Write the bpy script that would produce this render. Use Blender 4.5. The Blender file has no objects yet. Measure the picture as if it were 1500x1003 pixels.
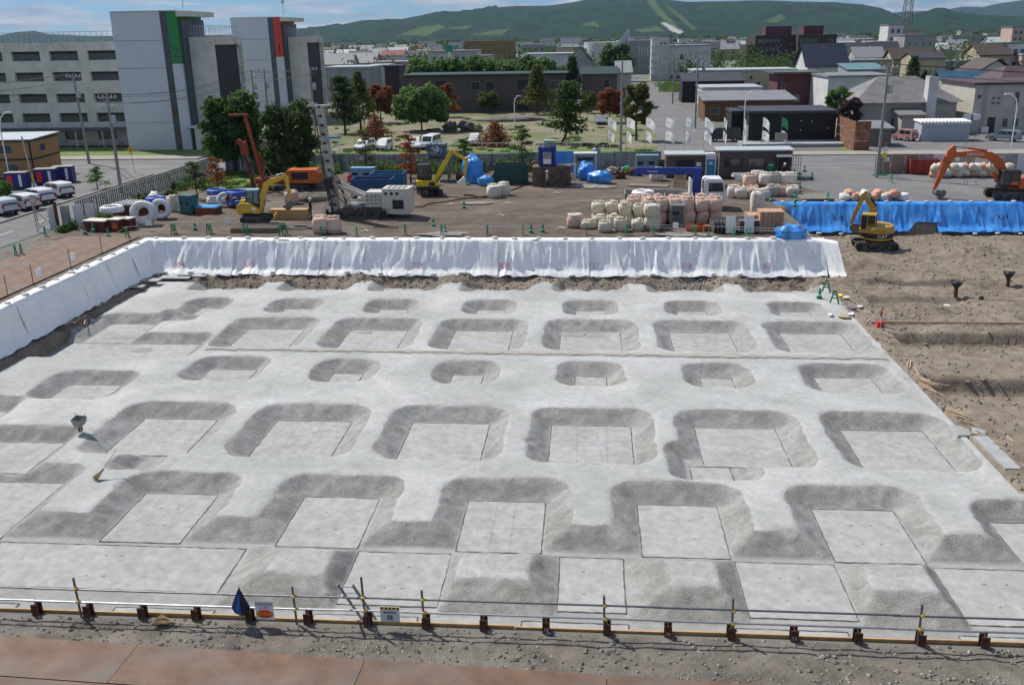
import bpy, math, random
import numpy as np
from mathutils import Vector, Matrix, noise as mn
rnd = random.Random(7)
SC = bpy.context.scene
COL = SC.collection
R_ = math.radians
# ------------------------------------------------------------------ camera
FPX, CX, CY, CAMH = 1342.0, 750.0, 501.5, 15.0
def _cam(yaw, pitch, roll):
    y, p, r = R_(yaw), R_(pitch), R_(roll)
    f = Vector((-math.sin(y)*math.cos(p), math.cos(y)*math.cos(p), -math.sin(p)))
    rt = Vector((math.cos(y), math.sin(y), 0)); up = rt.cross(f)
    return f, rt*math.cos(r)-up*math.sin(r), up*math.cos(r)+rt*math.sin(r)
CF, CR, CU = _cam(4.9, 18.4, 1.0)
cd = bpy.data.cameras.new('camera'); cam = bpy.data.objects.new('camera', cd); COL.objects.link(cam)
cd.sensor_fit = 'HORIZONTAL'; cd.sensor_width = 36; cd.lens = 36*FPX/1500; cd.clip_start = .5; cd.clip_end = 40000
mw = Matrix((CR, CU, -CF)).transposed().to_4x4(); mw.translation = (0, 0, CAMH); cam.matrix_world = mw
SC.camera = cam
def G(px, py, z=0.0):
    """photo pixel -> point on the level z (a thing's foot)"""
    d = CF+CR*((px-CX)/FPX)+CU*((CY-py)/FPX); t = (z-CAMH)/d.z
    return Vector((d.x*t, d.y*t, z))
def atY(px, py, Y):
    d = CF+CR*((px-CX)/FPX)+CU*((CY-py)/FPX); t = Y/d.y
    return Vector((d.x*t, Y, CAMH+d.z*t))
def atX(px, py, X):
    d = CF+CR*((px-CX)/FPX)+CU*((CY-py)/FPX); t = X/d.x
    return Vector((X, d.y*t, CAMH+d.z*t))
def HZ(px, py, Y): return atY(px, py, Y).z
# ------------------------------------------------------------------ sky, sun, exposure
SUNV = Vector((.66, -.50, -1.0)).normalized()          # the way the light travels
W = bpy.data.worlds.new('World'); SC.world = W; W.use_nodes = True
nt = W.node_tree; nt.nodes.clear()
def N(t, typ, **kw):
    n = t.nodes.new(typ)
    for k, v in kw.items():
        if k.startswith('i_'):
            key = k[2:]; n.inputs[int(key) if key.isdigit() else key].default_value = v
        else: setattr(n, k, v)
    return n
sky = N(nt, 'ShaderNodeTexSky', sky_type='NISHITA', sun_disc=False, sun_elevation=math.asin(-SUNV.z),
        sun_rotation=math.atan2(-SUNV.x, -SUNV.y), air_density=1.0, dust_density=.15, ozone_density=1.2, altitude=60)
tc = N(nt, 'ShaderNodeTexCoord'); sx = N(nt, 'ShaderNodeSeparateXYZ'); nt.links.new(tc.outputs['Generated'], sx.inputs[0])
ad = N(nt, 'ShaderNodeMath', operation='ADD', i_1=.13); nt.links.new(sx.outputs[2], ad.inputs[0])
mx_ = N(nt, 'ShaderNodeMath', operation='MAXIMUM', i_1=.05); nt.links.new(ad.outputs[0], mx_.inputs[0])
dx = N(nt, 'ShaderNodeMath', operation='DIVIDE'); dy = N(nt, 'ShaderNodeMath', operation='DIVIDE')
nt.links.new(sx.outputs[0], dx.inputs[0]); nt.links.new(mx_.outputs[0], dx.inputs[1])
nt.links.new(sx.outputs[1], dy.inputs[0]); nt.links.new(mx_.outputs[0], dy.inputs[1])
cb = N(nt, 'ShaderNodeCombineXYZ'); nt.links.new(dx.outputs[0], cb.inputs[0]); nt.links.new(dy.outputs[0], cb.inputs[1])
n1 = N(nt, 'ShaderNodeTexNoise', i_Scale=1.7, i_Detail=9.0, i_Roughness=.58, i_Distortion=.3); nt.links.new(cb.outputs[0], n1.inputs['Vector'])
r1 = N(nt, 'ShaderNodeValToRGB'); r1.color_ramp.elements[0].position = .44; r1.color_ramp.elements[1].position = .56
nt.links.new(n1.outputs['Fac'], r1.inputs[0])
n2 = N(nt, 'ShaderNodeTexNoise', i_Scale=2.6, i_Detail=6.0, i_Roughness=.6); nt.links.new(cb.outputs[0], n2.inputs['Vector'])
r2 = N(nt, 'ShaderNodeValToRGB'); r2.color_ramp.elements[0].position = .3; r2.color_ramp.elements[1].position = .68
r2.color_ramp.elements[0].color = (3.4, 4.6, 6.2, 1); r2.color_ramp.elements[1].color = (9.2, 9.5, 9.9, 1)
nt.links.new(n2.outputs['Fac'], r2.inputs[0])
tint = N(nt, 'ShaderNodeMixRGB', blend_type='MULTIPLY', i_0=1.0); tint.inputs[2].default_value = (.44, .74, 1.22, 1); nt.links.new(sky.outputs[0], tint.inputs[1])
mxc = N(nt, 'ShaderNodeMixRGB'); nt.links.new(r1.outputs[0], mxc.inputs[0]); nt.links.new(tint.outputs[0], mxc.inputs[1]); nt.links.new(r2.outputs[0], mxc.inputs[2])
bg = N(nt, 'ShaderNodeBackground', i_Strength=.07); nt.links.new(mxc.outputs[0], bg.inputs[0])
wo = N(nt, 'ShaderNodeOutputWorld'); nt.links.new(bg.outputs[0], wo.inputs[0])
sl = bpy.data.lights.new('sun', 'SUN'); sl.energy = 5.0; sl.angle = R_(.5); sl.color = (1, .955, .89)
so = bpy.data.objects.new('sun', sl); COL.objects.link(so); so.rotation_euler = SUNV.to_track_quat('-Z', 'Y').to_euler(); so.location = (-60, 60, 90)
SC.view_settings.view_transform = 'Standard'; SC.view_settings.look = 'None'; SC.view_settings.gamma = 1
SC.view_settings.exposure = 0.0; SC.view_settings.use_curve_mapping = False
SC.render.engine = 'CYCLES'
try:
    SC.cycles.max_bounces = 5; SC.cycles.diffuse_bounces = 3; SC.cycles.glossy_bounces = 2; SC.cycles.transmission_bounces = 3
    SC.cycles.volume_bounces = 0; SC.cycles.transparent_max_bounces = 6
except Exception: pass
# ------------------------------------------------------------------ materials
MATS = {}
def mat(name, c, rough=.75, var=.12, sc=2.0, bump=0.0, metal=0.0, c2=None, mixsc=.6, lo=.45, hi=.62, spec=.4, det=5.0, bsc=None):
    """colour with noise variation, and a second colour in worn patches"""
    if name in MATS: return MATS[name]
    m = bpy.data.materials.new(name); MATS[name] = m; m.use_nodes = True; t = m.node_tree
    b = t.nodes['Principled BSDF']; b.inputs['Roughness'].default_value = rough; b.inputs['Metallic'].default_value = metal
    b.inputs['Specular IOR Level'].default_value = spec
    tc = N(t, 'ShaderNodeTexCoord'); no = N(t, 'ShaderNodeTexNoise', i_Scale=sc, i_Detail=det, i_Roughness=.6); t.links.new(tc.outputs['Object'], no.inputs['Vector'])
    rp = N(t, 'ShaderNodeValToRGB'); rp.color_ramp.elements[0].position = .3; rp.color_ramp.elements[1].position = .7
    rp.color_ramp.elements[0].color = tuple(max(0, x*(1-var)) for x in c)+(1,); rp.color_ramp.elements[1].color = tuple(min(1, x*(1+var)) for x in c)+(1,)
    t.links.new(no.outputs['Fac'], rp.inputs[0]); out = rp.outputs[0]
    if c2:
        n2 = N(t, 'ShaderNodeTexNoise', i_Scale=mixsc, i_Detail=7.0, i_Roughness=.65); t.links.new(tc.outputs['Object'], n2.inputs['Vector'])
        r2 = N(t, 'ShaderNodeValToRGB'); r2.color_ramp.elements[0].position = lo; r2.color_ramp.elements[1].position = hi
        t.links.new(n2.outputs['Fac'], r2.inputs[0])
        mx = N(t, 'ShaderNodeMixRGB'); t.links.new(r2.outputs[0], mx.inputs[0]); t.links.new(out, mx.inputs[1])
        n3 = N(t, 'ShaderNodeMixRGB', blend_type='MULTIPLY', i_0=.5); n3.inputs[1].default_value = tuple(c2)+(1,); t.links.new(no.outputs['Fac'], n3.inputs[2]); 
        n4 = N(t, 'ShaderNodeMixRGB', blend_type='MULTIPLY', i_0=1.0); n4.inputs[2].default_value = (1.3, 1.3, 1.3, 1); t.links.new(n3.outputs[0], n4.inputs[1])
        t.links.new(n4.outputs[0], mx.inputs[2]); out = mx.outputs[0]
    t.links.new(out, b.inputs['Base Color'])
    if bump:
        nb = N(t, 'ShaderNodeTexNoise', i_Scale=bsc or sc*4, i_Detail=6.0, i_Roughness=.65); t.links.new(tc.outputs['Object'], nb.inputs['Vector'])
        bp = N(t, 'ShaderNodeBump', i_Strength=bump, i_Distance=.05); t.links.new(nb.outputs['Fac'], bp.inputs['Height']); t.links.new(bp.outputs[0], b.inputs['Normal'])
    return m
def flat(name, c, rough=.5, metal=0.0): return mat(name, c, rough, .07, 4.0, 0, metal)
def glassm(name, c=(.02, .03, .04), rough=.08):
    m = mat(name, c, rough, .1, .5, spec=.8); return m
# ------------------------------------------------------------------ mesh builder
class M:
    def __init__(s): s.v = []; s.f = []
    def add(s, vs, fs):
        b = len(s.v); s.v += [tuple(v) for v in vs]; s.f += [tuple(i+b for i in f) for f in fs]; return s
    BF = [(0,3,2,1),(4,5,6,7),(0,1,5,4),(1,2,6,5),(2,3,7,6),(3,0,4,7)]
    def box(s, c, d, rz=0.0, rx=0.0, ry=0.0, tx=1.0, ty=1.0):
        """centre, size; tx, ty shrink the top"""
        x, y, z = d[0]/2, d[1]/2, d[2]/2
        vs = [(-x,-y,-z),(x,-y,-z),(x,y,-z),(-x,y,-z),(-x*tx,-y*ty,z),(x*tx,-y*ty,z),(x*tx,y*ty,z),(-x*tx,y*ty,z)]
        if rz or rx or ry:
            q = Matrix.Rotation(rz, 3, 'Z') @ Matrix.Rotation(ry, 3, 'Y') @ Matrix.Rotation(rx, 3, 'X')
            vs = [q @ Vector(v) for v in vs]
        return s.add([(v[0]+c[0], v[1]+c[1], v[2]+c[2]) for v in vs], M.BF)
    def bx(s, x0, x1, y0, y1, z0, z1): return s.box(((x0+x1)/2, (y0+y1)/2, (z0+z1)/2), (x1-x0, y1-y0, z1-z0))
    def frame(s, a, b):
        a, b = Vector(a), Vector(b); d = (b-a).normalized(); h = Vector((0,0,1)) if abs(d.z) < .95 else Vector((0,1,0))
        u = d.cross(h).normalized(); return a, b, u, u.cross(d).normalized()
    def bar(s, a, b, w, h=None, w2=None, h2=None):
        h = h or w; w2 = w2 or w; h2 = h2 or h; a, b, u, v = s.frame(a, b); vs = []
        for p, ww, hh in ((a, w, h), (b, w2, h2)):
            vs += [p-u*ww/2-v*hh/2, p+u*ww/2-v*hh/2, p+u*ww/2+v*hh/2, p-u*ww/2+v*hh/2]
        return s.add(vs, [(0,1,2,3),(7,6,5,4),(0,4,5,1),(1,5,6,2),(2,6,7,3),(3,7,4,0)])
    def cyl(s, a, b, r, r2=None, n=8):
        r2 = r if r2 is None else r2; a, b, u, v = s.frame(a, b); vs = []
        for p, q in ((a, r), (b, r2)):
            vs += [p+(u*math.cos(2*math.pi*i/n)+v*math.sin(2*math.pi*i/n))*q for i in range(n)]
        return s.add(vs, [tuple(range(n-1,-1,-1)), tuple(range(n,2*n))]+[(i,(i+1)%n,n+(i+1)%n,n+i) for i in range(n)])
    def tube(s, pts, r, n=5):
        for a, b in zip(pts, pts[1:]): s.cyl(a, b, r if not callable(r) else r(), None, n)
        return s
    def prism(s, poly, ax, a, b):
        """polygon extruded along ax from a to b; the polygon is given in the two other axes in order"""
        n = len(poly); vs = []
        for t in (a, b):
            for p, q in poly: vs.append((t,p,q) if ax == 'x' else (p,t,q) if ax == 'y' else (p,q,t))
        return s.add(vs, [tuple(range(n)), tuple(range(2*n-1,n-1,-1))]+[(i,n+i,n+(i+1)%n,(i+1)%n) for i in range(n)])
    def lathe(s, prof, c=(0,0,0), n=10):
        vs = []; k = len(prof)
        for r, z in prof: vs += [(c[0]+r*math.cos(2*math.pi*i/n), c[1]+r*math.sin(2*math.pi*i/n), c[2]+z) for i in range(n)]
        fs = [(j*n+i, j*n+(i+1)%n, (j+1)*n+(i+1)%n, (j+1)*n+i) for j in range(k-1) for i in range(n)]
        fs += [tuple(range(n-1,-1,-1)), tuple(range((k-1)*n, k*n))]; return s.add(vs, fs)
    def torus(s, c, R, r, n=20, k=7, ax='z', sq=1.0, amp=0.0, seed=0):
        vs = []
        for i in range(n):
            a = 2*math.pi*i/n
            for j in range(k):
                b = 2*math.pi*j/k; q = r*(1+amp*mn.noise((i*.9+seed, j*.8, seed)))
                p = ((R+q*math.cos(b))*math.cos(a), (R+q*math.cos(b))*math.sin(a), q*math.sin(b)*sq)
                if ax == 'y': p = (p[0], p[2], p[1])
                if ax == 'x': p = (p[2], p[0], p[1])
                vs.append((p[0]+c[0], p[1]+c[1], p[2]+c[2]))
        return s.add(vs, [(i*k+j, ((i+1)%n)*k+j, ((i+1)%n)*k+(j+1)%k, i*k+(j+1)%k) for i in range(n) for j in range(k)])
    def blob(s, c, d, seed=0, amp=.2, nu=10, nv=7, p=1.0, fr=1.6):
        """uneven rounded lump; p < 1 squarer"""
        vs = []
        f = lambda t: math.copysign(abs(t)**p, t)
        for j in range(nv+1):
            th = math.pi*j/nv
            for i in range(nu):
                ph = 2*math.pi*i/nu
                v = Vector((f(math.sin(th))*f(math.cos(ph)), f(math.sin(th))*f(math.sin(ph)), f(math.cos(th))))
                k = 1+amp*mn.noise(v*fr+Vector((seed*3.1, seed*1.7, 0)))
                vs.append((c[0]+v.x*d[0]/2*k, c[1]+v.y*d[1]/2*k, c[2]+v.z*d[2]/2*k))
        return s.add(vs, [(j*nu+i, (j+1)*nu+i, (j+1)*nu+(i+1)%nu, j*nu+(i+1)%nu) for j in range(nv) for i in range(nu)])
    def quad(s, a, b, c, d): return s.add([a, b, c, d], [(0,1,2,3)])
    def mesh(s, name, mt=None, smooth=False):
        me = bpy.data.meshes.new(name); me.from_pydata(s.v, [], s.f)
        if mt: me.materials.append(mt)
        if smooth: me.polygons.foreach_set('use_smooth', [True]*len(me.polygons))
        me.update(); return me
def part(name, m, mt, parent=None, smooth=False, loc=None, rz=0.0):
    me = m if isinstance(m, bpy.types.Mesh) else m.mesh(name, mt, smooth)
    o = bpy.data.objects.new(name, me); COL.objects.link(o); o.parent = parent
    if loc is not None: o.location = loc
    if rz: o.rotation_euler.z = rz
    return o
WORDS = (('left white sheets', 'white sheets by the rope fence'), ('far white sheets', 'white sheets below the yard'), ('near the far sheet edge', 'near the white sheet edge'), ('near pit edge', 'pit edge by the road plates'), ('near edge', 'gravel edge'), ('by far left bank foot', 'by corner bank foot'), ('far left bank', 'corner bank'), ('far bank', 'yard bank'), ('left bank', 'rope fence bank'), ('inside the left fence', 'inside the slat fence'), ('left fence', 'slat fence'),
         ('left street', 'side street'), ('left parking lot', 'side parking lot'), ('left lot', 'side lot'), ('running left along', 'running along'), ('far roofs on the right', 'roofs near the cream block'), ('in the far town', 'in the town below the hills'), ('far houses', 'town houses'), ('far roofs', 'town roofs'))
def tag(o, label=None, cat=None, group=None, kind=None):
    for a, b in WORDS:
        if label: label = label.replace(a, b)
    if label: o['label'] = label
    if cat: o['category'] = cat
    if group: o['group'] = group
    if kind: o['kind'] = kind
    return o
def thing(name, label, cat, loc=(0,0,0), rz=0.0, group=None):
    o = bpy.data.objects.new(name, None); COL.objects.link(o); o.location = loc; o.rotation_euler.z = rz; o.empty_display_size = .3
    return tag(o, label, cat, group)
def solo(name, m, mt, label, cat, loc=(0,0,0), rz=0.0, group=None, smooth=False):
    return tag(part(name, m, mt, None, smooth, loc, rz), label, cat, group)
def struct(name, m, mt, smooth=False): return tag(part(name, m, mt, None, smooth), kind='structure')
def dup(root, loc, rz=0.0, label=None, group=None, parent=None, scale=None):
    r = root.copy(); COL.objects.link(r); r.parent = parent
    if parent is None: r.location = loc; r.rotation_euler.z = rz
    if label: r['label'] = label
    if group: r['group'] = group
    if scale: r.scale = scale
    for ch in list(root.children): dup(ch, None, parent=r)
    return r
def np_mesh(name, X, Y, Z, mt, keep=None, smooth=True):
    """grid arrays -> mesh"""
    ny, nx = X.shape; idx = np.arange(nx*ny).reshape(ny, nx)
    q = np.stack([idx[:-1,:-1], idx[:-1,1:], idx[1:,1:], idx[1:,:-1]], -1).reshape(-1, 4)
    if keep is not None: q = q[(keep[:-1,:-1] | keep[1:,1:] | keep[:-1,1:] | keep[1:,:-1]).reshape(-1)]
    me = bpy.data.meshes.new(name); v = np.stack([X, Y, Z], -1).reshape(-1, 3)
    used = np.unique(q); rm = np.full(len(v), -1); rm[used] = np.arange(len(used)); q = rm[q]; v = v[used]
    me.vertices.add(len(v)); me.vertices.foreach_set('co', v.astype(np.float32).ravel())
    me.loops.add(q.size); me.loops.foreach_set('vertex_index', q.astype(np.int32).ravel())
    me.polygons.add(len(q)); me.polygons.foreach_set('loop_start', np.arange(0, q.size, 4, dtype=np.int32))
    me.polygons.foreach_set('loop_total', np.full(len(q), 4, dtype=np.int32))
    me.update(calc_edges=True); me.materials.append(mt)
    if smooth: me.polygons.foreach_set('use_smooth', np.ones(len(q), dtype=bool))
    return me
_rs = np.random.RandomState(3); _LAT = _rs.rand(256, 256)
def vnoise(x, y):
    xi = np.floor(x).astype(int); yi = np.floor(y).astype(int); fx = x-xi; fy = y-yi
    fx = fx*fx*(3-2*fx); fy = fy*fy*(3-2*fy); g = lambda a, b: _LAT[a % 256, b % 256]
    return (g(xi,yi)*(1-fx)+g(xi+1,yi)*fx)*(1-fy)+(g(xi,yi+1)*(1-fx)+g(xi+1,yi+1)*fx)*fy
def fbm(x, y, o=4, lac=2.1, gain=.5):
    s = 0; a = 1; t = 0
    for k in range(o): s = s+a*(vnoise(x+k*17.3, y+k*9.1)-.5); t += a; a *= gain; x = x*lac; y = y*lac
    return s/t*2
# ================================================================== GROUND AND EXCAVATION
ZT, ZL = -2.6, -3.2
YN, YFAR, XL, XR, YB = 20.75, 70.0, -35.15, 17.4, 86.2       # near edge, far bank, left bank, corner of the yard, blue bank
m_dirt = mat('yard dirt', (.118, .092, .070), .95, .35, .5, .7, c2=(.178, .153, .125), mixsc=.14, lo=.45, hi=.72, bsc=5)
m_grav = mat('gravel soil', (.145, .127, .105), .95, .4, 1.6, 1.0, c2=(.20, .18, .152), mixsc=.5, bsc=9)
m_soil = mat('excavated soil', (.19, .152, .115), .95, .38, 1.3, 1.0, c2=(.265, .222, .172), mixsc=.25, lo=.4, hi=.65, bsc=7)
m_town = mat('town ground', (.16, .16, .15), .95, .25, .06, 0, c2=(.12, .15, .07), mixsc=.018, lo=.45, hi=.6)
m_asph = mat('asphalt', (.15, .15, .15), .9, .14, .5, .2, c2=(.19, .185, .18), mixsc=.15, bsc=20)
m_conc = None
# ---- the one big ground sheet, open where the excavation is
XE = 62.0
def ring(z, holes_x, holes_y, ext, mt, name):
    xs = sorted(ext[0:2]+holes_x); ys = sorted(ext[2:4]+holes_y); g = M()
    for i in range(len(xs)-1):
        for j in range(len(ys)-1):
            cx, cy = (xs[i]+xs[i+1])/2, (ys[j]+ys[j+1])/2
            if XL < cx < XE and YN < cy < (YFAR if cx < XR else YB): continue
            g.quad((xs[i],ys[j],z), (xs[i+1],ys[j],z), (xs[i+1],ys[j+1],z), (xs[i],ys[j+1],z))
    return struct(name, g, mt)
ring(-.03, [XL, XR, XE], [YN, YFAR, YB], [-6900.0, 6900.0, -50.0, 9500.0], m_town, 'ground')
# ---- concrete blinding: a trowelled upper level with sloped recesses down to a lower level
def concrete_mat(name, base, dark):
    m = bpy.data.materials.new(name); m.use_nodes = True; t = m.node_tree; b = t.nodes['Principled BSDF']
    b.inputs['Roughness'].default_value = .9; b.inputs['Specular IOR Level'].default_value = .25
    tc = N(t, 'ShaderNodeTexCoord')
    def noise(sc, det=6, rough=.6, dist=0.0, vec=None):
        n = N(t, 'ShaderNodeTexNoise', i_Scale=sc, i_Detail=det, i_Roughness=rough, i_Distortion=dist); t.links.new(vec or tc.outputs['Object'], n.inputs['Vector']); return n.outputs['Fac']
    def ramp(f, a, b_, ca, cb_):
        r = N(t, 'ShaderNodeValToRGB'); r.color_ramp.elements[0].position = a; r.color_ramp.elements[1].position = b_
        r.color_ramp.elements[0].color = ca+(1,) if len(ca) == 3 else ca; r.color_ramp.elements[1].color = cb_+(1,) if len(cb_) == 3 else cb_
        t.links.new(f, r.inputs[0]); return r.outputs[0]
    def mul(a, b_, f=1.0):
        x = N(t, 'ShaderNodeMixRGB', blend_type='MULTIPLY', i_0=f); t.links.new(a, x.inputs[1]); t.links.new(b_, x.inputs[2]); return x.outputs[0]
    def mix(f, a, b_):
        x = N(t, 'ShaderNodeMixRGB'); t.links.new(f, x.inputs[0]); t.links.new(a, x.inputs[1]); t.links.new(b_, x.inputs[2]); return x.outputs[0]
    k = lambda c, q: tuple(v*q for v in c)
    flatc = ramp(noise(.45, 8, .62, .6), .3, .7, k(base, .86), k(base, 1.1))
    # trowel sweeps: thin arcs from a distorted wave
    mp = N(t, 'ShaderNodeMapping'); mp.inputs['Scale'].default_value = (.35, 1.0, 1.0); t.links.new(tc.outputs['Object'], mp.inputs[0])
    wv = N(t, 'ShaderNodeTexWave', wave_type='RINGS', i_Scale=.55, i_Distortion=9.0, i_Detail=2.0); wv.inputs['Detail Scale'].default_value = .6; t.links.new(mp.outputs[0], wv.inputs['Vector'])
    flatc = mul(flatc, ramp(wv.outputs['Fac'], .0, .5, (.975, .975, .975), (1, 1, 1)))
    vc = N(t, 'ShaderNodeTexVoronoi', i_Scale=.42); t.links.new(tc.outputs['Object'], vc.inputs['Vector'])
    ds = N(t, 'ShaderNodeVectorMath', operation='DISTANCE'); t.links.new(tc.outputs['Object'], ds.inputs[0]); t.links.new(vc.outputs['Position'], ds.inputs[1])
    dn_ = N(t, 'ShaderNodeMath', operation='MULTIPLY_ADD', i_1=15.0); t.links.new(ds.outputs['Value'], dn_.inputs[0]); t.links.new(noise(.8, 3), dn_.inputs[2])
    sn = N(t, 'ShaderNodeMath', operation='SINE'); t.links.new(dn_.outputs[0], sn.inputs[0])
    flatc = mul(flatc, ramp(sn.outputs[0], .0, 1.0, (.955, .955, .955), (1.01, 1.01, 1.01)))
    flatc = mul(flatc, ramp(noise(1.5, 8, .72, .5), .32, .66, (.89, .89, .885), (1.03, 1.03, 1.03)))
    flatc = mul(flatc, ramp(noise(.16, 5, .55, .8), .40, .64, (.84, .845, .84), (1.05, 1.05, 1.05)))
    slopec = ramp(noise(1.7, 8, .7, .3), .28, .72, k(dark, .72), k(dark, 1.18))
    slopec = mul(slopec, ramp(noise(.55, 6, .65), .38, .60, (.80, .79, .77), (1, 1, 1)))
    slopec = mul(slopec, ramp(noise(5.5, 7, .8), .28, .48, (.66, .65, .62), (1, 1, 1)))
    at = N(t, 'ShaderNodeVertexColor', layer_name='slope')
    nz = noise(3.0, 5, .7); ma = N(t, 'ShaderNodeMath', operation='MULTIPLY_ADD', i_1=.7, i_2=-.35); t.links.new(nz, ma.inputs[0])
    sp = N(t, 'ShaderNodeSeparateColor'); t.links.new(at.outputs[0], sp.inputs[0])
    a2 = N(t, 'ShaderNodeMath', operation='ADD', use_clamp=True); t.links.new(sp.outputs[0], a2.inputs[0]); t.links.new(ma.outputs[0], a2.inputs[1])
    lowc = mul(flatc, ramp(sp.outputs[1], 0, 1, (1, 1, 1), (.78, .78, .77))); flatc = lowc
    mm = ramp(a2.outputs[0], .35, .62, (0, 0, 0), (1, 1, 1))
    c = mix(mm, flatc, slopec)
    vo = N(t, 'ShaderNodeTexVoronoi', i_Scale=.9); vo.inputs['Randomness'].default_value = 1.0; t.links.new(tc.outputs['Object'], vo.inputs['Vector'])
    c = mul(c, ramp(noise(7.0, 4, .75), .25, .45, (.84, .83, .81), (1, 1, 1)))
    c = mul(c, ramp(noise(4.2, 9, .85), .30, .70, (.84, .838, .83), (1.10, 1.10, 1.10)))
    c = mul(c, ramp(noise(22.0, 3, .8), .32, .6, (.90, .90, .89), (1.03, 1.03, 1.03)))
    t.links.new(c, b.inputs['Base Color'])
    nb = N(t, 'ShaderNodeMath', operation='MULTIPLY'); t.links.new(noise(14.0, 6, .7), nb.inputs[0]); 
    st = N(t, 'ShaderNodeMath', operation='MULTIPLY_ADD', i_1=.75, i_2=.12); t.links.new(a2.outputs[0], st.inputs[0]); t.links.new(st.outputs[0], nb.inputs[1])
    bp = N(t, 'ShaderNodeBump', i_Strength=.9, i_Distance=.06); t.links.new(nb.outputs[0], bp.inputs['Height']); t.links.new(bp.outputs[0], b.inputs['Normal'])
    return m
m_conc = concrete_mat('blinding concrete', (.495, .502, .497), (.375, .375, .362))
XC = [.25+6.93*k for k in range(-5, 3)]                       # columns of the grid
RECS = []                                                     # top outline x0,x1,y0,y1, slope width
SLABS = []
def rec(x0, x1, y0, y1, w=1.12, r=1.25, slab=True, zl=None, marks=True):
    RECS.append((x0, x1, y0, y1, w, r))
    if slab: SLABS.append((x0+w, x1-w, y0+w, y1-w, marks))
for x in XC[1:8]:
    rec(x-2.9, x+2.9, 62.9+1.5, 70.0, 1.0, .9, True, marks=False)              # half recesses on the far edge
for i, x in enumerate(XC):
    if i > 1: rec(x-2.0, x+2.0, 58.7, 62.5, 1.0, 1.15, True, marks=False)
    if i > 1: rec(x-3.05, x+3.05, 51.3, 57.85, 1.15, 1.3, marks=False)
for i, x in enumerate(XC):
    if i == 7: rec(x-2.6, x+2.6, 45.0, 49.8, 1.05)
    elif i == 2: rec(x-2.4, x+2.4, 45.6, 49.9, 1.0)
    elif i > 2: rec(x-2.0, x+2.0, 45.6, 49.65, 1.12, 1.3)
    if i > 1: rec(x-3.05, x+3.05, 36.2, 42.75, 1.12, 1.3)
XF = [x+3.47 for x in XC]
for i, x in enumerate(XF):
    if 1 < i < 7: rec(x-2.75, x+2.75, 28.6, 34.85, 1.15, 1.3)
rec(15.0-.3, 21.0, 28.9, 33.9, .95, 1.2)
rec(-40, 21.0, 18.0, 31.1, 1.2, .5, slab=False)              # the low strip in front
for i, x in enumerate(XC):                                    # low slabs of the strip, between the mounds
    if i > 3: SLABS.append((x-(1.15 if i == 5 else 1.75), x+(1.15 if i == 5 else 1.75), 26.2, 29.55, True))
SLABS.append((-22.5, -12.75, 26.6, 29.5, True))
for i, x in enumerate(XC[2:]):
    SLABS.append((x-2.3, x+1.2, 23.2, 25.6, False))
# the irregular left-hand corner
rec(-33.4, -28.2, 52.6, 58.6, 1.0); rec(-36.0, -23.4, 49.2, 54.4, 1.0, .9); rec(-29.6, -26.2, 56.6, 59.6, .9, .8, False); rec(-28.7, -25.2, 58.6, 62.6, .95)
rec(-30.1, -24.9, 42.6, 47.2, 1.05); rec(-36.0, -29.2, 38.6, 43.2, 1.0, .8)
rec(-36.0, -24.0, 34.2, 39.5, 1.0, 1.0); rec(-36.0, -21.7, 28.0, 35.4, 1.0, 1.0)
rec(-21.2, -18.7, 34.7, 38.3, .9, .6, False)                                 # notch below the big recess
rec(3.45, 7.6, 34.9, 39.0, 1.0, .9, False); SLABS.append((4.6, 6.35, 35.95, 37.3, True))                                           # extension of a recess towards the front row
MOUNDS = []                                                   # base rectangle reaching the slabs on either side, top rectangle
for i, x in enumerate(XF):
    if 2 < i < 7:
        a = XC[i]+(1.15 if i == 5 else 1.75) if i > 3 else -12.7; b = XC[i+1]-(1.15 if i+1 == 5 else 1.75); q = .25*math.sin(i*2.1)
        MOUNDS.append((a, b, 25.75, 29.75, x-.95-q, x+1.0+q, 27.3+.2*q, 28.65))
def conc_h(x, y):
    j = fbm(x*.9, y*.9, 3)*.14+fbm(x*3.1+40, y*3.1, 2)*.05
    dep = np.zeros_like(x)
    for (x0, x1, y0, y1, w, r) in RECS:
        cx, cy, hx, hy = (x0+x1)/2, (y0+y1)/2, (x1-x0)/2-r, (y1-y0)/2-r
        qx = np.abs(x-cx)-hx; qy = np.abs(y-cy)-hy
        d = -(np.hypot(np.maximum(qx, 0), np.maximum(qy, 0))+np.minimum(np.maximum(qx, qy), 0)-r)
        s = np.clip(d/w+j*np.clip(1-d/w, 0, 1)*1.0, 0, 1)
        dep = np.maximum(dep, s)
    for (a, b, c, e, ta, tb_, tc_, te) in MOUNDS:
        d = np.maximum(np.maximum((ta-x)/(ta-a), (x-tb_)/(b-tb_)), np.maximum((tc_-y)/(tc_-c), (y-te)/(e-te)))
        d = d+j*.9*np.clip(1.2-d, 0, 1)
        dep = np.minimum(dep, np.clip(d, 0.03, 1))
    s = .75*dep+.25*dep*dep*(3-2*dep)
    fl = fbm(x*.35, y*.35, 3)*.02
    sm = np.clip(np.minimum(dep, 1-dep)*6, 0, 1)
    for (a, b, c, e, ta, tb_, tc_, te) in MOUNDS: sm = np.where((x > a) & (x < b) & (y > c) & (y < e), np.maximum(sm, .40), sm)
    z = ZT+(ZL-ZT)*s+fl*(1-dep)+sm*fbm(x*2.2, y*2.2, 3)*.07
    return z, sm
def axis(segs):
    out = []
    for a, b, st in segs: out += list(np.arange(a, b-1e-6, st))
    return np.array(out+[segs[-1][1]])
xa = axis([(-34.2, 19.0, .13)]); ya = axis([(21.2, 36, .1), (36, 52, .13), (52, 67.3, .17)])
X, Y = np.meshgrid(xa, ya)
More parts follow.
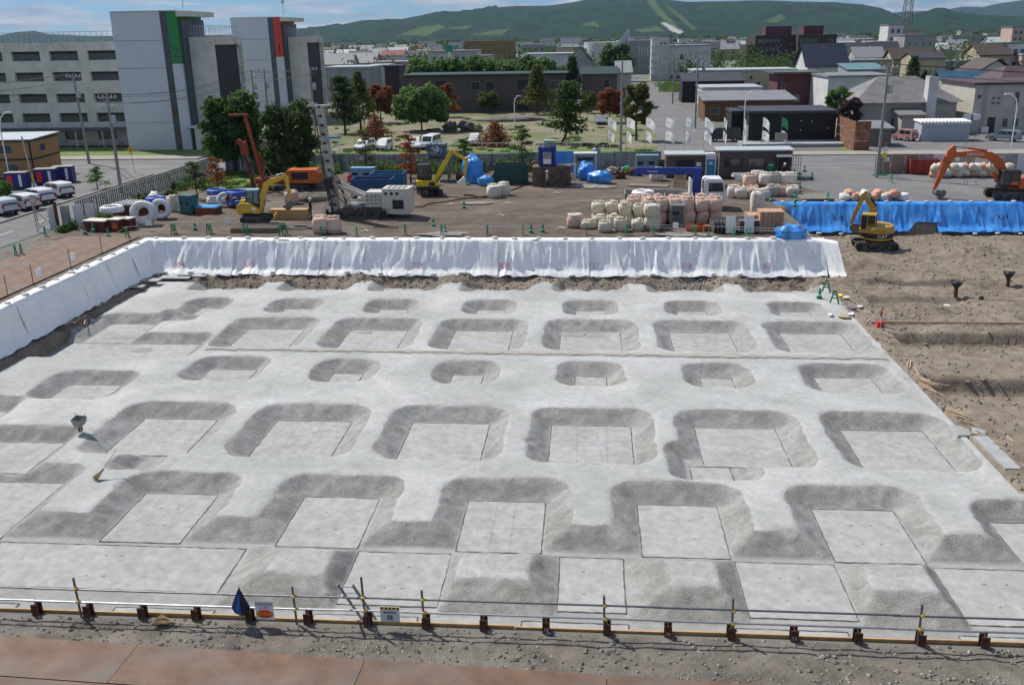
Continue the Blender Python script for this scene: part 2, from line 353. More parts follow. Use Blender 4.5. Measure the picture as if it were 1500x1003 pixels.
Z, SM = conc_h(X, Y)
edge_r = 17.25+(Y > 60)*.6+fbm(Y*.6, Y*0+3, 2)*.06
edge_l = -33.35+fbm(Y*.5, Y*0+9, 3)*.45
keep = (X > edge_l) & (X < edge_r+(Y < 34.3)*4)
far_lim = np.where(conc_h(X, X*0+66.0)[0] < -3.2, 66.9, 67.2)
keep &= Y < far_lim
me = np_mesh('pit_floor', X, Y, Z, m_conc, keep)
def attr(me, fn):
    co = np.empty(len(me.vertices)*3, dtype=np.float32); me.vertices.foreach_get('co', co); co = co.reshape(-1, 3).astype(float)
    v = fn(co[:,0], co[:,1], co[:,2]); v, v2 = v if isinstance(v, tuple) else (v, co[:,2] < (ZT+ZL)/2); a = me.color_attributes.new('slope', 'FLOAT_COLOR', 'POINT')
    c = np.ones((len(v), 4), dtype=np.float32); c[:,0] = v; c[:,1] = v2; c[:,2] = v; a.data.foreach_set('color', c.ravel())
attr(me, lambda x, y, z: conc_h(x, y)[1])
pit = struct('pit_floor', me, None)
# slabs in the bottoms of the recesses, with dark strips painting the shade and dirt of the gaps
m_slab = mat('slab concrete', (.375, .379, .372), .9, .17, 2.6, .3, c2=(.32, .322, .316), mixsc=.45, lo=.45, hi=.7, bsc=16, spec=.25)
m_joint = mat('joint shade and dirt', (.10, .095, .085), .95, .3, 3)
m_red = flat('red marking paint', (.55, .14, .14), .7)
def ragged(g, a, b, w, z, st=.22):
    a, b = Vector((a[0], a[1], z)), Vector((b[0], b[1], z)); L = (b-a).length; n = max(2, int(L/st)); d = (b-a)/n; u = Vector((-d.y, d.x, 0)).normalized()
    pts = []
    for i in range(n+1):
        q = w*(.35+.9*rnd.random()); o = u*(rnd.random()-.5)*.03; p = a+d*i
        pts += [p+u*q/2+o, p-u*q/2+o]
    g.add(pts, [(2*i, 2*i+1, 2*i+3, 2*i+2) for i in range(n)])
for (x0, x1, y0, y1, marks) in SLABS:
    if x1 < -34: continue
    x0 = max(x0, -33.0)
    x1c = min(x1, 17.0) if y0 > 34.5 else x1
    if x1c-x0 < .6: continue
    b = M().bx(x0, x1c, y0, y1, ZL-.12, ZL+.012+.0021*(len(pit.children)%5)); s = part('slab', b, m_slab, pit)
    if y0 < 64:
        j = M()
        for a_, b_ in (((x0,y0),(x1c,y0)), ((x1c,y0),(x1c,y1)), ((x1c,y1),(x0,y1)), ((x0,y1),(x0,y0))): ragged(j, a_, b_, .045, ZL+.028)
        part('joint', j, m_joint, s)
    if marks and y0 < 50:
        p = M(); cx, cy = (x0+x1)/2, (y0+y1)/2
        for sx_, sy_ in ((-.35,-.4),(.35,-.4),(-.35,.45),(.35,.45)):
            qx, qy = cx+sx_+rnd.uniform(-.06,.06), cy+sy_*1.6
            p.box((qx, qy, ZL+.026), (.09, .022, .004), rnd.uniform(-.4,.4)); p.box((qx+.05, qy+.03, ZL+.031), (.022, .07, .004))
        part('paint_mark', p, m_red, s)
m_chalk = mat('setting out line', (.29, .29, .285), .9, .1)
for s in list(pit.children):
    if not s.name.startswith('slab'): continue
    co = [v.co for v in s.data.vertices]; x0, x1, y0, y1 = min(c.x for c in co), max(c.x for c in co), min(c.y for c in co), max(c.y for c in co)
    if y0 > 50 or y1-y0 < 2 or rnd.random() < .8: continue
    g = M(); z = ZL+.0255
    for f in (rnd.uniform(.3, .4), rnd.uniform(.6, .7)): ragged(g, (x0+(x1-x0)*f, y0+.1), (x0+(x1-x0)*f, y1-.1), .014, z, .5)
    f = rnd.uniform(.35, .65); ragged(g, (x0+.1, y0+(y1-y0)*f), (x1-.1, y0+(y1-y0)*f), .014, z+.001, .5)
    part('chalk_line', g, m_chalk, s)
m_stain = mat('damp concrete', (.285, .287, .28), .85, .15, 2)
for px, py, w, z in ((838, 491, .9, ZL), (872, 492, .9, ZL), (181, 494, .9, ZL), (208, 513, .8, ZL), (535, 487, .5, ZL)):
    c = G(px, py, z); n = 22; g = M(); r = random.Random(px)
    g.add([(c.x+w*math.cos(6.283*i/n)*(.75+.4*r.random()), c.y+w*.55*math.sin(6.283*i/n)*(.7+.5*r.random()), z+(.032 if z < -3 else .045)) for i in range(n)], [tuple(range(n))]); part('stain', g, m_stain, pit)
# the cast construction joint crossing the upper level
m_strip = mat('joint mortar', (.36, .34, .295), .9, .1, 1.5, .2)
g = M()
for i in range(-23, 17): ragged(g, (i, 51.05-(i+23)*.013), (i+1, 51.037-(i+23)*.013), .6, ZT+.035, .34)
part('joint_strip', g, m_strip, pit)
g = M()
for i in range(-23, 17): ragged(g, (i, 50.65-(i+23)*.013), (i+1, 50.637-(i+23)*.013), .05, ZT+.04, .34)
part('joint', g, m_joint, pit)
# ---- soil of the excavation: shelf round the concrete, banks, and the dug field on the right
PITS = [(18.6, 40, 52.0, 55.2, .8), (17.9, 40, 44.3, 47.3, .8), (22.5, 40, 38.2, 41.0, .75), (19.2, 26, 61.0, 63.6, .5), (20.5, 27.5, 66.2, 68.2, .5), (27.5, 40, 57.5, 59.0, .4)]
HEAPS = [(31.5, 75.5, 4.2, 2.2, .75), (21, 72.5, 2.5, 1.2, .4), (29.5, 66.5, 1.6, 1.1, -.55), (33.5, 66, 1.8, 1.1, -.5), (37, 70, 3, 1.5, .4), (19.2, 67.4, 2.0, .8, .35), (25, 80.5, 3, 1.4, .35), (22.5, 60.2, 1.6, 1.0, .3), (20.0, 38.5, 1.5, 1.0, .35)]
def soil_h(x, y):
    n = fbm(x*.5, y*.5, 4)*.14+fbm(x*2.9, y*2.9, 3)*.10
    z = -2.52+n
    inside = (x > -33.4) & (x < 17.25) & (y < 66.7) & (y > 20)
    inside |= (x > 0) & (x < 21.5) & (y < 34.0)
    for (x0, x1, y0, y1, dp) in PITS:
        d = np.minimum(np.minimum(x-x0, x1-x), np.minimum(y-y0, y1-y))+n*1.2
        z = z-dp*np.clip(d/.42, 0, 1)
    for (cx, cy, rx, ry, h) in HEAPS:
        q = ((x-cx)/rx)**2+((y-cy)/ry)**2; z = z+h*np.exp(-q*1.2)*(1+2.2*n)
    dp_ = np.clip((ZT-conc_h(x, x*0+66.0)[0])/(ZT-ZL), 0, 1)
    z = np.where((y > 66.6) & (x < 17.5), z+np.clip((y-67.3)/.9, 0, 1)*.10+n*.8-(.06+.72*dp_)*np.clip((68.5-y)/1.7, 0, 1)+fbm(x*1.3, y*1.3+7, 3)*.12, z)
    z = np.where(x < -33.3, z+np.clip((-33.3-x)/1.0, 0, 1)*.2+n*.8, z)
    z = np.where(inside, -4.3, z)
    # banks
    tb = np.clip((y-69.05)/(70.1-69.05), 0, 1); t2 = np.clip((18.7-x-np.clip(70-y, 0, 2)*.4)/1.6, 0, 1)
    z = np.where(x < 19.2, z*(1-tb*t2)+(-.02)*tb*t2, z)
    tl = np.clip((-34.55-x)/.75, 0, 1); z = z*(1-tl)-.02*tl
    tr = np.clip((y-84.4)/1.7, 0, 1); z = np.where(x > 16, z*(1-tr)-.02*tr, z)
    tc_ = np.clip((18.9-x)/1.6, 0, 1)*(y > 70.05); z = z*(1-tc_)-.02*tc_
    te = np.clip((x-XE+3)/2.6, 0, 1); z = z*(1-te)-.02*te
    return np.minimum(z, -.02)
xa = axis([(-35.4, -33.0, .15), (-33.0, 16.6, .25), (16.6, 40, .16), (40, XE+.2, .6)]); ya = axis([(20.6, 66.4, .22), (66.4, 71, .14), (71, 86.3, .22)])
X, Y = np.meshgrid(xa, ya); Z = soil_h(X, Y)
keep = ~((X > -32.5) & (X < 16.5) & (Y < 66.5)) & ~((Y > 70.6) & (X < 17.0))
struct('excavation_soil', np_mesh('excavation_soil', X, Y, Z, m_soil, keep), None)
# ---- yard dirt and near gravel strip
xa = axis([(-44.6, 24, .3)]); ya = axis([(69.6, 109.3, .3)])
X, Y = np.meshgrid(xa, ya); Z = .035+.05*fbm(X*.3, Y*.3, 4)+.03*fbm(X*1.6, Y*1.6, 2)
Z += -.05*np.exp(-((X-20)/3)**2)*0
keep = (Y > 70.0) & ~((X > XR-.3) & (Y < 86.2)) & (X < 22+1.2*np.sin(Y*.7)) & (X < 40-(Y-86)*.25)
struct('yard_ground', np_mesh('yard_ground', X, Y, np.maximum(Z, .002), m_dirt, keep), None)
xa = axis([(-40, 62, .16)]); ya = axis([(18.6, 20.9, .1)])
X, Y = np.meshgrid(xa, ya); Z = .01+.05*np.abs(fbm(X*1.1, Y*1.1, 4))+.03*fbm(X*4, Y*4, 2)
Z = np.where(Y > 20.7, Z*.2-.1, Z)
struct('gravel_strip', np_mesh('gravel_strip', X, Y, Z, m_grav), None)
xa = axis([(-40, 62, .4)]); ya = axis([(8, 18.8, .4)]); X, Y = np.meshgrid(xa, ya)
struct('near_ground', np_mesh('near_ground', X, Y, np.full_like(X, -.012)+.01*fbm(X, Y, 3), m_grav), None)
xa = axis([(-44.6, -35.0, .3)]); ya = axis([(20.0, 70.0, .3)]); X, Y = np.meshgrid(xa, ya)
struct('left_yard_ground', np_mesh('left_yard_ground', X, Y, .01+.06*np.abs(fbm(X*.8, Y*.8, 4)), m_grav), None)
yg = bpy.data.objects['yard_ground']
t = m_dirt.node_tree; b = t.nodes['Principled BSDF']; src = b.inputs['Base Color'].links[0].from_socket      # wheel and track streaks
tc = N(t, 'ShaderNodeTexCoord'); mp = N(t, 'ShaderNodeMapping'); mp.inputs['Scale'].default_value = (.10, 1.1, 1.0); mp.inputs['Rotation'].default_value = (0, 0, .16); t.links.new(tc.outputs['Object'], mp.inputs[0])
no = N(t, 'ShaderNodeTexNoise', i_Scale=1.0, i_Detail=6.0, i_Roughness=.7, i_Distortion=.4); t.links.new(mp.outputs[0], no.inputs['Vector']); rp = N(t, 'ShaderNodeValToRGB'); rp.color_ramp.elements[0].position = .36; rp.color_ramp.elements[1].position = .64; rp.color_ramp.elements[0].color = (.68, .66, .64, 1); rp.color_ramp.elements[1].color = (1.14, 1.13, 1.12, 1)
t.links.new(no.outputs['Fac'], rp.inputs[0]); mx = N(t, 'ShaderNodeMixRGB', blend_type='MULTIPLY', i_0=1.0); t.links.new(src, mx.inputs[1]); t.links.new(rp.outputs[0], mx.inputs[2]); t.links.new(mx.outputs[0], b.inputs['Base Color'])
m_lime = mat('white setting out lime', (.50, .49, .46), .95, .2, 4); m_cem = mat('spilt cement', (.235, .225, .21), .95, .2, 1.2)
for px, py in ((661, 301), (735, 317), (744, 299), (816, 284), (823, 336), (537, 340)):
    c = G(px, py); g = M()
    for a in (.5, 2.0): g.box((c.x, c.y, .15+.003*a), (1.1, .08, .004), a)
    part('paint_mark', g, m_lime, yg)
for px, py, w in ((862, 275, 2.6), (698, 299, 1.8), (650, 345, 2.0), (1000, 346, 2.2)):
    c = G(px, py); r = random.Random(px); n = 26; part('cement_patch', M().add([(c.x+w*math.cos(6.283*i/n)*(.6+.6*r.random()), c.y+w*.5*math.sin(6.283*i/n)*(.6+.6*r.random()), .145) for i in range(n)], [tuple(range(n))]), m_cem, yg)
# loose stones (uncountable)
m_stone = mat('field stones', (.27, .25, .215), .9, .45, 5.0, .3)
def stones(n, fx, s0, s1, seed, pw=5):
    r = random.Random(seed); g = M(); PP = [fx(r) for i in range(n)]
    if len(PP[0]) == 2: PP = sfix_many(PP, .02)
    for i in range(n):
        x, y, z = PP[i]; q = s0+(s1-s0)*r.random()**pw
        a = r.random()*6; vs = []
        for k in range(6):
            v = [(1,0,0),(0,1,0),(-1,0,0),(0,-1,0),(0,0,.7),(0,0,-.6)][k]; e = q*(.7+.6*r.random())
            vs.append((x+(v[0]*math.cos(a)-v[1]*math.sin(a))*e, y+(v[0]*math.sin(a)+v[1]*math.cos(a))*e*.8, z+v[2]*e))
        g.add(vs, [(0,1,4),(1,2,4),(2,3,4),(3,0,4),(1,0,5),(2,1,5),(3,2,5),(0,3,5)])
    return g
def near_strip(r):
    while True:
        x = r.uniform(-22, 22); y = 18.4+2.2*r.random()
        if r.random() < .35+1.6*max(0, mn.noise((x*.55, y*.9, 3.0))): return x, y, .03
def sfix_many(P, dz):
    a = np.array(P); z = np.concatenate([soil_h(a[i:i+4000, 0], a[i:i+4000, 1]) for i in range(0, len(a), 4000)]); return [(float(x), float(y), float(q)+dz) for (x, y), q in zip(P, z)]
def sfix(x, y): return float(soil_h(np.array([[x]]), np.array([[y]]))[0,0])
tag(part('loose_stones', stones(9000, near_strip, .008, .085, 1, 6), m_stone), 'pale loose stones on the gravel strip along the near edge', 'stones', kind='stuff')
def far_shelf(r):
    x = r.uniform(-33.5, 18); y = r.uniform(66.8, 69.0); return x, y
tag(part('shelf_stones', stones(5000, far_shelf, .02, .15, 2), m_stone), 'grey stones and rubble below the white sheets', 'stones', kind='stuff')
def right_field(r):
    x = 17.4+22*r.random()**1.3; y = r.uniform(34, 84); return x, y
tag(part('field_stones', stones(11000, right_field, .015, .17, 3, 6), m_stone), 'scattered stones over the dug brown soil', 'stones', kind='stuff')
def left_shelf(r):
    y = r.uniform(40, 68); x = r.uniform(-34.7, -33.1); return x, y
tag(part('bank_foot_stones', stones(1200, left_shelf, .02, .09, 4), m_stone), 'rubble along the foot of the left white sheets', 'stones', kind='stuff')
# ================================================================== SHEETS ON THE BANKS
m_white = mat('white tarpaulin', (.90, .895, .88), .45, .05, 1.2, .15, spec=.5)
m_blue = mat('blue tarpaulin', (.045, .275, .78), .36, .18, 1.0, .2, spec=.5, c2=(.10, .38, .86), mixsc=.7)
m_bag = mat('white sandbag', (.70, .70, .68), .8, .08, 6, .3)
def smooth(t): t = max(0., min(1., t)); return t*t*(3-2*t)
def panel_fn(P0, P1, out, h, seed, w_bottom=1.0, slack=0.0):
    """P0,P1 = top corners on the bank edge; out = horizontal unit vector away from the bank; returns S(u,v)"""
    r = random.Random(seed); L = (P1-P0).length; d = (P1-P0)/L
    lines = []
    for k in range(int(L*2.6)+2):
        a = r.uniform(-.1, 1.1)*L; b = a+r.gauss(0, .75)
        lines.append((a, b, r.uniform(.03, .11), r.uniform(.04, .12)*r.choice((1, 1, -.6)), r.uniform(0, .35), r.uniform(.6, 1.1)))
    ph = r.random()*9
    def S(u, v):
        # v<0 lies on the ground behind the edge, 0..1 hangs down the face
        if v < 0: return P0+d*u-out*(-v*.9)+Vector((0, 0, .10+.03*mn.noise((u*1.5, v*3, ph))))
        run = .12+1.45*v*slack_run; z = .10-(h+.12*mn.noise((u*.9, ph, 2)))*v
        f = 0.0
        for a, b, w, amp, v0, v1 in lines:
            x = u-(a+(b-a)*v)
            if abs(x) < 3*w and v0 < v < v1: f += amp*math.exp(-(x/w)**2)*math.sin(math.pi*(v-v0)/(v1-v0))**.6
        f += .16*math.sin(math.pi*min(1, v))*mn.noise((u*.55, v*.8, ph))+.035*mn.noise((u*2.6+v, v*1.3, ph))+.012*mn.noise((u*9, v*5, ph))
        flare = .25*smooth((v-.8)/.2)
        return P0+d*u+out*(run+f+flare+.07)+Vector((0, 0, z+.35*f))
    slack_run = 1.0 if slack == 0 else slack
    return S, L
def sheet(S, L, mt, name, label, cat, group, vmax=lambda u: 1.0, vtop=-.55, du=.085, nv=26):
    nu = int(L/du)+2; vs = []; fs = []
    for i in range(nu):
        u = -.2+(L+.4)*i/(nu-1); vm = vmax(u)
        for j in range(nv): vs.append(S(u, vtop+(vm-vtop)*(j/(nv-1))))
    for i in range(nu-1):
        for j in range(nv-1): fs.append((i*nv+j, i*nv+j+1, (i+1)*nv+j+1, (i+1)*nv+j))
    g = M().add(vs, fs); return solo(name, g, mt, label, cat, group=group, smooth=True)
def text_mesh(txt, size):
    c = bpy.data.curves.new('t', 'FONT'); c.body = txt; c.size = size; c.align_x = 'CENTER'; c.resolution_u = 2; c.offset = .004*size
    o = bpy.data.objects.new('t', c); COL.objects.link(o); dg = bpy.context.evaluated_depsgraph_get(); dg.update()
    me = bpy.data.meshes.new_from_object(o.evaluated_get(dg)); bpy.data.objects.remove(o); return me
def text_part(txt, size, mt, parent, fn, name='lettering'):
    """flat lettering mapped by fn(x, y) to the surface"""
    me = text_mesh(txt, size)
    for v in me.vertices: v.co = fn(v.co.x, v.co.y)
    me.materials.clear(); me.materials.append(mt); return part(name, me, None, parent)
m_redtx = flat('red spray lettering', (.74, .30, .38), .8)
marks = {1: 'X14', 4: 'X', 5: 'X15', 8: 'X16', 9: 'X', 10: 'X17', 12: 'X18', 14: 'X7'}
xs = [XL-.1+3.52*i for i in range(15)]+[XR+.35]
markx = [(-32.4, 'X14'), (-26.7, 'X15'), (-20.2, 'X'), (-13.2, 'X15'), (-6.4, 'X16'), (.4, 'X17'), (7.4, 'X18'), (14.0, 'X7')]
for i in range(15):
    P0, P1 = Vector((xs[i], YFAR+.1-.02*(i%2), 0)), Vector((xs[i+1], YFAR+.1-.02*(i%2), 0))
    S, L = panel_fn(P0, P1, Vector((0, -1, 0)), 2.5, 100+i)
    tx = [t for x, t in markx if xs[i] <= x < xs[i+1]]
    lab = f'white tarpaulin panel on far bank marked {tx[0]} in red' if tx and tx[0] != 'X' and tx[0] != 'X15' else 'white tarpaulin panel on far bank with faint red mark' if tx else 'plain white tarpaulin panel hung over the far bank'
    o = sheet(S, L, m_white, 'tarpaulin', lab, 'tarpaulin', 'white sheets over the far bank', vmax=lambda u, i=i: 1.0+.05*mn.noise((u*1.3, i*2.2, 0)))
    for x, t in markx:
        if xs[i] <= x < xs[i+1]:
            u0 = min(max(x-xs[i], .5), L-.5)
            text_part(t, .52, m_redtx, o, lambda a, b: S(u0+a, .80-b*.42)+Vector((0, -.035, .02)))
# corner piece falling round the end of the far bank
P0, P1 = Vector((XR+.2, YFAR+.05, 0)), Vector((XR+1.05, YFAR-.55, 0))
S, L = panel_fn(P0, P1, Vector((.35, -.94, 0)).normalized(), 2.55, 140, slack=1.15)
sheet(S, L, m_white, 'tarpaulin', 'end flap of white tarpaulin falling round bank corner onto soil', 'tarpaulin', 'white sheets over the far bank')
for i in range(9):
    P0, P1 = Vector((XL-.05+.02*(i%2), YFAR+.2-3.7*i, 0)), Vector((XL-.05+.02*(i%2), YFAR+.2-3.7*(i+1), 0))
    S, L = panel_fn(P0, P1, Vector((1, 0, 0)), 2.42, 200+i, slack=.42)
    sheet(S, L, m_white, 'tarpaulin', 'white tarpaulin panel hung over the bank beside steel road plates', 'tarpaulin', 'white sheets over the left bank', vmax=lambda u, i=i: 1.0+.06*mn.noise((u*1.1, i*2.2, 5)))
xb = [XR-.1+3.6*i for i in range(9)]
for i in range(8):
    P0, P1 = Vector((xb[i], YB-.02*(i%2), 0)), Vector((xb[i+1], YB-.02*(i%2), 0))
    S, L = panel_fn(P0, P1, Vector((0, -1, 0)), 2.32, 300+i, slack=1.15)
    torn = i in (2, 3)
    vm = (lambda u, i=i: (1.0+.05*mn.noise((u*1.3, i*2.2, 0)))*(1-(.32*smooth((u-.6)/1.2)*(1 if i == 3 else .0)+.16*(i == 2)*abs(mn.noise((u, 1, 1))))))
    o = sheet(S, L, m_blue, 'tarpaulin', 'blue tarpaulin panel with lifted hem baring dark soil' if i == 3 else 'crinkled blue tarpaulin panel hung over the soil bank', 'tarpaulin', 'blue sheets over the right bank', vmax=vm)
    if i in (1, 5): text_part('X18' if i == 1 else 'X19', .6, flat('dark lettering', (.03, .03, .10), .8), o, lambda a, b: S(1.9+a, .62-b*.42)+Vector((0, -.035, .02)))
# sandbags along the sheets
sb = M().blob((0, 0, .09), (.62, .42, .26), 3, .25, 10, 6, .8).mesh('sandbag', m_bag, True)
def bag(p, label, group, k=[0]):
    k[0] += 1; o = part('sandbag', sb, None, None, loc=p, rz=rnd.uniform(-.5, .5)); q = rnd.uniform(.6, .85); o.scale = (q, q, rnd.uniform(.8, 1.1)*q)
    return tag(o, label, 'sandbag', group)
for i in range(27): bag((XL+.6+1.94*i+rnd.uniform(-.3, .3), YFAR+.12+rnd.uniform(-.05, .2), .10), 'white sandbag weighting the top edge of far white sheets', 'sandbags on top of the far white sheets')
for i in range(24):
    x = XL+1.6+2.15*i+rnd.uniform(-.35, .35); bag((x, 68.3, sfix(x, 68.3)+.12), 'white sandbag at the foot of far white sheets', 'sandbags at the foot of the far white sheets')
for i in range(12): bag((XL-.15+rnd.uniform(-.2, .05), 68.3-1.9*i, .10), 'white sandbag on the top edge of left white sheets', 'sandbags on top of the left white sheets')
for i in range(14): bag((XR+.6+1.85*i+rnd.uniform(-.2, .2), YB+.1, .10), 'white sandbag weighting the top edge of blue sheets', 'sandbags on top of the blue sheets')
for i in (0, 1, 2, 8, 9, 10, 11, 12): 
    x = XR+1.6+1.95*i; bag((x, 84.0, sfix(x, 84.0)+.12), 'white sandbag at the foot of the blue sheets', 'sandbags at the foot of the blue sheets')
# ================================================================== NEAR EDGE
m_pipe = mat('steel pipe', (.17, .17, .175), .45, .2, 6, 0, .6)
m_galv = mat('galvanised steel', (.42, .43, .44), .4, .15, 6, 0, .7)
m_clamp = flat('yellow clamp', (.62, .42, .03), .5)
m_rust = mat('rusty steel', (.10, .045, .025), .85, .4, 5, .3, .2, c2=(.16, .07, .035), mixsc=3)
m_plank = mat('new timber', (.50, .33, .15), .75, .18, 3, .2)
m_plate = mat('rusty road plate', (.165, .098, .064), .75, .32, 1.1, .15, .15, c2=(.15, .125, .11), mixsc=.5, lo=.42, hi=.68)
YR = 20.62
r_ = thing('guard_rail', 'scaffold pipe guard rail with yellow clamps along near pit edge', 'guard rail', (0, YR, 0))
posts = [(-21.5, 1.15), (-13.85, 1.25), (-7.75, 1.2), (-5.85, 1.55), (-4.25, 1.2), (.55, 1.2), (3.85, 1.25), (8.55, 1.25), (13.2, 1.2)]
def rail(x, dz): return .52+dz+.02*math.sin(x*.9)
for x, h in posts:
    po = part('post', M().cyl((x, 0, -.4), (x-.03, 0, h), .032, None, 8), m_pipe, r_)
    for dz in (0, .40): part('clamp', M().box((x, -.03, rail(x, dz)), (.08, .10, .075), .2).cyl((x-.05, -.08, rail(x, dz)), (x+.05, -.08, rail(x, dz)), .024), m_clamp, po)
for dz, mt in ((0, m_galv), (.40, m_pipe)):
    ends = [-22.5, -15.2, -9.6, -5.2, 1.9, 7.9, 14.5]
    for a, b in zip(ends, ends[1:]): part('rail', M().cyl((a-.1, -.05, rail(a, dz)), (b+.1, -.05, rail(b, dz)+.01), .028, None, 8), mt, r_)
# H piles standing along the edge, each with its number, and timber lagging between
hp = M()
for y in (-.1, .1): hp.box((0, y, -1.3), (.2, .02, 3.3))
hp.box((0, 0, -1.3), (.014, .18, 3.3)); hpm = hp.mesh('pile', m_rust)
m_num = flat('chalk numbering', (.55, .5, .42), .9)
pxs = [58, 133, 212, 290, 368, 453, 540, 625, 709, 800, 889, 978, 1070, 1162, 1255, 1347, 1440, 1530]
for i, px in enumerate(pxs):
    x = atY(px, 905+px*.028, 20.72).x
    o = part('h_pile', hpm, None, None, loc=(x, 20.70, 0), rz=rnd.uniform(-.05, .05)); tag(o, 'rusty steel H pile head standing along the near pit edge', 'pile', 'H piles along the near edge')
    if i in (9, 11, 13):
        t = {9: '18', 11: '20', 13: '22'}[i]; o['label'] = f'rusty steel H pile head chalked with number {t}'
        text_part(t, .14, m_num, o, lambda a, b: Vector((a, -.113, .08+b)))
lg = thing('timber_lagging', 'pale timber lagging boards behind the H piles at pit edge', 'lagging', (0, 20.86, 0))
k = -20.0; i = 0
while k < 20:
    w = 3.6+.5*math.sin(i*1.7)
    for j in range(13): part('board', M().box((k+w/2, .02*math.sin(i+j), -.075-.26*j-.03*(i%2)), (w-.02, .05, .25)), m_plank, lg)
    k += w; i += 1
# rusty road plates
def plates(label, group, cells, tilt=0):
    for (cx, cy, w, d, rz) in cells:
        o = part('steel_road_plate', M().box((0, 0, 0), (w-.014, d-.014, .025)), m_plate, None, loc=(cx, cy, .095+rnd.uniform(0, .008)), rz=rz)
        tag(o, label, 'steel plate', group)
plates('rust brown steel road plate along the gravel by near pit edge', 'road plates by the near edge', [(-33+6.1*i, 18.78-.04*(6.1*i-17.5), 6.1, 1.52, -.04) for i in range(11)]+[(-30+6.1*i, 17.23-.04*(6.1*i-14.5), 6.1, 1.52, -.04) for i in range(10)]+[(-33+6.1*i, 15.68-.04*(6.1*i-17.5), 6.1, 1.52, -.04) for i in range(10)])
plates('rust brown steel road plate laid behind the left white sheets', 'road plates by the left bank', [(-37.2-1.53*a, 68.0-6.1*b-.0, 1.53, 6.1, 0) for a in range(4) for b in range(6)])
# sign boards on the rail
m_wh = flat('sign white', (.8, .8, .78), .5); m_sred = flat('sign red', (.75, .035, .03), .5); m_syel = flat('sign yellow', (.85, .62, .02), .5); m_sblk = flat('sign black', (.02, .02, .02), .5); m_sblu = flat('sign grey blue', (.38, .44, .52), .5)
sx0 = atY(388, 897, 20.5).x
t = thing('warning_sign', 'white warning board with yellow lettering in red oval', 'sign', (sx0, 20.50, .22), 0)
part('board', M().box((0, 0, .27), (.50, .015, .56)), m_wh, t); part('band', M().box((0, -.010, .48), (.48, .006, .10)), m_sblu, t)
g = M(); n = 20; g.add([(0, -.0125, .17)]+[(.23*math.cos(2*math.pi*i/n), -.0125, .17+.125*math.sin(2*math.pi*i/n)) for i in range(n)], [(0, 1+i, 1+(i+1) % n) for i in range(n)])
ov = part('oval', g, m_sred, t); text_part('開口部注意', .095, m_syel, ov, lambda a, b: Vector((a*.95, -.017, .135+b*1.2)))
text_part('立入禁止', .10, m_sred, t, lambda a, b: Vector((a*.8, -.014, .335+b*.9)))
sx1 = atY(571, 901, 20.5).x
m_dkprint = flat('faded print', (.10, .11, .13), .6)
t = thing('notice_board', 'white notice board with yellow and black striped top', 'sign', (sx1, 20.52, .28), 0)
part('board', M().box((0, 0, .22), (.52, .015, .46)), mat('notice white', (.62, .64, .66), .5, .05), t); part('band', M().box((0, -.010, .41), (.52, .006, .075)), m_syel, t)
for i in range(5): part('stripe', M().add([(x+dx_, -.0155, z) for x in (-.24+.105*i,) for dx_, z in ((0, .375), (.055, .375), (.085, .447), (.03, .447))], [(0, 1, 2, 3)]), m_sblk, t)
for i in range(5): part('print', M().bx(-.17+.07*i, -.12+.07*i, -.0115, -.0085, .25, .30), m_sblk, t)
for i in range(2): part('print', M().bx(-.07+.08*i, -.01+.08*i, -.0115, -.0085, .05, .20), m_dkprint, t)
# furled umbrella hung on a pole
ux = atY(357, 900, 20.5).x
t = thing('umbrella', 'half folded navy umbrella with bright blue panel on rail', 'umbrella', (ux, 20.48, 0))
part('pole', M().cyl((.06, 0, -.05), (-.02, 0, 1.2), .016), m_pipe, t)
g = M(); n = 12; prof = [(.015, 1.17), (.10, 1.0), (.20, .78), (.25, .62), (.20, .45), (.10, .36), (.03, .33)]
vs = []
for r0, z in prof:
    for i in range(n):
        a = 2*math.pi*i/n; q = r0*(1+.32*math.cos(3*a+z*2))
        vs.append((q*math.cos(a)*.85-.03*z, q*math.sin(a)*.6, z))
fs = [(j*n+i, j*n+(i+1) % n, (j+1)*n+(i+1) % n, (j+1)*n+i) for j in range(len(prof)-1) for i in range(n)]
isb = lambda f: (f[0] % n) in (8,)
m_navy = mat('navy umbrella cloth', (.012, .016, .045), .6, .2, 6)
part('canopy', M().add(vs, [f for f in fs if not isb(f)]), m_navy, t, True); part('panel', M().add(vs, [f for f in fs if isb(f)]), mat('blue umbrella cloth', (.02, .12, .42), .6, .2, 6), t, True)
part('ferrule', M().cyl((-.036, 0, 1.15), (-.04, 0, 1.27), .01), m_galv, t)
# ladder reaching out of the pit
m_alu = mat('aluminium', (.62, .63, .64), .35, .08, 5, 0, .8)
lx = atY(512, 890, 20.6).x
t = thing('ladder', 'aluminium ladder rising out of the pit at near edge', 'ladder', (lx, 20.95, 0))
A0, A1 = Vector((-.10, -.25, 1.25)), Vector((.55, 2.3, ZL+.1))
for sx_ in (-.2, .2): part('side_rail', M().bar(A0+Vector((sx_, 0, 0)), A1+Vector((sx_, 0, 0)), .035, .07), m_pipe, t)
for i in range(14):
    p = A0.lerp(A1, .03+.069*i); part('rung', M().cyl(p+Vector((-.2, 0, 0)), p+Vector((.2, 0, 0)), .018, None, 6), m_alu, t)
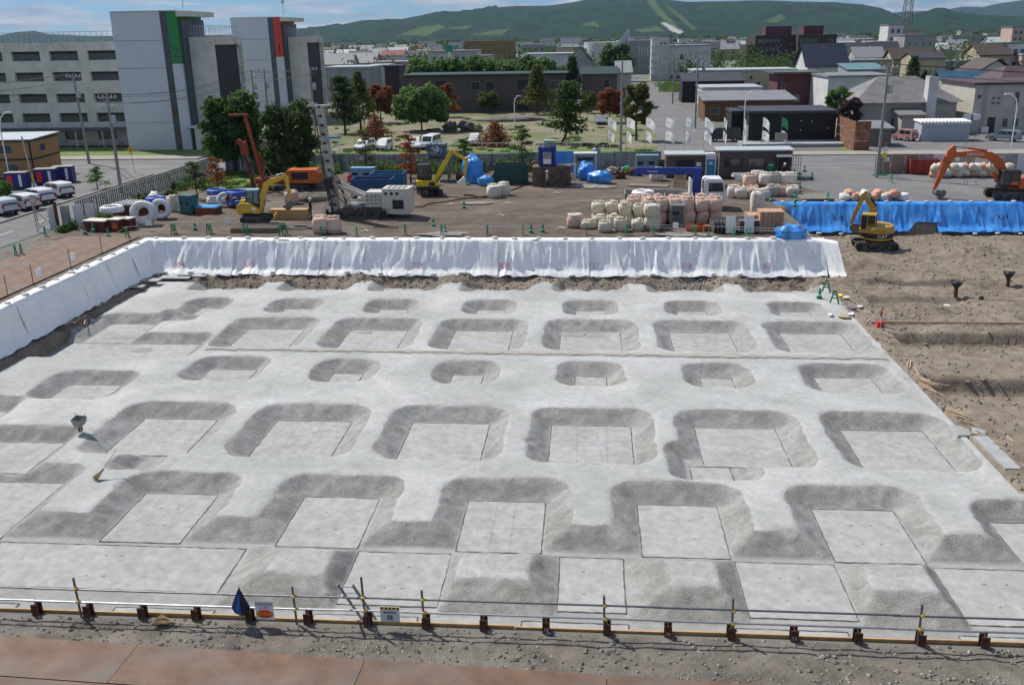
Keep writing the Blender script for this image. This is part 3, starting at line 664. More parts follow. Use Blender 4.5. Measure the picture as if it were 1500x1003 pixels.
# brooms and the wheelbarrow on the concrete
m_straw = mat('straw', (.33, .23, .12), .9, .3, 20); m_bamboo = mat('bamboo', (.42, .33, .19), .7, .2, 9)
def broom(label, loc, rz, lift):
    t = thing('broom', label, 'broom', loc, rz)
    h = Vector((math.cos(lift), 0, math.sin(lift)))
    part('handle', M().cyl(h*.5, h*1.5, .018, .014, 6), m_bamboo, t)
    g = M(); r = random.Random(4)
    for i in range(70):
        s = Vector((0, r.gauss(0, .10), abs(r.gauss(0, .06))+.01)); g.bar(s-h*.02*r.random(), h*.55+Vector((0, r.gauss(0, .015), r.gauss(0, .015))), .012, .012, .02, .02)
    part('bristles', g, m_straw, t)
p = G(140, 704, ZT); broom('straw broom leaning upright on the upper concrete level', (p.x, p.y, ZT+.03), .95, .75)
p = G(240, 908, 0.0); broom('straw broom lying on the gravel strip', (p.x-.1, p.y-.2, .09), -.12, .06)
p = G(119, 633, ZT)
t = thing('wheelbarrow', 'grey metal wheelbarrow tipped up on its nose on concrete', 'wheelbarrow', (p.x, p.y, ZT+.02), -.2); t.scale = (.74, .74, .74)
m_tray = mat('galvanised tray', (.30, .31, .28), .5, .25, 5, .1, .4)
tray = M(); a = [(-.18, -.30, .42), (.18, -.30, .42), (.30, .18, .55), (-.30, .18, .55), (-.30, -.42, .95), (.30, -.42, .95), (.42, .28, 1.02), (-.42, .28, 1.02)]
tray.add(a, [(0,1,2,3),(0,4,5,1),(1,5,6,2),(2,6,7,3),(3,7,4,0)]); tray.add([(x*.95, y*.95, z+.02) for x, y, z in a], [(3,2,1,0),(1,5,4,0),(2,6,5,1),(3,7,6,2),(0,4,7,3)])
part('tray', tray, m_tray, t)
w = part('wheel', M().torus((0, -.02, .2), .15, .05, 16, 6, 'x'), mat('rubber', (.02, .02, .02), .9), t, True); part('hub', M().cyl((-.05, -.02, .2), (.05, -.02, .2), .06), m_galv, w)
for s_ in (-1, 1):
    part('handle', M().tube([(s_*.07, -.05, .2), (s_*.2, .05, .52), (s_*.36, .15, 1.0), (s_*.40, .10, 1.32)], .02, 6), m_galv, t)
    part('leg', M().tube([(s_*.22, .1, .6), (s_*.3, .42, .72), (s_*.3, .45, .58)], .016, 5), m_galv, t)
# ================================================================== MACHINES
m_yel = mat('excavator yellow', (.62, .38, .035), .45, .12, 2, 0, c2=(.45, .29, .05), mixsc=1.2, lo=.5, hi=.75)
m_yel2 = mat('bright machine yellow', (.72, .48, .02), .42, .1, 2)
m_cat = mat('worn ochre paint', (.50, .31, .055), .5, .15, 2, 0, c2=(.36, .23, .06), mixsc=1.5, lo=.5, hi=.75)
m_org = mat('orange machine paint', (.56, .125, .022), .45, .14, 2, 0, c2=(.38, .09, .03), mixsc=1.5, lo=.5, hi=.75)
m_blk = mat('black steel', (.025, .025, .027), .6, .25, 4)
m_trk = mat('muddy track', (.06, .055, .05), .9, .35, 5, .4, c2=(.17, .15, .125), mixsc=2.5, lo=.45, hi=.7)
m_stl = mat('worn bucket steel', (.13, .125, .12), .6, .3, 4, .2, .4, c2=(.24, .22, .19), mixsc=2)
m_gl = glassm('cab glass', (.025, .04, .05)); m_glt = glassm('teal cab glass', (.05, .15, .15))
m_chr = mat('hydraulic rod', (.45, .45, .45), .2, .05, 3, 0, .9)
m_cream = mat('cream machine paint', (.60, .58, .50), .5, .08, 2, 0, c2=(.42, .39, .33), mixsc=1.2, lo=.52, hi=.8)
m_gry = mat('grey machine paint', (.33, .33, .31), .55, .2, 2, 0, c2=(.2, .19, .18), mixsc=1.5)
def crawler(t, L, W, h, gauge, rz=0.0, mt=None):
    q = Matrix.Rotation(rz, 4, 'Z')
    def rot(m): m.v = [tuple(q @ Vector(v)) for v in m.v]; return m
    for s_ in (-1, 1):
        y = s_*gauge/2; n = 7; poly = []
        for i in range(n): a = math.pi/2+math.pi*i/(n-1); poly.append((-L/2+h/2+h/2*math.cos(a), h/2+h/2*math.sin(a)))
        for i in range(n): a = -math.pi/2+math.pi*i/(n-1); poly.append((L/2-h/2+h/2*math.cos(a), h/2+h/2*math.sin(a)))
        tr = part('track', rot(M().prism(poly, 'y', y-W/2, y+W/2)), m_trk, t)
        g = M()
        for i in range(int(L/.28)): g.box((-L/2+h/2+.1+i*.28, y, h+.012), (.10, W*1.02, .04))
        tag(part('shoe', rot(g), m_trk, tr), kind='stuff')
        g = M()
        for i in range(5): g.cyl((-L/2+h/2+i*(L-h)/4, y-W/2-.02, h*.45), (-L/2+h/2+i*(L-h)/4, y+W/2+.02, h*.45), h*(.36 if i in (0, 4) else .2), None, 10)
        tag(part('roller', rot(g), m_blk, tr), kind='stuff')
    part('undercarriage', rot(M().box((0, 0, h*.6), (L*.5, gauge, h*.5)).cyl((0, 0, h*.8), (0, 0, h*1.25), gauge*.33, None, 12)), m_blk, t)
def arm_part(name, pts, w0, w1, y, t, mt, taper=None):
    """plate girder following side-view points with depth given per point (x,z,depth)"""
    up = []; dn = []
    for i, (x, z, d) in enumerate(pts):
        a = pts[max(0, i-1)]; b = pts[min(len(pts)-1, i+1)]; dx_, dz_ = b[0]-a[0], b[1]-a[1]; l = math.hypot(dx_, dz_); nx_, nz_ = -dz_/l, dx_/l
        up.append((x+nx_*d/2, z+nz_*d/2)); dn.append((x-nx_*d/2, z-nz_*d/2))
    return part(name, M().prism(up+dn[::-1], 'y', y-w0/2, y+w0/2), mt, t)
def cylinder(t, a, b, y, r, mt, k=.55):
    a = Vector((a[0], y, a[1])); b = Vector((b[0], y, b[1])); m_ = a.lerp(b, k)
    c = part('hydraulic_cylinder', M().cyl(a, m_, r, None, 8), mt, t); part('rod', M().cyl(m_, b, r*.55, None, 8), m_chr, c)
def bucket(t, p, ang, s, w, mt, open_up=False):
    prof = [(0, 0), (.12, -.28), (.02, -.62), (-.28, -.80), (-.62, -.72), (-.80, -.42), (-.66, -.40), (-.50, -.60), (-.26, -.66), (-.08, -.54), (0, -.28), (-.14, -.02)]
    ca, sa = math.cos(ang), math.sin(ang); P = [(p[0]+s*(x*ca-z*sa), p[1]+s*(x*sa+z*ca)) for x, z in prof]
    b = part('bucket', M().prism(P, 'y', -w/2, w/2), mt, t)
    side = [P[i] for i in (0, 1, 2, 3, 4, 5)]; [part('side_plate', M().prism(side, 'y', q-.02, q+.02), mt, b) for q in (-w/2, w/2)]
    g = M()
    for i in range(4): q = P[5]; g.box((q[0], -w/2+w*(i+.5)/4, q[1]+.05*s), (.10*s, .08, .22*s), 0, 0, -ang)
    tag(part('tooth', g, m_stl, b), kind='stuff')
def cab(t, x0, x1, y0, y1, z0, z1, mt, roof, gl, slope=.12):
    c = part('cab', M().bx(x0, x1, y0, y1, z0, z0+.32), mt, t)
    for x, y in ((x0, y0), (x0, y1), (x1, y0), (x1, y1)): part('pillar', M().bar((x, y, z0+.3), (x-(slope if x == x1 else 0), y, z1), .07), mt, c)
    for y in (y0, y1): part('pillar', M().bar(((x0+x1)/2, y, z0+.3), ((x0+x1)/2, y, z1), .06).bar((x0, y, z0+.75), ((x0+x1)/2, y, z0+.75), .05), mt, c)
    part('roof', M().box(((x0+x1-slope)/2, (y0+y1)/2, z1+.03), (x1-x0-slope+.1, y1-y0+.1, .10), 0, 0, 0, .92, .92), roof, c)
    part('window', M().bx(x0+.03, x1-slope-.02, y0+.02, y1-.02, z0+.32, z1-.02), gl, c); part('seat', M().bx(x0+.2, x0+.55, y0+.3, y1-.3, z0+.3, z0+1.0), m_blk, c)
# -- small yellow excavator with teal cab
p = G(372, 334)
t = thing('excavator', 'yellow mini excavator with teal cab standing on timber skids', 'excavator', (p.x, p.y+1.0, .42), .18)
crawler(t, 2.6, .42, .55, 1.5)
part('house', M().prism([(-1.35, .75), (-1.55, 1.0), (-1.5, 1.45), (-1.15, 1.7), (-.5, 1.62), (.1, 1.25), (.45, 1.0), (.45, .75)], 'y', -.8, .8), m_yel, t)
part('counterweight', M().lathe([(.8, .62), (.95, .68), (.95, .80), (.8, .86)], (-.55, 0, 0), 16), m_blk, t); part('hatch', M().bx(-1.2, -.8, -.45, .25, 1.62, 1.86), m_yel, t)
cab(t, -.72, .42, -.12, .82, 1.15, 2.6, m_blk, mat('teal paint', (.20, .42, .40), .5), m_glt)
part('door_label', M().bx(-.25, .1, -.815, -.80, 1.05, 1.3), m_wh, t)
arm_part('boom', [(.45, .95, .30), (.75, 2.3, .42), (1.05, 3.05, .52), (1.5, 3.35, .44), (2.75, 3.72, .26)], .26, .26, -.15, t, m_yel)
arm_part('stick', [(2.55, 3.95, .2), (2.8, 3.55, .36), (2.95, 1.75, .22)], .22, .2, -.15, t, m_yel)
cylinder(t, (.55, .8), (1.1, 2.7), -.15, .07, m_blk); cylinder(t, (1.25, 3.65), (2.55, 4.0), -.15, .06, m_blk); cylinder(t, (2.95, 3.35), (3.05, 2.0), -.15, .05, m_blk)
bucket(t, (2.95, 1.75), .35, .95, .7, m_stl)
part('blade', M().box((1.55, 0, .38), (.08, 1.9, .36)), m_yel, t)
# -- bright yellow excavator by the skips
p = G(628, 288)
t = thing('excavator', 'bright yellow compact excavator with white bucket beside blue skips', 'excavator', (p.x, p.y+.7, .05), .12)
crawler(t, 2.6, .42, .58, 1.55, -1.2)
part('house', M().prism([(-1.15, 1.0), (-1.25, 1.45), (-1.1, 1.55), (.6, 1.5), (1.0, 1.1), (.9, .95)], 'y', -.95, .95), m_yel2, t)
part('counterweight', M().prism([(-1.2, .62), (-1.3, 1.0), (.9, 1.0), (.95, .62)], 'y', -.97, .97), m_blk, t); part('vent', M().bx(.0, .6, -.965, -.95, 1.05, 1.4), m_blk, t)
cab(t, -1.15, .25, -.25, .85, 1.5, 2.95, m_blk, m_blk, m_gl)
arm_part('boom', [(.55, 1.4, .34), (1.25, 2.6, .46), (1.9, 3.55, .40), (2.35, 4.35, .3)], .28, .28, -.3, t, m_yel2)
arm_part('boom_extension', [(2.3, 4.45, .3), (2.95, 4.0, .34), (3.75, 3.45, .24)], .24, .24, -.3, t, m_yel2)
arm_part('stick', [(3.9, 3.75, .2), (3.8, 3.3, .34), (3.55, 1.75, .22)], .22, .22, -.3, t, m_yel2)
cylinder(t, (.7, 1.2), (1.6, 2.6), -.3, .08, m_blk); cylinder(t, (2.7, 4.35), (3.85, 3.9), -.3, .06, m_blk)
bucket(t, (3.5, 1.75), .2, 1.05, .8, m_wh)
# -- ochre excavator down in the dug field
p = G(1285, 368, -2.5)
t = thing('excavator', 'ochre crawler excavator with raised boom in the dug field', 'excavator', (p.x, p.y+.9, sfix(p.x, p.y+.9)+.03), R_(157))
crawler(t, 3.5, .5, .72, 1.75, R_(18))
prof = [(1.28, .86), (1.38, .98), (1.38, 1.22)]
part('turntable', M().lathe([(1.15, .82), (1.25, .90), (1.32, 1.05)], (-.1, 0, 0), 24), m_cat, t, True)
bnd = part('band', M().lathe([(1.32, 1.05), (1.34, 1.08), (1.34, 1.42), (1.32, 1.45)], (-.1, 0, 0), 24), m_blk, t, True)
part('house', M().lathe([(1.33, 1.45), (1.36, 1.5), (1.34, 1.98), (1.2, 2.08), (.2, 2.1)], (-.1, 0, 0), 24), m_cat, t, True)
me = text_mesh('CAT', .42)
for v in me.vertices:
    a = 2.02+v.co.x/1.36; v.co = Vector((-.1+1.362*math.cos(a), 1.362*math.sin(a), 1.12+v.co.y*.95))
me.materials.clear(); me.materials.append(m_wh); part('lettering', me, None, bnd)
cab(t, .02, 1.25, .12, 1.08, 1.45, 2.95, m_cat, m_cat, m_gl)
arm_part('boom', [(.9, 1.7, .36), (.45, 2.7, .44), (.42, 3.15, .58), (.75, 3.75, .46), (1.25, 4.3, .34)], .34, .3, -.35, t, m_cat)
arm_part('stick', [(1.1, 4.7, .2), (1.35, 4.2, .4), (1.75, 3.0, .30), (2.1, 1.85, .22)], .26, .26, -.35, t, m_cat)
cylinder(t, (1.1, 1.6), (.8, 2.9), -.15, .08, m_blk); cylinder(t, (.22, 3.5), (1.05, 4.65), -.35, .07, m_blk, .6); cylinder(t, (1.5, 4.0), (2.25, 2.2), -.35, .06, m_cat)
bucket(t, (2.1, 1.85), -.5, 1.05, .85, m_stl)
# -- big orange excavator
p = G(1470, 296)
t = thing('excavator', 'large orange excavator reaching over the asphalt behind blue sheets', 'excavator', (p.x+1.4, p.y+1.6, .02), math.pi-.05); t.scale = (.92, .92, .9)
crawler(t, 4.6, .6, .95, 2.6)
part('house', M().prism([(-2.4, 1.15), (-2.6, 1.6), (-2.5, 2.2), (-.6, 2.25), (.8, 1.9), (1.1, 1.15)], 'y', -1.35, 1.35), m_org, t); part('skirt', M().bx(-2.3, 1.3, -1.37, 1.37, 1.0, 1.25), m_blk, t)
cab(t, .05, 1.75, .25, 1.35, 1.3, 3.0, m_blk, m_blk, m_gl)
bo = arm_part('boom', [(.75, 1.7, .5), (1.1, 2.7, .75), (1.75, 3.75, .95), (2.6, 4.35, .8), (4.1, 4.55, .62), (6.0, 4.45, .5)], .42, .4, -.35, t, m_org)
text_part('HITACHI', .42, m_wh, bo, lambda a, b: Vector((4.0-a, .07-.35-.0+.215-.07, 4.38+b)))
arm_part('stick', [(6.05, 5.35, .3), (6.25, 4.75, .85), (6.65, 3.4, .6), (7.5, .95, .3)], .34, .34, -.35, t, m_org)
cylinder(t, (1.5, 1.6), (2.3, 3.6), .0, .12, m_org); cylinder(t, (1.5, 1.6), (2.3, 3.6), -.7, .12, m_org); cylinder(t, (2.9, 4.85), (6.1, 5.3), -.35, .11, m_org, .6); cylinder(t, (6.85, 4.3), (7.65, 1.6), -.35, .09, m_org)
bucket(t, (7.5, .98), -.15, 1.1, 1.2, m_stl)
# -- grey drill rig with tall mast and cream power pack
p = G(533, 322)
t = thing('drill_rig', 'crawler drill rig with tall pale slotted mast and cream power pack', 'drill rig', (p.x-.2, p.y+1.5, .03), -.03)
crawler(t, 4.6, .55, .85, 1.9)
m_mast = mat('pale mast paint', (.44, .43, .38), .55, .15, 2, 0, c2=(.28, .26, .22), mixsc=1.3)
mtop = HZ(473, 157, p.y+1.5)
B0, B1 = Vector((-2.55, -.25, .35)), Vector((-3.35, -.25, mtop))
ms = part('mast', M().bar(B0+Vector((0, .3, 0)), B1+Vector((0, .3, 0)), .62, .10).bar(B0+Vector((-.26, 0, 0)), B1+Vector((-.26, 0, 0)), .10, .55).bar(B0+Vector((.26, 0, 0)), B1+Vector((.26, 0, 0)), .10, .55), m_mast, t)
for i in range(int(mtop/.75)):
    q = B0.lerp(B1, (i+.5)/int(mtop/.75)); part('rung_plate', M().box((q.x, q.y-.02, q.z), (.44, .5, .64)), m_mast, ms)
    q = B0.lerp(B1, (i+1.0)/int(mtop/.75)); part('slot', M().box((q.x+.03, q.y-.27, q.z), (.13, .05, .26)), m_blk, ms)
part('head_beam', M().box((B1.x-.05, B1.y, B1.z+.08), (2.0, .55, .16)).cyl((B1.x-.7, -.3, B1.z+.2), (B1.x-.7, .0, B1.z+.2), .2), m_mast, t)
part('rotary_head', M().box((-2.95, -.75, 3.1), (.6, .5, .9)).cyl((-2.75, -.75, .2), (-3.0, -.75, 2.8), .09), m_blk, t)
part('kelly_rod', M().cyl((-3.05, -.62, 1.0), (-3.72, -.62, mtop-.4), .06), m_blk, t)
g = M(); rr = random.Random(5)
for i in range(7):
    y = -.9+rr.random()*.5; a = Vector((-2.6-.3*rr.random(), y, 2.6+rr.random()*2)); g.tube([a, a+Vector((.7, 0, -1.0)), Vector((-1.6+rr.random()*.6, y, 1.0)), Vector((-1.2, y*.6, 1.2))], .035)
tag(part('hose', g, m_blk, t), kind='stuff')
part('stabiliser', M().box((-2.75, -.2, .28), (1.3, 1.5, .5)).cyl((-3.2, -.9, 0), (-3.2, -.9, .8), .12).cyl((-2.2, -.9, 0), (-2.2, -.9, .8), .12), m_blk, t)
g = M()
for y in (-.55, .35): g.bar((-2.3, y, 2.9), (.9, y, 1.55), .16, .34).bar((-1.9, y, 1.3), (-.4, y, 2.2), .14, .14)
g.bx(-.5, .9, -.6, .4, 1.35, 1.75); part('mast_arm', g, m_cream, t)
part('deck', M().bx(-1.7, 1.8, -.8, .75, .9, 1.15), m_gry, t)
pk = part('engine_cover', M().bx(.35, 1.85, -.95, .8, 1.0, 2.3), m_cream, t); g = M()
for i in range(3):
    for j in range(4): part('grille', M().box((.55+.36*j, -.953, 1.3+.32*i), (.22, .012, .18)), m_gry, pk)
pw = part('power_pack', M().bx(1.9, 4.3, -1.1, .95, .42, 2.62), m_cream, t)
part('grille', M().box((3.3, -1.103, 1.25), (1.0, .012, .8)), m_blk, pw); g = M()
for i in range(4):
    for j in range(2): part('vent', M().box((2.4+.45*i, -.5+.8*j, 2.625), (.26, .5, .02)), m_blk, pw)
for i in range(3): part('vent', M().box((2.25+.5*i, -1.103, 2.2), (.26, .012, .24)), m_blk, pw)
part('ladder', M().bar((-3.9, -1.2, .1), (-3.0, -1.0, 1.7), .05).bar((-3.6, -1.5, .1), (-2.7, -1.3, 1.7), .05).box((-3.6, -1.3, .5), (.5, .06, .06), .7).box((-3.3, -1.25, 1.0), (.5, .06, .06), .7).box((-3.0, -1.2, 1.5), (.5, .06, .06), .7), m_galv, t)
# -- orange piling machine at the back with a red leader mast
m_redm = mat('red oxide mast', (.36, .07, .03), .6, .2, 2, 0, c2=(.22, .06, .03), mixsc=1.5)
p = G(435, 283)
t = thing('piling_machine', 'orange crawler piling machine with tall red leader mast under trees', 'piling machine', (p.x-1.0, p.y+2.4, .03), .06)
crawler(t, 4.0, .5, .8, 2.0)
part('house', M().prism([(-.8, 1.0), (-.9, 2.2), (-.4, 2.75), (2.8, 2.75), (3.1, 2.2), (3.1, 1.0)], 'y', -1.2, 1.2), m_org, t); part('vent', M().bx(.1, 1.9, -1.22, -1.2, 1.5, 2.45), m_blk, t)
part('front_frame', M().bx(-4.2, -.8, -.5, .5, .9, 1.6).bx(-3.9, -3.0, -.7, .7, .2, 1.5), m_redm, t)
t.scale = (.95, .95, .78); lt = HZ(378, 168, p.y+2.4)/.78; A, B = Vector((-3.3, 0, .3)), Vector((-4.75, 0, lt))
lm = part('leader_mast', M().bar(A, B, .34, .32).bar(A+Vector((.6, 0, 0)), A.lerp(B, .42)+Vector((.25, 0, 0)), .14).bar(A+Vector((.35, .0, 3.0)), A.lerp(B, .6), .1), m_redm, t); part('head_beam', M().box((B.x-.7, 0, B.z), (2.2, .3, .22)), m_redm, lm)
hm = A.lerp(B, .55); part('hammer', M().box((hm.x-1.1, 0, hm.z), (.75, .6, 1.7), 0, 0, -.12).cyl((hm.x-1.6, -.2, hm.z+.8), (hm.x-1.6, .2, hm.z+.8), .35), m_redm, t)
part('auger', M().cyl((hm.x-.6, 0, .2), (hm.x-1.0, 0, hm.z-1), .12), m_rust, t)
g = M(); g.tube([(hm.x-.8, -.3, hm.z-1), (hm.x-.2, -.3, hm.z-3.5), (hm.x+.6, -.3, hm.z-3.9), (-2.9, -.3, 3.2), (-2.2, -.3, 1.8)], .05); part('hose', g, m_gry, t)
# leaning timber poles beside it
for i, (px, py, py2) in enumerate(((377, 291, 236),)):
    q = G(px, py); o = solo('pile_pole', M().cyl((0, 0, 0), (-.45, 0, HZ(px-8, py2, q.y)), .13), m_rust, 'rust brown steel pile leaning by the red leader mast', 'pile', (q.x, q.y, 0))
# -- crane truck
t = thing('crane_truck', 'flatbed truck with white cab and blue loading crane', 'truck', (8.0, 84.2, .03), -.02)
m_wcab = mat('white truck paint', (.72, .73, .74), .35, .05, 1.5)
m_cblue = mat('blue crane paint', (.02, .05, .30), .45, .15, 2)
part('chassis', M().bx(-4.4, 4.2, -.45, .45, .55, .85), m_blk, t)
for x in (-2.6, 3.2):
    for y in (-.95, .95):
        w = part('wheel', M().cyl((x, y-.16, .45), (x, y+.16, .45), .45, None, 16), MATS['rubber'], t); part('rim', M().cyl((x, y-.17, .45), (x, y+.17, .45), .24, None, 12), m_galv, w)
bd = part('bed', M().bx(-4.6, 1.3, -1.1, 1.1, .9, 1.05), m_gry, t); part('side_board', M().bx(-4.6, 1.3, -1.14, -1.08, 1.05, 1.45).bx(-4.6, 1.3, 1.08, 1.14, 1.05, 1.45).bx(-4.66, -4.58, -1.1, 1.1, 1.05, 1.45), m_gry, bd); part('head_board', M().bx(1.15, 1.28, -1.1, 1.1, 1.05, 2.6), m_wcab, bd)
cb_ = part('cab', M().prism([(2.35, .75), (2.35, 2.55), (2.55, 2.72), (3.85, 2.72), (4.1, 2.5), (4.3, 1.6), (4.3, .7)], 'y', -1.1, 1.1), m_wcab, t)
part('windscreen', M().add([(4.315, -.95, 1.62), (4.315, .95, 1.62), (4.12, .95, 2.42), (4.12, -.95, 2.42)], [(0, 1, 2, 3)]), m_gl, cb_)
part('window', M().prism([(2.75, 1.6), (4.1, 1.6), (3.95, 2.4), (2.75, 2.4)], 'y', -1.112, -1.10), m_gl, cb_); part('window', M().bx(2.34, 2.345, -.7, .7, 1.7, 2.4), m_gl, cb_)
part('door', M().bx(2.7, 4.0, -1.115, -1.105, .85, 1.58), m_wcab, cb_); part('mirror', M().box((4.25, -1.3, 2.1), (.1, .16, .4)), m_blk, cb_); part('step', M().bx(2.9, 3.9, -1.12, -.9, .4, .7), m_blk, cb_)
part('crane_post', M().bx(1.45, 2.15, -.35, .35, .9, 3.2), m_cblue, t); bm = part('crane_boom', M().bar((2.15, -.1, 3.3), (-3.6, -.1, 3.35), .38, .6), m_cblue, t); part('crane_tip', M().box((-3.7, -.1, 3.2), (.35, .3, .7)), m_cblue, t)
text_part('TADANO', .22, m_wh, bm, lambda a, b: Vector((-2.2+a, -.30, 3.22+b)))
pq = part('hose_roll', M().torus((-3.0, -.2, 1.35), .8, .25, 20, 7, 'z', 1, .3, 2), m_white, t, True)
# ================================================================== PEOPLE
m_skin = flat('skin', (.45, .27, .19), .6); m_helm = flat('white helmet', (.75, .76, .76), .35)
def person(label, loc, rz, shirt, pants, pose):
    """continuous skinned body; pose gives joints"""
    t = thing('person', label, 'person', loc, rz)
    J = dict(pel=(0,0,.95), chest=(0,0,1.32), neck=(0,0,1.50), head=(.02,0,1.64), sl=(0,.19,1.42), sr=(0,-.19,1.42), el=(.02,.26,1.15), er=(.02,-.26,1.15), wl=(.10,.24,.92), wr=(.10,-.24,.92), hl=(.13,.23,.84), hr=(.13,-.23,.84),
             ll=(0,.1,.90), lr=(0,-.1,.90), kl=(.02,.11,.5), kr=(.02,-.11,.5), al=(0,.11,.08), ar=(0,-.11,.08), tl=(.16,.12,.03), tr=(.16,-.12,.03)); J.update(pose)
    Rr = dict(pel=.15, chest=.165, neck=.06, head=.10, sl=.085, sr=.085, el=.055, er=.055, wl=.042, wr=.042, hl=.045, hr=.045, ll=.10, lr=.10, kl=.07, kr=.07, al=.05, ar=.05, tl=.045, tr=.045)
    ks = list(J); E_ = [('pel','chest'),('chest','neck'),('neck','head'),('chest','sl'),('sl','el'),('el','wl'),('wl','hl'),('chest','sr'),('sr','er'),('er','wr'),('wr','hr'),('pel','ll'),('ll','kl'),('kl','al'),('al','tl'),('pel','lr'),('lr','kr'),('kr','ar'),('ar','tr')]
    me = bpy.data.meshes.new('body'); me.from_pydata([J[k] for k in ks], [(ks.index(a), ks.index(b)) for a, b in E_], [])
    o = bpy.data.objects.new('body', me); COL.objects.link(o)
    md = o.modifiers.new('s', 'SKIN'); sv = me.skin_vertices[0].data
    for i, k in enumerate(ks): sv[i].radius = (Rr[k], Rr[k]); sv[i].use_root = (k == 'pel')
    o.modifiers.new('u', 'SUBSURF').levels = 1; o.modifiers['u'].render_levels = 1
    dg = bpy.context.evaluated_depsgraph_get(); dg.update(); bm_ = bpy.data.meshes.new_from_object(o.evaluated_get(dg)); bpy.data.objects.remove(o)
    for mt in (shirt, pants, m_skin): bm_.materials.append(mt)
    hip = J['pel'][2]
    for f in bm_.polygons:
        c = f.center; f.use_smooth = True
        f.material_index = 2 if c.z > J['neck'][2]-.02 or min((Vector(J['hl'])-c).length, (Vector(J['hr'])-c).length) < .09 else 0 if c.z > hip-.03 else 1
    part('body', bm_, None, t)
    h = Vector(J['head']); hd = part('helmet', M().lathe([(.135, .0), (.13, .06), (.10, .12), (.04, .15)], (h.x, h.y, h.z+.02), 12), m_helm, t, True); part('brim', M().lathe([(.165, .0), (.16, .02)], (h.x+.03, h.y, h.z+.01), 12), m_helm, hd)
    part('boot', M().box((J['al'][0]+.06, J['al'][1], .05), (.26, .1, .1)), m_blk, t); part('boot', M().box((J['ar'][0]+.06, J['ar'][1], .05), (.26, .1, .1)), m_blk, t)
    part('nose', M().box((h.x+.115, h.y, h.z-.04), (.03, .025, .04)), m_skin, t)
m_dk = flat('dark work clothes', (.025, .027, .04), .9); m_gyc = flat('grey work shirt', (.30, .32, .35), .9); m_nv = flat('navy work trousers', (.03, .04, .075), .9); m_tan = flat('tan work shirt', (.42, .33, .24), .9)
p = G(456, 320); person('person in dark work clothes and white helmet beside the drill rig', (p.x, p.y, .05), .2, m_dk, m_dk, {})
p = G(802, 276); person('person in grey shirt and white helmet striding across the yard', (p.x, p.y, .05), -2.9, m_gyc, m_dk, dict(kl=(.18,.1,.5), al=(.30,.1,.1), tl=(.46,.1,.06), kr=(-.02,-.1,.5), ar=(-.30,-.1,.12), tr=(-.16,-.1,.04)))
p = G(722, 270); person('person in tan shirt bending by a small blue sheeted heap', (p.x, p.y, .05), .3, m_tan, m_nv, dict(chest=(.18,0,1.25), neck=(.3,0,1.38), head=(.38,0,1.46), sl=(.22,.19,1.32), sr=(.22,-.19,1.32), el=(.38,.24,1.08), er=(.38,-.24,1.08), wl=(.5,.2,.92), wr=(.5,-.2,.92), hl=(.56,.18,.86), hr=(.56,-.18,.86)))
p = G(1150, 290)
person('person in dark clothes at the open door of the brown site office', (20.9, 100.6, .05), -1.5, m_dk, m_nv, {})
# ================================================================== YARD OBJECTS
def bagcloth(name, c): return mat(name, c, .85, .13, 2.5, .5, c2=tuple(v*.75 for v in c), mixsc=2, lo=.5, hi=.75, bsc=7)
m_bpink = bagcloth('pink bag cloth', (.62, .44, .345)); m_bcream = bagcloth('cream bag cloth', (.60, .54, .415)); m_bwhite = bagcloth('white bag cloth', (.68, .62, .54)); m_bgrey = bagcloth('grey bag cloth', (.40, .38, .33))
m_tie = mat('white bag neck', (.72, .70, .64), .85, .15, 4, .4)
def bigbag(label, loc, mt, group, w=1.05, h=1.0, kind=0, seed=0, rz=0.0):
    t = thing('bulk_bag', label, 'bulk bag', loc, rz, group); r = random.Random(seed+11); n = 16; vs = []; prof = [(.80, 0), (.96, .08), (1.03, .35), (1.04, .65), (.98, .88), (.82, .99), (.45, 1.04)]
    lean = (r.uniform(-.14, .14), r.uniform(-.12, .12)); w *= r.uniform(.9, 1.08); h *= r.uniform(.9, 1.06)
    for q, z in prof:
        for i in range(n):
            a = 2*math.pi*i/n; sq = 1/max(abs(math.cos(a)), abs(math.sin(a)))**.45
            k = q*sq*(1+.17*mn.noise((math.cos(a)*1.3+seed, math.sin(a)*1.3, z*2.2+seed)))*w/2
            vs.append((k*math.cos(a)+lean[0]*z, k*math.sin(a)+lean[1]*z, z*h*(1+.04*mn.noise((a, seed, 1)))))
    fs = [(j*n+i, j*n+(i+1) % n, (j+1)*n+(i+1) % n, (j+1)*n+i) for j in range(len(prof)-1) for i in range(n)]+[tuple(range((len(prof)-1)*n, len(prof)*n))]
    part('sack', M().add(vs, fs), mt, t, True)
    g = M()
    if kind == 1:      # open with rolled white rim
        g.torus((lean[0], lean[1], h*1.02), w*.40, .10, 18, 6, 'z', .9, .6, seed)
    else:              # gathered, tied neck
        for i in range(5): a = r.random()*6.3; g.blob((lean[0]+.2*math.cos(a)*w, lean[1]+.2*math.sin(a)*w, h*1.06+.04*r.random()), (.42*w, .30*w, .20), seed+i, .7, 7, 5, 1, 2.4)
    part('neck', g, m_tie if kind else mt, t, kind == 1)
    for s_ in (-1, 1):
        part('lifting_loop', M().tube([(s_*.36*w, -.36*w, h*.9), (s_*.40*w, -.2*w, h*1.16), (s_*.38*w, .15*w, h*1.14), (s_*.36*w, .36*w, h*.9)], .022, 4), m_tie, t)
    return t
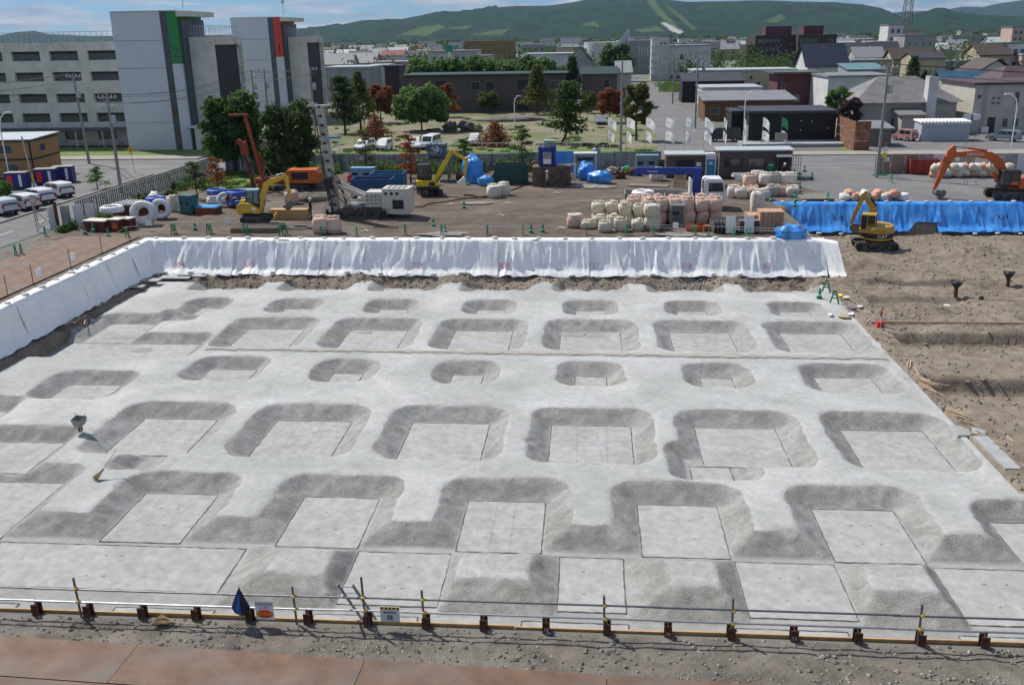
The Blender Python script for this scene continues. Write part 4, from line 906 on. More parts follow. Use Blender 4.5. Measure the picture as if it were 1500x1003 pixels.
def stack_rows(px0, py0, cols, rows, dx, dy, mt, lab, grp, high=1, w=1.05, h=1.0, seed=0, skip=()):
    p = G(px0, py0); k = 0
    for j in range(rows):
        for i in range(cols):
            for l in range(high if not callable(high) else high(i, j)):
                if (i, j, l) in skip: continue
                k += 1; L_ = lab(i, j, l) if callable(lab) else lab
                bigbag(L_, (p.x+dx*i+rnd.uniform(-.05, .05), p.y+.5+dy*j+rnd.uniform(-.05, .05), .04+l*h*1.02), mt, grp, w, h, 0, seed+k, rnd.uniform(-.2, .2))
stack_rows(928, 330, 7, 2, 1.12, 1.15, m_bpink, lambda i, j, l: 'upper pink bulk bag in the double stacked row by the crane truck' if l else 'lower pink bulk bag in the double stacked row by the crane truck', 'pink bulk bags by the crane truck', 2, 1.1, 1.06, 0)
stack_rows(876, 334, 5, 2, 1.14, 1.2, m_bcream, lambda i, j, l: 'cream bulk bag on the upper layer of the cream pile' if l else 'cream bulk bag in the bottom layer of the cream pile', 'cream bulk bags in the pile', lambda i, j: 2, 1.1, .9, 40, skip=((0, 0, 1), (1, 0, 1)))
for i in range(4):
    p = G(886+24*i, 341-i); bigbag('low cream bulk bag in front of the cream pile', (p.x, p.y+.3, .04), m_bcream, 'low cream bags in front of the pile', 1.05, .85+.1*(i % 2), 0, 70+i)
p = G(955, 338); bigbag('cream bulk bag with open white rim above another by grey box', (p.x, p.y+.6, 1.02), m_bcream, None, 1.15, 1.0, 1, 80)
bigbag('bottom cream bulk bag carrying the open rimmed bag', (p.x, p.y+.6, .04), m_bcream, None, 1.15, 1.0, 0, 81)
p = G(840, 335); bigbag('open pink bulk bag with white rolled rim standing alone near barricades', (p.x, p.y+.55, .04), m_bpink, None, 1.2, 1.05, 1, 82)
for i, px in enumerate((858, 866)): p = G(px, 336); bigbag('slumped half empty cream bag beside the open pink bag', (p.x, p.y+.3+.3*i, .03), m_bcream, 'slumped cream bags', .95, .6, 0, 84+i)
for i, px in enumerate((468, 488)): p = G(px, 344); bigbag('plump pink bulk bag of the pair in front of drill rig', (p.x, p.y+.6, .04), m_bpink, 'pink bags by the drill rig', 1.18, 1.25, 0, 90+i)
for i, (px, py) in enumerate(((722, 291), (737, 288))): p = G(px, py); bigbag('white bulk bag of the pair alone in the open yard', (p.x, p.y+.6, .03), m_bwhite, 'white bags in the open yard', 1.3, 1.1, 0, 94+i, .4)
for i, px in enumerate((797, 808)): p = G(px, 271); bigbag('pale pink bulk bag against the rusty corrugated tank', (p.x, p.y+.5, .03), m_bwhite, 'bags against the rusty tank', 1.0, 1.15, 0, 97+i)
p = G(961, 266); bigbag('open bulk bag with white collar by the brown shed', (p.x, p.y+.6, .03), m_bwhite, None, 1.35, 1.35, 1, 99)
p = G(425, 300); bigbag('pink bulk bag behind the mini excavator bucket', (p.x, p.y+.5, .03), m_bpink, None, 1.2, 1.2, 0, 100)
p = G(1125, 322); bigbag('tall sagging cream bag leaning on the batten stack', (p.x-.7, p.y+1.4, .03), m_bwhite, None, 1.2, 2.1, 0, 101)
k = 0
for (px, py, l) in ((1075, 291, 0), (1087, 292, 0), (1102, 292, 0), (1117, 294, 0), (1132, 289, 0), (1146, 288, 0), (1160, 289, 0), (1098, 286, 0), (1120, 283, 0), (1140, 281, 0), (1156, 281, 0), (1098, 288, 1), (1108, 284, 1), (1120, 286, 1), (1133, 286, 1), (1148, 285, 1), (1158, 285, 1)):
    p = G(px, py); k += 1; gr = px in (1132, 1133)
    bigbag(('grey bulk bag in the heap by the green cones' if gr else 'pale bulk bag on top of the heap by green cones' if l else 'pale bulk bag at the foot of the heap by green cones'), (p.x, p.y+.5, .03+l*.98), m_bgrey if gr else (m_bwhite if k % 3 else m_bpink), 'bulk bags by the green cones', 1.22, 1.0, 0, 110+k)
# pink and white sacks beyond the blue sheets, and by the far fence
m_sack = bagcloth('peach sack', (.66, .36, .24))
def sack(label, loc, mt, grp, s=(.8, .6, .45), seed=0):
    return solo('sandbag_sack', M().blob((0, 0, s[2]*.45), s, seed, .5, 12, 8, .8, 2.2), mt, label, 'sack', loc, rnd.uniform(0, 3), grp, True)
for i in range(13):
    p = G(1240+7.2*i, 297); sack('peach sack in the low row behind the blue sheets', (p.x, p.y+.8+.3*(i % 2), .05+.28*(i % 3 == 1)), m_sack if i % 4 else m_tie, 'peach sacks behind the blue sheets', (1.1, .9, .75), 200+i)
for i in range(26):
    px = 1376+(i % 13)*9.0; p = G(px, 263); l = i//13
    sack('pale sack in the heap under the orange boom', (p.x, p.y+1.2+rnd.random()*.6, .1+.5*l), (m_sack, m_bcream, m_tie)[i % 3], 'pale sacks under the orange boom', (1.15, 1.0, .95), 230+i)
for i in range(5):
    p = G(1306+5*i, 251); sack('peach sack by the open corrugated gate panel', (p.x, p.y+.6, .05+.3*(i % 2)), m_sack, 'peach sacks by the gate panel', (1.0, .8, .6), 260+i)
# ---- boxes, skips, generators
m_skip = mat('blue skip paint', (.03, .085, .22), .6, .2, 1.5, .1, c2=(.10, .06, .04), mixsc=1.6, lo=.55, hi=.75)
def skip_bin(label, loc, w, d, h, mt, rz=0, cat='skip', fill=m_rust):
    t = thing('skip', label, cat, loc, rz); th = .06
    part('floor', M().bx(-w/2, w/2, -d/2, d/2, .05, .12), mt, t)
    for a in ((-w/2, w/2, -d/2, -d/2+th), (-w/2, w/2, d/2-th, d/2), (-w/2, -w/2+th, -d/2+th, d/2-th), (w/2-th, w/2, -d/2+th, d/2-th)): part('side', M().bx(*a, .1, h), mt, t)
    rm = M()
    for a in ((-w/2-.04, w/2+.04, -d/2-.04, -d/2+.06), (-w/2-.04, w/2+.04, d/2-.06, d/2+.04), (-w/2-.04, -w/2+.06, -d/2+.062, d/2-.062), (w/2-.06, w/2+.04, -d/2+.062, d/2-.062)): rm.bx(*a, h, h+.08)
    part('rim', rm, mt, t); part('fill', M().blob((0, 0, h*.55), (w*.92, d*.9, .5), 5, .3, 12, 5, .6), fill, t)
    for i in range(3): part('rib', M().bx(-w/2+w*(i+.8)/3.6-.05, -w/2+w*(i+.8)/3.6+.05, -d/2-.05, -d/2-.002, .1, h), mt, t)
p = G(543, 291); skip_bin('long dark blue steel skip in front of the light blue one', (p.x, p.y+1.3, .03), 4.0, 2.2, 1.75, m_skip, .0)
p = G(566, 281); skip_bin('lighter blue steel skip behind the dark blue one', (p.x, p.y+1.6, .03), 3.4, 2.2, 1.7, mat('mid blue skip', (.04, .15, .30), .6, .2, 1.5), .0)
p = G(748, 271); skip_bin('dark green steel tank bin by blue tarpaulin heap', (p.x, p.y+1.0, .03), 3.6, 1.8, 2.0, mat('dark green bin', (.018, .075, .065), .6, .2, 1.5), 0, 'bin')
p = G(1354, 256); skip_bin('red scrap skip full of rusty steel by fence', (p.x, p.y+1.0, .03), 3.0, 1.8, 1.5, mat('red skip paint', (.25, .03, .02), .6, .3, 2), 0)
def cabinet(label, loc, w, d, h, mt, rz=0, cat='generator', panel=None, name='generator', doors=2, roof=None):
    t = thing(name, label, cat, loc, rz); part('body', M().bx(-w/2, w/2, -d/2, d/2, .15, h-.06), mt, t); part('skid', M().bx(-w/2-.05, w/2+.05, -d/2, d/2, 0, .15), m_blk, t); part('roof', M().bx(-w/2-.04, w/2+.04, -d/2-.04, d/2+.04, h-.06, h), roof or mt, t)
    for i in range(doors):
        x0 = -w/2+.06+i*(w-.08)/doors; dd = part('door', M().bx(x0, x0+(w-.08)/doors-.05, -d/2-.02, -d/2-.001, .22, h-.14), panel or mt, t)
        part('louvre', M().bx(x0+.12, x0+(w-.08)/doors*.6, -d/2-.032, -d/2-.021, h*.5, h*.68), m_blk, dd); part('handle', M().bx(x0+.06, x0+.10, -d/2-.05, -d/2-.021, h*.4, h*.52), m_galv, dd)
    return t
p = G(531, 268); cabinet('light blue generator box behind the skips', (p.x, p.y+.7, .02), 2.6, 1.2, 1.6, mat('light blue paint', (.18, .36, .50), .5, .1, 2))
p = G(948, 256); cabinet('pale teal generator by the grey fence', (p.x, p.y+.9, .02), 2.5, 1.2, 2.1, mat('teal generator paint', (.17, .30, .32), .5, .15, 2))
p = G(274, 315); cabinet('dark teal steel cabinet beside blue topped crate', (p.x, p.y+.6, .02), 1.25, 1.1, 1.75, mat('dark teal paint', (.03, .13, .15), .5, .1, 2), -.25, 'cabinet', name='cabinet')
p = G(992, 331); cabinet('grey distribution box on feet beside the pink bags', (p.x, p.y+.5, .02), 1.15, .95, 1.75, mat('pale grey box', (.45, .46, .48), .5, .08, 2), 0, 'electric box', mat('dark grey door', (.13, .14, .155), .5, .1, 2), 'distribution_box', 1)
p = G(600, 262); cabinet('small orange red box by dead red pine', (p.x, p.y+.6, .6), 1.0, .8, 1.1, m_redm, 0, 'box', name='tool_box', doors=1)
p = G(971, 256); cabinet('brown steel bin next to the teal generator', (p.x, p.y+1.0, .02), 1.1, 1.0, 1.6, mat('olive brown', (.12, .11, .08), .6, .2, 2), 0, 'bin', name='bin', doors=1)
# crate with blue sheet, dark red tanks, hose coils of the left corner
m_dred = mat('dark red tank', (.12, .025, .02), .5, .25, 2)
p = G(302, 315)
t = thing('crate', 'red brown crate covered with bright blue sheet', 'crate', (p.x, p.y+.7, .02), -.1); part('body', M().bx(-1.0, 1.0, -.6, .6, 0, .62), m_rust, t)
for i in range(7): part('slat', M().bx(-.98+.285*i, -.98+.285*i+.22, -.64, -.601, .05, .6), m_redm, t)
part('cover', M().box((0, 0, .68), (2.15, 1.35, .12), 0, 0, 0, .9, .85), mat('light blue sheet', (.06, .32, .62), .5, .15, 3), t)
for i, (px, py, sz, al) in enumerate(((140, 340, (2.1, 1.2, .85), 'long dark red tank with white planks on top'), (168, 340, (1.1, 1.1, .95), 'dark red tank with rusty orange hatch below lying coil'), (184, 338, (.9, 1.0, .9), 'small dark red tank beside the upright hose coil'), (238, 309, (.9, .9, 1.0), 'dark red drum box beside cream sack by fence'))):
    p = G(px, py); t = thing('tank', al, 'tank', (p.x, p.y+.6, .02), -.15); part('body', M().box((0, 0, sz[2]/2), sz, 0, 0, 0, .96, .96), m_dred, t)
    part('lid', M().box((0, 0, sz[2]+.05), (sz[0]*1.03, sz[1]*1.03, .08)), m_bwhite, t)
    if i == 1: part('hatch', M().box((.15, -sz[1]/2-.01, .5), (.5, .03, .5)), m_org, t)
    for q in (-.3, .3): part('strap', M().bx(q-.03, q+.03, -sz[1]/2-.015, -sz[1]/2, .05, sz[2]), m_blk, t)
m_coil = mat('white hose coil', (.66, .68, .70), .5, .08, 3, .2); m_bcoil = mat('blue hose', (.04, .10, .42), .5, .15, 3, .2)
def coil(label, loc, R, r, ax, mt, n=4, grp=None, lean=0.0):
    t = thing('hose_coil', label, 'hose coil', loc, rnd.uniform(-.3, .3) if ax == 'z' else .15, grp)
    for i in range(n):
        o = (i-(n-1)/2)*r*1.15
        c = (0, 0, r+i*r*.95) if ax == 'z' else (0, o, R+r)
        part('loop', M().torus(c, R*(1-.04*(i % 3)), r, 28, 8, ax, 1, .25, i+R), mt, t, True)
    tr = t.rotation_euler; tr.x = lean
    for a in (0, 2.1, 4.2):
        q = (R*math.cos(a), R*math.sin(a)); part('tie', M().torus((q[0], q[1], r*n*.5) if ax == 'z' else (q[0], 0, R+r+q[1]), r*1.25, .03, 10, 5, 'x' if ax == 'z' else 'z'), m_tie, t)
p = G(161, 330); coil('white hose coil lying flat on the dark red tank', (p.x, p.y+.75, 1.02), .85, .19, 'z', m_coil, 2)
p = G(206, 333); coil('big white hose coil standing upright by the tanks', (p.x, p.y+.7, .02), .82, .24, 'y', m_coil, 4, None, -.25)
p = G(222, 326); coil('white hose coil standing behind the big upright coil', (p.x+.3, p.y+1.4, .02), .7, .22, 'y', m_coil, 3, None, -.2)
p = G(222, 312); coil('blue hose coil heaped behind the upright white coils', (p.x, p.y+1.2, .75), .75, .2, 'z', m_bcoil, 2)
p = G(315, 300); coil('blue and white coil on the pile by trees', (p.x, p.y+.9, .9), .9, .17, 'z', m_bcoil, 2); coil('white coil under the blue coil by trees', (p.x, p.y+.9, .05), .95, .2, 'z', m_coil, 2)
p = G(327, 306); coil('slack white coil at the foot of the coil pile', (p.x, p.y+.4, .04), .6, .17, 'y', m_coil, 2, None, -.5)
p = G(346, 306)
for i in range(2): coil('blue hose coil stacked on pallets' + (' above the other one' if i else ' under the upper one'), (p.x, p.y+.9, .3+.85*i), 1.0, .16, 'z', m_bcoil, 2)
for i in range(2):
    t = thing('pallet', 'timber pallet under the ' + ('upper' if i else 'lower') + ' blue hose coil', 'pallet', (p.x, p.y+.9, .02+.92*i), .1)
    for j in range(5): part('deck_board', M().bx(-1.2, 1.2, -.6+.26*j, -.4+.26*j, .16, .2), m_plank, t)
    for x in (-1.1, 0, 1.1): part('bearer', M().bx(x-.06, x+.06, -.6, .64, .0 if i == 0 else -.3, .16), m_plank, t)
# rack of white and brown pipes by the fence
p = G(186, 316); t = thing('pipe_rack', 'rack of short white capped pipes stacked by the fence', 'pipe rack', (p.x, p.y+1.4, .02), -.2)
part('frame', M().bx(-1.5, 1.5, -1.3, 1.3, 0, .9), m_rust, t)
for i in range(9):
    for j in range(5): part('pipe_end', M().cyl((-1.3+.32*i, -1.05+.5*j, .9), (-1.3+.32*i, -1.05+.5*j, 1.02+.05*(i % 2)), .12, None, 8), m_coil, t)
p = G(250, 312); sack('tall cream covered bundle by the left fence', (p.x, p.y+.6, 0), m_bcream, None, (1.0, .9, 1.7), 300); p = G(222, 300); sack('white sheeted bundle between pipe rack and fence', (p.x, p.y+.8, 0), m_tie, None, (2.2, 1.0, 1.2), 301)
# timber stacks
def timber(label, loc, L, n, m_, s=.12, rz=0, mt=None, cat='timber stack', gap=.02):
    t = thing('timber_stack', label, cat, loc, rz)
    for j in range(m_):
        for i in range(n): part('plank', M().box((rnd.uniform(-.06, .06), (i-(n-1)/2)*(s+gap), s*.5+j*(s+.012)), (L, s, s), rnd.uniform(-.01, .01)), mt or m_plank, t)
    return t
p = G(422, 323); timber('stack of pale timber beams behind the mini excavator', (p.x, p.y+.6, .03), 3.4, 5, 5, .17, .0)
p = G(375, 341); timber('row of weathered timber skids under the mini excavator', (p.x-.1, p.y+1.0, .02), 3.9, 6, 2, .2, .05, mat('weathered timber', (.20, .165, .12), .9, .3, 3), gap=.25)
p = G(1098, 262); timber('orange timber planks stacked in front of the office', (p.x, p.y+.5, .02), 5.2, 3, 5, .14, 0, mat('orange timber', (.42, .19, .07), .8, .2, 3))
m_batt = mat('pinkish battens', (.50, .30, .19), .8, .22, 5)
for i, (px, py, h) in enumerate(((1129, 342, 11), (1111, 338, 8))):
    p = G(px, py); t = thing('batten_stack', ('tall' if i == 0 else 'lower') + ' stack of pinkish timber battens by the blue sheet', 'timber stack', (p.x, p.y+.7, .05), .1*i)
    for j in range(h):
        for q in range(6):
            x = (q-2.5)*.31; part('batten', M().bx(x-.14, x+.14, -.75+rnd.uniform(-.05, .05), .75+rnd.uniform(-.04, .04), j*.155, j*.155+.125), m_batt, t)
p = G(1000, 276); t = thing('pallet', 'timber pallet leaning on edge near the blue crane', 'pallet', (p.x-.2, p.y, .02), .25)
for j in range(6): part('slat', M().box((0, .55-.07*j, .15+.21*j), (1.3, .03, .15), 0, -.3), m_bamboo, t)
for x in (-.55, .55): part('bearer', M().bar((x, .64, .05), (x, .16, 1.4), .1, .08), m_bamboo, t)
# steel mats and scaffold parts
m_mat = mat('dusty steel mat', (.19, .17, .145), .85, .2, 1.5, .2)
for i, (px, py, w, d, rz) in enumerate(((950, 273, 4.2, 1.6, -.25), (975, 282, 5.2, 1.6, -.1))):
    p = G(px, py); solo('steel_mat', M().box((0, 0, .06), (w, d, .04)), m_mat, ('dusty steel mat lying askew near open white collared bag', 'dusty steel mat lying next to the flatbed')[i], 'steel mat', (p.x, p.y, .06), rz)
p = G(1205, 297); 
for i in range(3): solo('steel_mat', M().box((0, 0, .05), (3.0, 3.4, .05)), m_mat, ('bottom', 'middle', 'top')[i] + ' steel mat of the pile behind the blue sheets', 'steel mat', (p.x-.4, p.y+2.0, .06+.09*i), .02*i)
p = G(1072, 343); t = thing('scaffold_stack', 'stack of dark scaffold frames and white boards by barricades', 'scaffold stack', (p.x, p.y+.9, .03), .1)
for i in range(6): part('frame', M().bx(-1.5+.28*i, -1.36+.28*i, -.7, .9, .1, .95), m_stl, t)
for i in range(5): part('deck', M().bx(.5, 2.2, -.8, .9, .1+.2*i, .18+.2*i), m_mat, t)
for x in (-.2, 1.25): part('board', M().box((x, -.85, .72), (.75, .05, 1.35), 0, -.12), m_wh, t)
for i in range(4): part('pipe', M().cyl((-1.6, -.3+.2*i, 1.05), (2.4, -.2+.2*i, 1.12), .03), m_pipe, t)
p = G(1028, 340); t = thing('scrap_frame', 'rusty orange steel frame on the ground by grey box', 'steel frame', (p.x, p.y+.5, .03)); part('frame', M().bx(-1.2, .1, -.5, -.4, 0, .45).bx(-1.2, .1, .5, .6, 0, .45), m_org, t); part('tub', M().bx(.2, 1.1, -.4, .5, 0, .4), m_redm, t); part('rod', M().cyl((-1.4, 0, .5), (1.2, .1, .55), .03), m_rust, t)
# ---- the clutter of the mixing plant along the fence
def tarp_heap(label, px, py, s, mt, seed):
    p = G(px, py); return solo('tarpaulin_heap', M().blob((0, 0, s[2]*.38), s, seed, .55, 18, 12, .85, 2.4), mt, label, 'covered heap', (p.x, p.y+s[1]*.4, 0), rnd.uniform(-.4, .4), None, True)
tarp_heap('tall blue sheeted machine beside the dark green bin', 692, 270, (2.2, 1.6, 3.2), m_blue, 41)
tarp_heap('small light blue sheeted heap in front of bending person', 712, 274, (1.8, 1.2, 1.25), mat('light blue tarp', (.07, .29, .66), .4, .15, 3), 42)
tarp_heap('blue sheeted heap with raised corner near white cart', 860, 266, (1.9, 1.4, 2.2), m_blue, 43)
tarp_heap('wide low blue sheeted heap on the yard dirt', 880, 270, (2.6, 1.4, 1.5), m_blue, 44)
tarp_heap('little flat blue sheet near the green pump', 906, 258, (1.2, .8, .5), m_blue, 45)
tarp_heap('crumpled blue sheet at the corner of the blue bank', 1160, 352, (2.2, 1.4, 1.1), m_blue, 46)
p = G(806, 275); t = thing('mixing_plant', 'blue grout mixing plant standing on a rusty corrugated tank', 'mixing plant', (p.x+.1, p.y+1.8, 0))
part('tank', M().bx(-2.0, 2.0, -1.2, 1.2, 0, 2.05), mat('rusty corrugated', (.17, .125, .09), .8, .3, 2, .2, c2=(.10, .07, .05), mixsc=1.5), t)
for i in range(14): part('rib', M().bx(-1.95+.29*i, -1.83+.29*i, -1.26, -1.2, .05, 2.0), MATS['rusty corrugated'], t)
part('tower', M().bx(-1.2, .3, -.7, .9, 2.05, 4.0).bx(-1.35, -1.15, -.9, 1.0, 2.05, 4.1).bx(.25, .45, -.9, 1.0, 2.05, 4.1), m_cblue, t); part('mixer', M().box((-.45, -.8, 2.95), (.9, .3, 1.2)).cyl((-.45, -.2, 3.9), (-.45, -.2, 4.5), .45), m_gry, t); part('hopper', M().box((-.2, .2, 4.35), (1.0, .9, .7), 0, 0, 0, 1.3, 1.3), mat('pale green steel', (.30, .42, .36), .6, .2), t)
part('control_panel', M().box((-.45, -.97, 2.6), (.8, .06, .5)), m_wh, t); part('hose_arch', M().torus((-1.7, -.6, 2.1), .5, .06, 18, 6, 'y'), m_redm, t)
part('hose', M().tube([(1.6, -1.0, 2.0), (1.9, -1.3, 1.4), (1.8, -1.4, .5), (2.3, -1.5, .08), (3.2, -1.4, .06)], .06), m_redm, t)
p = atY(825, 238, 108.0); solo('tarpaulin_screen', M().box((0, 0, 1.3), (2.4, .25, 2.6), 0, -.06), m_blue, 'blue sheet stretched over a frame beside the mixing plant', 'tarpaulin', (p.x, 106.0, 0))
p = G(857, 263); t = thing('pump_unit', 'grey slurry pump with long dark vent by blue heap', 'pump', (p.x, p.y+1.6, 0)); part('body', M().bx(-1.2, 1.2, -.7, .7, .3, 2.6), m_gry, t); part('vent', M().bx(-.9, .9, -.72, -.7, 1.9, 2.3), m_blk, t); part('canopy', M().bx(-1.3, 1.3, -.8, .8, 2.6, 2.75), m_cream, t); part('post', M().bx(-1.25, -1.1, -.85, -.7, 0, 2.6), m_cream, t); part('post', M().bx(1.1, 1.25, -.85, -.7, 0, 2.6), m_cream, t)
p = G(873, 256); t = thing('silo_tank', 'upright pale blue cylindrical tank by the fence', 'tank', (p.x, p.y+1.4, 0)); part('shell', M().lathe([(.45, .2), (.5, .3), (.5, 2.5), (.4, 2.8), (.1, 2.9)], (0, 0, 0), 14), mat('pale blue steel', (.17, .25, .36), .5, .15), t, True); part('lid', M().cyl((0, 0, 2.9), (0, 0, 3.05), .2), m_rust, t); part('foot', M().bx(-.4, .4, -.4, .4, 0, .2), m_blk, t)
p = G(836, 264); t = thing('frame_cart', 'white tubular frame cart with small pump', 'cart', (p.x, p.y+.3, 0)); part('frame', M().tube([(-.5, 0, 0), (-.5, 0, 1.7), (.5, 0, 1.7), (.5, 0, 0)], .05).cyl((-.5, 0, .5), (.5, 0, .5), .04), m_wh, t); part('pump', M().blob((0, 0, .4), (.7, .6, .6), 3, .4), m_cream, t)
for i, (px, py, mt, la) in enumerate(((882, 245, flat('green pump paint', (.05, .33, .12), .5), 'round bright green pump with upright rod'), (889, 262, m_cream, 'cream and red valve manifold on the ground'), (918, 257, MATS['green pump paint'], 'boxy green pump near the fence'), (897, 258, m_gry, 'grey winch lying among hoses'), (930, 259, m_rust, 'rusty drum beside the teal generator'), (762, 268, m_stl, 'dark steel frame standing by the green bin'), (675, 268, m_dred, 'dark red tank behind the yellow excavator boom'), (908, 264, m_rust, 'low heap of rusty fittings on the dirt'))):
    p = G(px, py); t = thing('pump' if 'pump' in la else 'fitting', la, 'pump' if 'pump' in la else 'site gear', (p.x, p.y+.7, 0), rnd.uniform(-.4, .4))
    part('body', M().blob((0, 0, .45), (1.3, .9, .9), 50+i, .5, 12, 8, .7), mt, t); part('base', M().bx(-.7, .7, -.45, .45, 0, .14), m_blk, t); part('outlet', M().cyl((.3, -.2, .5), (.75, -.4, .9), .1), m_redm, t)
    if i == 0: part('rod', M().cyl((.1, 0, .8), (.1, 0, 2.6), .04), m_wh, t)
p = G(645, 268); t = thing('sieve_tower', 'tall grey desanding tower with ladder behind the yellow boom', 'plant tower', (p.x-.4, p.y+2.2, 0))
for x in (-1.1, 1.1):
    for y in (-.8, .8): part('post', M().bx(x-.08, x+.08, y-.08, y+.08, 0, 3.2), m_gry, t)
part('platform', M().bx(-1.3, 1.3, -1, 1, 2.3, 2.5), m_stl, t); part('hopper', M().box((-.2, 0, 3.3), (1.9, 1.5, 1.4), 0, 0, 0, 1.15, 1.1), mat('blue grey steel', (.10, .14, .19), .55, .2), t)
rr = random.Random(9)
for i in range(8): part('duct', M().cyl((-1+2*rr.random(), -.85, 2.6+rr.random()), (-1+2*rr.random(), -.7, 3.4+rr.random()*.9), .08), (m_galv, m_gry, m_wh)[i % 3], t)
for i in range(7): part('rung', M().bx(1.25, 1.75, -1.06, -1.02, .3+.3*i, .34+.3*i), m_pipe, t)
for x in (1.25, 1.75): part('stile', M().bx(x-.03, x+.03, -1.08, -1.02, 0, 2.6), m_pipe, t)
solo('ground_hose', M().tube([G(px, py)+Vector((0, 0, .09)) for px, py in ((602, 305), (620, 304), (626, 300), (650, 297), (690, 291), (730, 287), (760, 276), (775, 270))], .06), m_redm, 'long dark red hose winding across the yard dirt', 'hose')
p = G(454, 297); solo('sand_heap', M().blob((0, 0, .05), (3.4, 2.2, 1.7), 8, .3, 16, 8), m_grav, 'small grey sand heap behind the dark clothed person', 'sand heap', (p.x, p.y+1, 0), 0, None, True)
p = G(512, 268); t = thing('fire_extinguisher', 'small red extinguisher standing by the light blue generator', 'extinguisher', (p.x, p.y, 0)); part('bottle', M().lathe([(.2, 0), (.22, .1), (.22, .75), (.1, .95)], (0, 0, 0), 10), m_sred, t, True); part('valve', M().box((0, 0, 1.0), (.18, .08, .12)), m_blk, t)
# ---- site offices, toilet
m_brown = mat('brown office panel', (.105, .078, .072), .6, .08, 1.5)
m_roofg = mat('pale metal roof', (.42, .46, .47), .5, .08, 1)
def office(label, x0, x1, y0, d, h, wins, door, open_front=None):
    t = thing('site_office', label, 'site office', ((x0+x1)/2, y0, 0)); w = x1-x0
    wl = part('wall', M().bx(-w/2, w/2, 0, d, .2, h), m_brown, t)
    for i in range(int(w/.9)): part('panel_seam', M().bx(-w/2+.9*(i+1)-.012, -w/2+.9*(i+1)+.012, -.006, -.001, .2, h), m_blk, wl)
    part('roof', M().box((0, d/2-.1, h+.08), (w+.3, d+.5, .14), 0, .02), m_roofg, t); part('base', M().bx(-w/2+.1, w/2-.1, .1, d-.1, 0, .2), m_blk, t)
    for (a, b, c, e) in wins:
        f = part('window', M().bx(a, b, -.05, -.008, c, e), m_blk, t); part('pane', M().bx(a+.06, (a+b)/2-.02, -.06, -.051, c+.06, e-.06), m_gl, f); part('pane', M().bx((a+b)/2+.02, b-.06, -.06, -.051, c+.06, e-.06), m_gl, f)
    return t
t = office('small brown site shed with dark open front', 8.5, 12.6, 102.2, 2.4, 2.55, [], None)
part('opening', M().bx(-1.0, .95, -.02, -.007, .25, 2.0), m_blk, t); part('notice', M().bx(1.2, 1.72, -.03, -.007, 1.35, 1.75), m_wh, t)
for i in range(5): part('shelf_item', M().bx(-.85+.36*i, -.6+.36*i, -.05, -.021, .3, .6+.25*(i % 3)), m_rust, t)
t = office('long brown site office with two windows and green notice', 14.0, 21.9, 101.9, 2.5, 3.0, [(-3.25, -1.3, 1.2, 2.2), (-.75, 1.2, 1.2, 2.2)], None)
part('door_opening', M().bx(2.3, 3.7, -.03, -.007, .25, 2.35), m_blk, t); part('awning', M().box((3.0, -.35, 2.5), (1.7, .7, .12), 0, .2), m_wh, t); part('door', M().box((2.28, -.42, 1.3), (.06, .8, 2.1)), m_brown, t)
n_ = part('notice', M().bx(1.4, 2.2, -.04, -.007, .95, 1.75), flat('green notice', (.02, .22, .10), .5), t); part('print', M().bx(1.55, 2.0, -.045, -.041, 1.38, 1.5), m_wh, n_)
part('downpipe', M().cyl((-3.85, -.06, .2), (-3.85, -.06, 2.9), .05), m_wh, t)
t = thing('portable_toilet', 'blue doored portable toilet between shed and office', 'toilet', (13.25, 101.9, 0)); part('body', M().bx(-.55, .55, 0, 1.1, .05, 2.5), flat('toilet white', (.62, .64, .66), .5), t); dd = part('door', M().bx(-.4, .45, -.03, -.002, .15, 2.1), flat('toilet blue', (.03, .22, .42), .5), t); part('label', M().bx(-.15, .2, -.04, -.031, 1.55, 1.8), m_wh, dd); part('roof', M().box((0, .55, 2.6), (1.15, 1.15, .25), 0, 0, 0, .8, .8), m_wh, t)
for i in range(6): solo('foam_block', M().box((0, 0, .2), (1.5, .7, .38)), m_wh, 'white foam block piled in front of the brown office', 'foam block', (G(1088, 266).x+.9*(i % 3)-.3*(i//3), G(1088, 266).y+.5+.2*(i % 2), .03+.4*(i//3)+.0), .05*i, 'white foam blocks')
# ---- cones and barricades
m_gcone = mat('green plastic', (.03, .27, .14), .5, .1, 5); m_band = flat('reflective band', (.7, .75, .72), .4)
def cone(label, loc, grp, mt=None):
    t = thing('traffic_cone', label, 'cone', loc, rnd.uniform(0, 1), grp); part('body', M().lathe([(.17, .04), (.05, .70), (.03, .72)], (0, 0, 0), 12), mt or m_gcone, t, True); part('base', M().box((0, 0, .02), (.40, .40, .04)), mt or m_gcone, t)
    for z, r in ((.25, .135), (.48, .09)): part('band', M().lathe([(r+.006, z-.05), (r-.012, z+.05)], (0, 0, 0), 12), m_band, t)
for px, py in ((125, 344), (131, 339), (137, 341), (159, 348)): p = G(px, py); cone('green and white cone in the cluster by the dark red tanks', (p.x, p.y, .05), 'cones by the tanks')
for px, py in ((635, 332), (652, 342), (778, 342), (795, 341)): p = G(px, py); cone('green and white cone near the far sheet edge', (p.x, p.y, .05), 'cones along the far sheets')
for px, py in ((286, 338),): p = G(px, py); cone('solitary green cone between barricades', (p.x, p.y, .05), None)
for px, py in ((680, 306), (686, 272), (974, 252)): p = G(px, py); cone('green cone standing in the open yard', (p.x, p.y, .05), 'cones in the yard')
for px, py in ((1163, 258), (1171, 262), (1178, 252), (1189, 262), (1163, 278), (1171, 276), (1164, 290), (1166, 296), (1129, 296), (1164, 304)): p = G(px, py); cone('green cone in the line beside the heap of bulk bags', (p.x, p.y, .05), 'cones by the bulk bag heap')
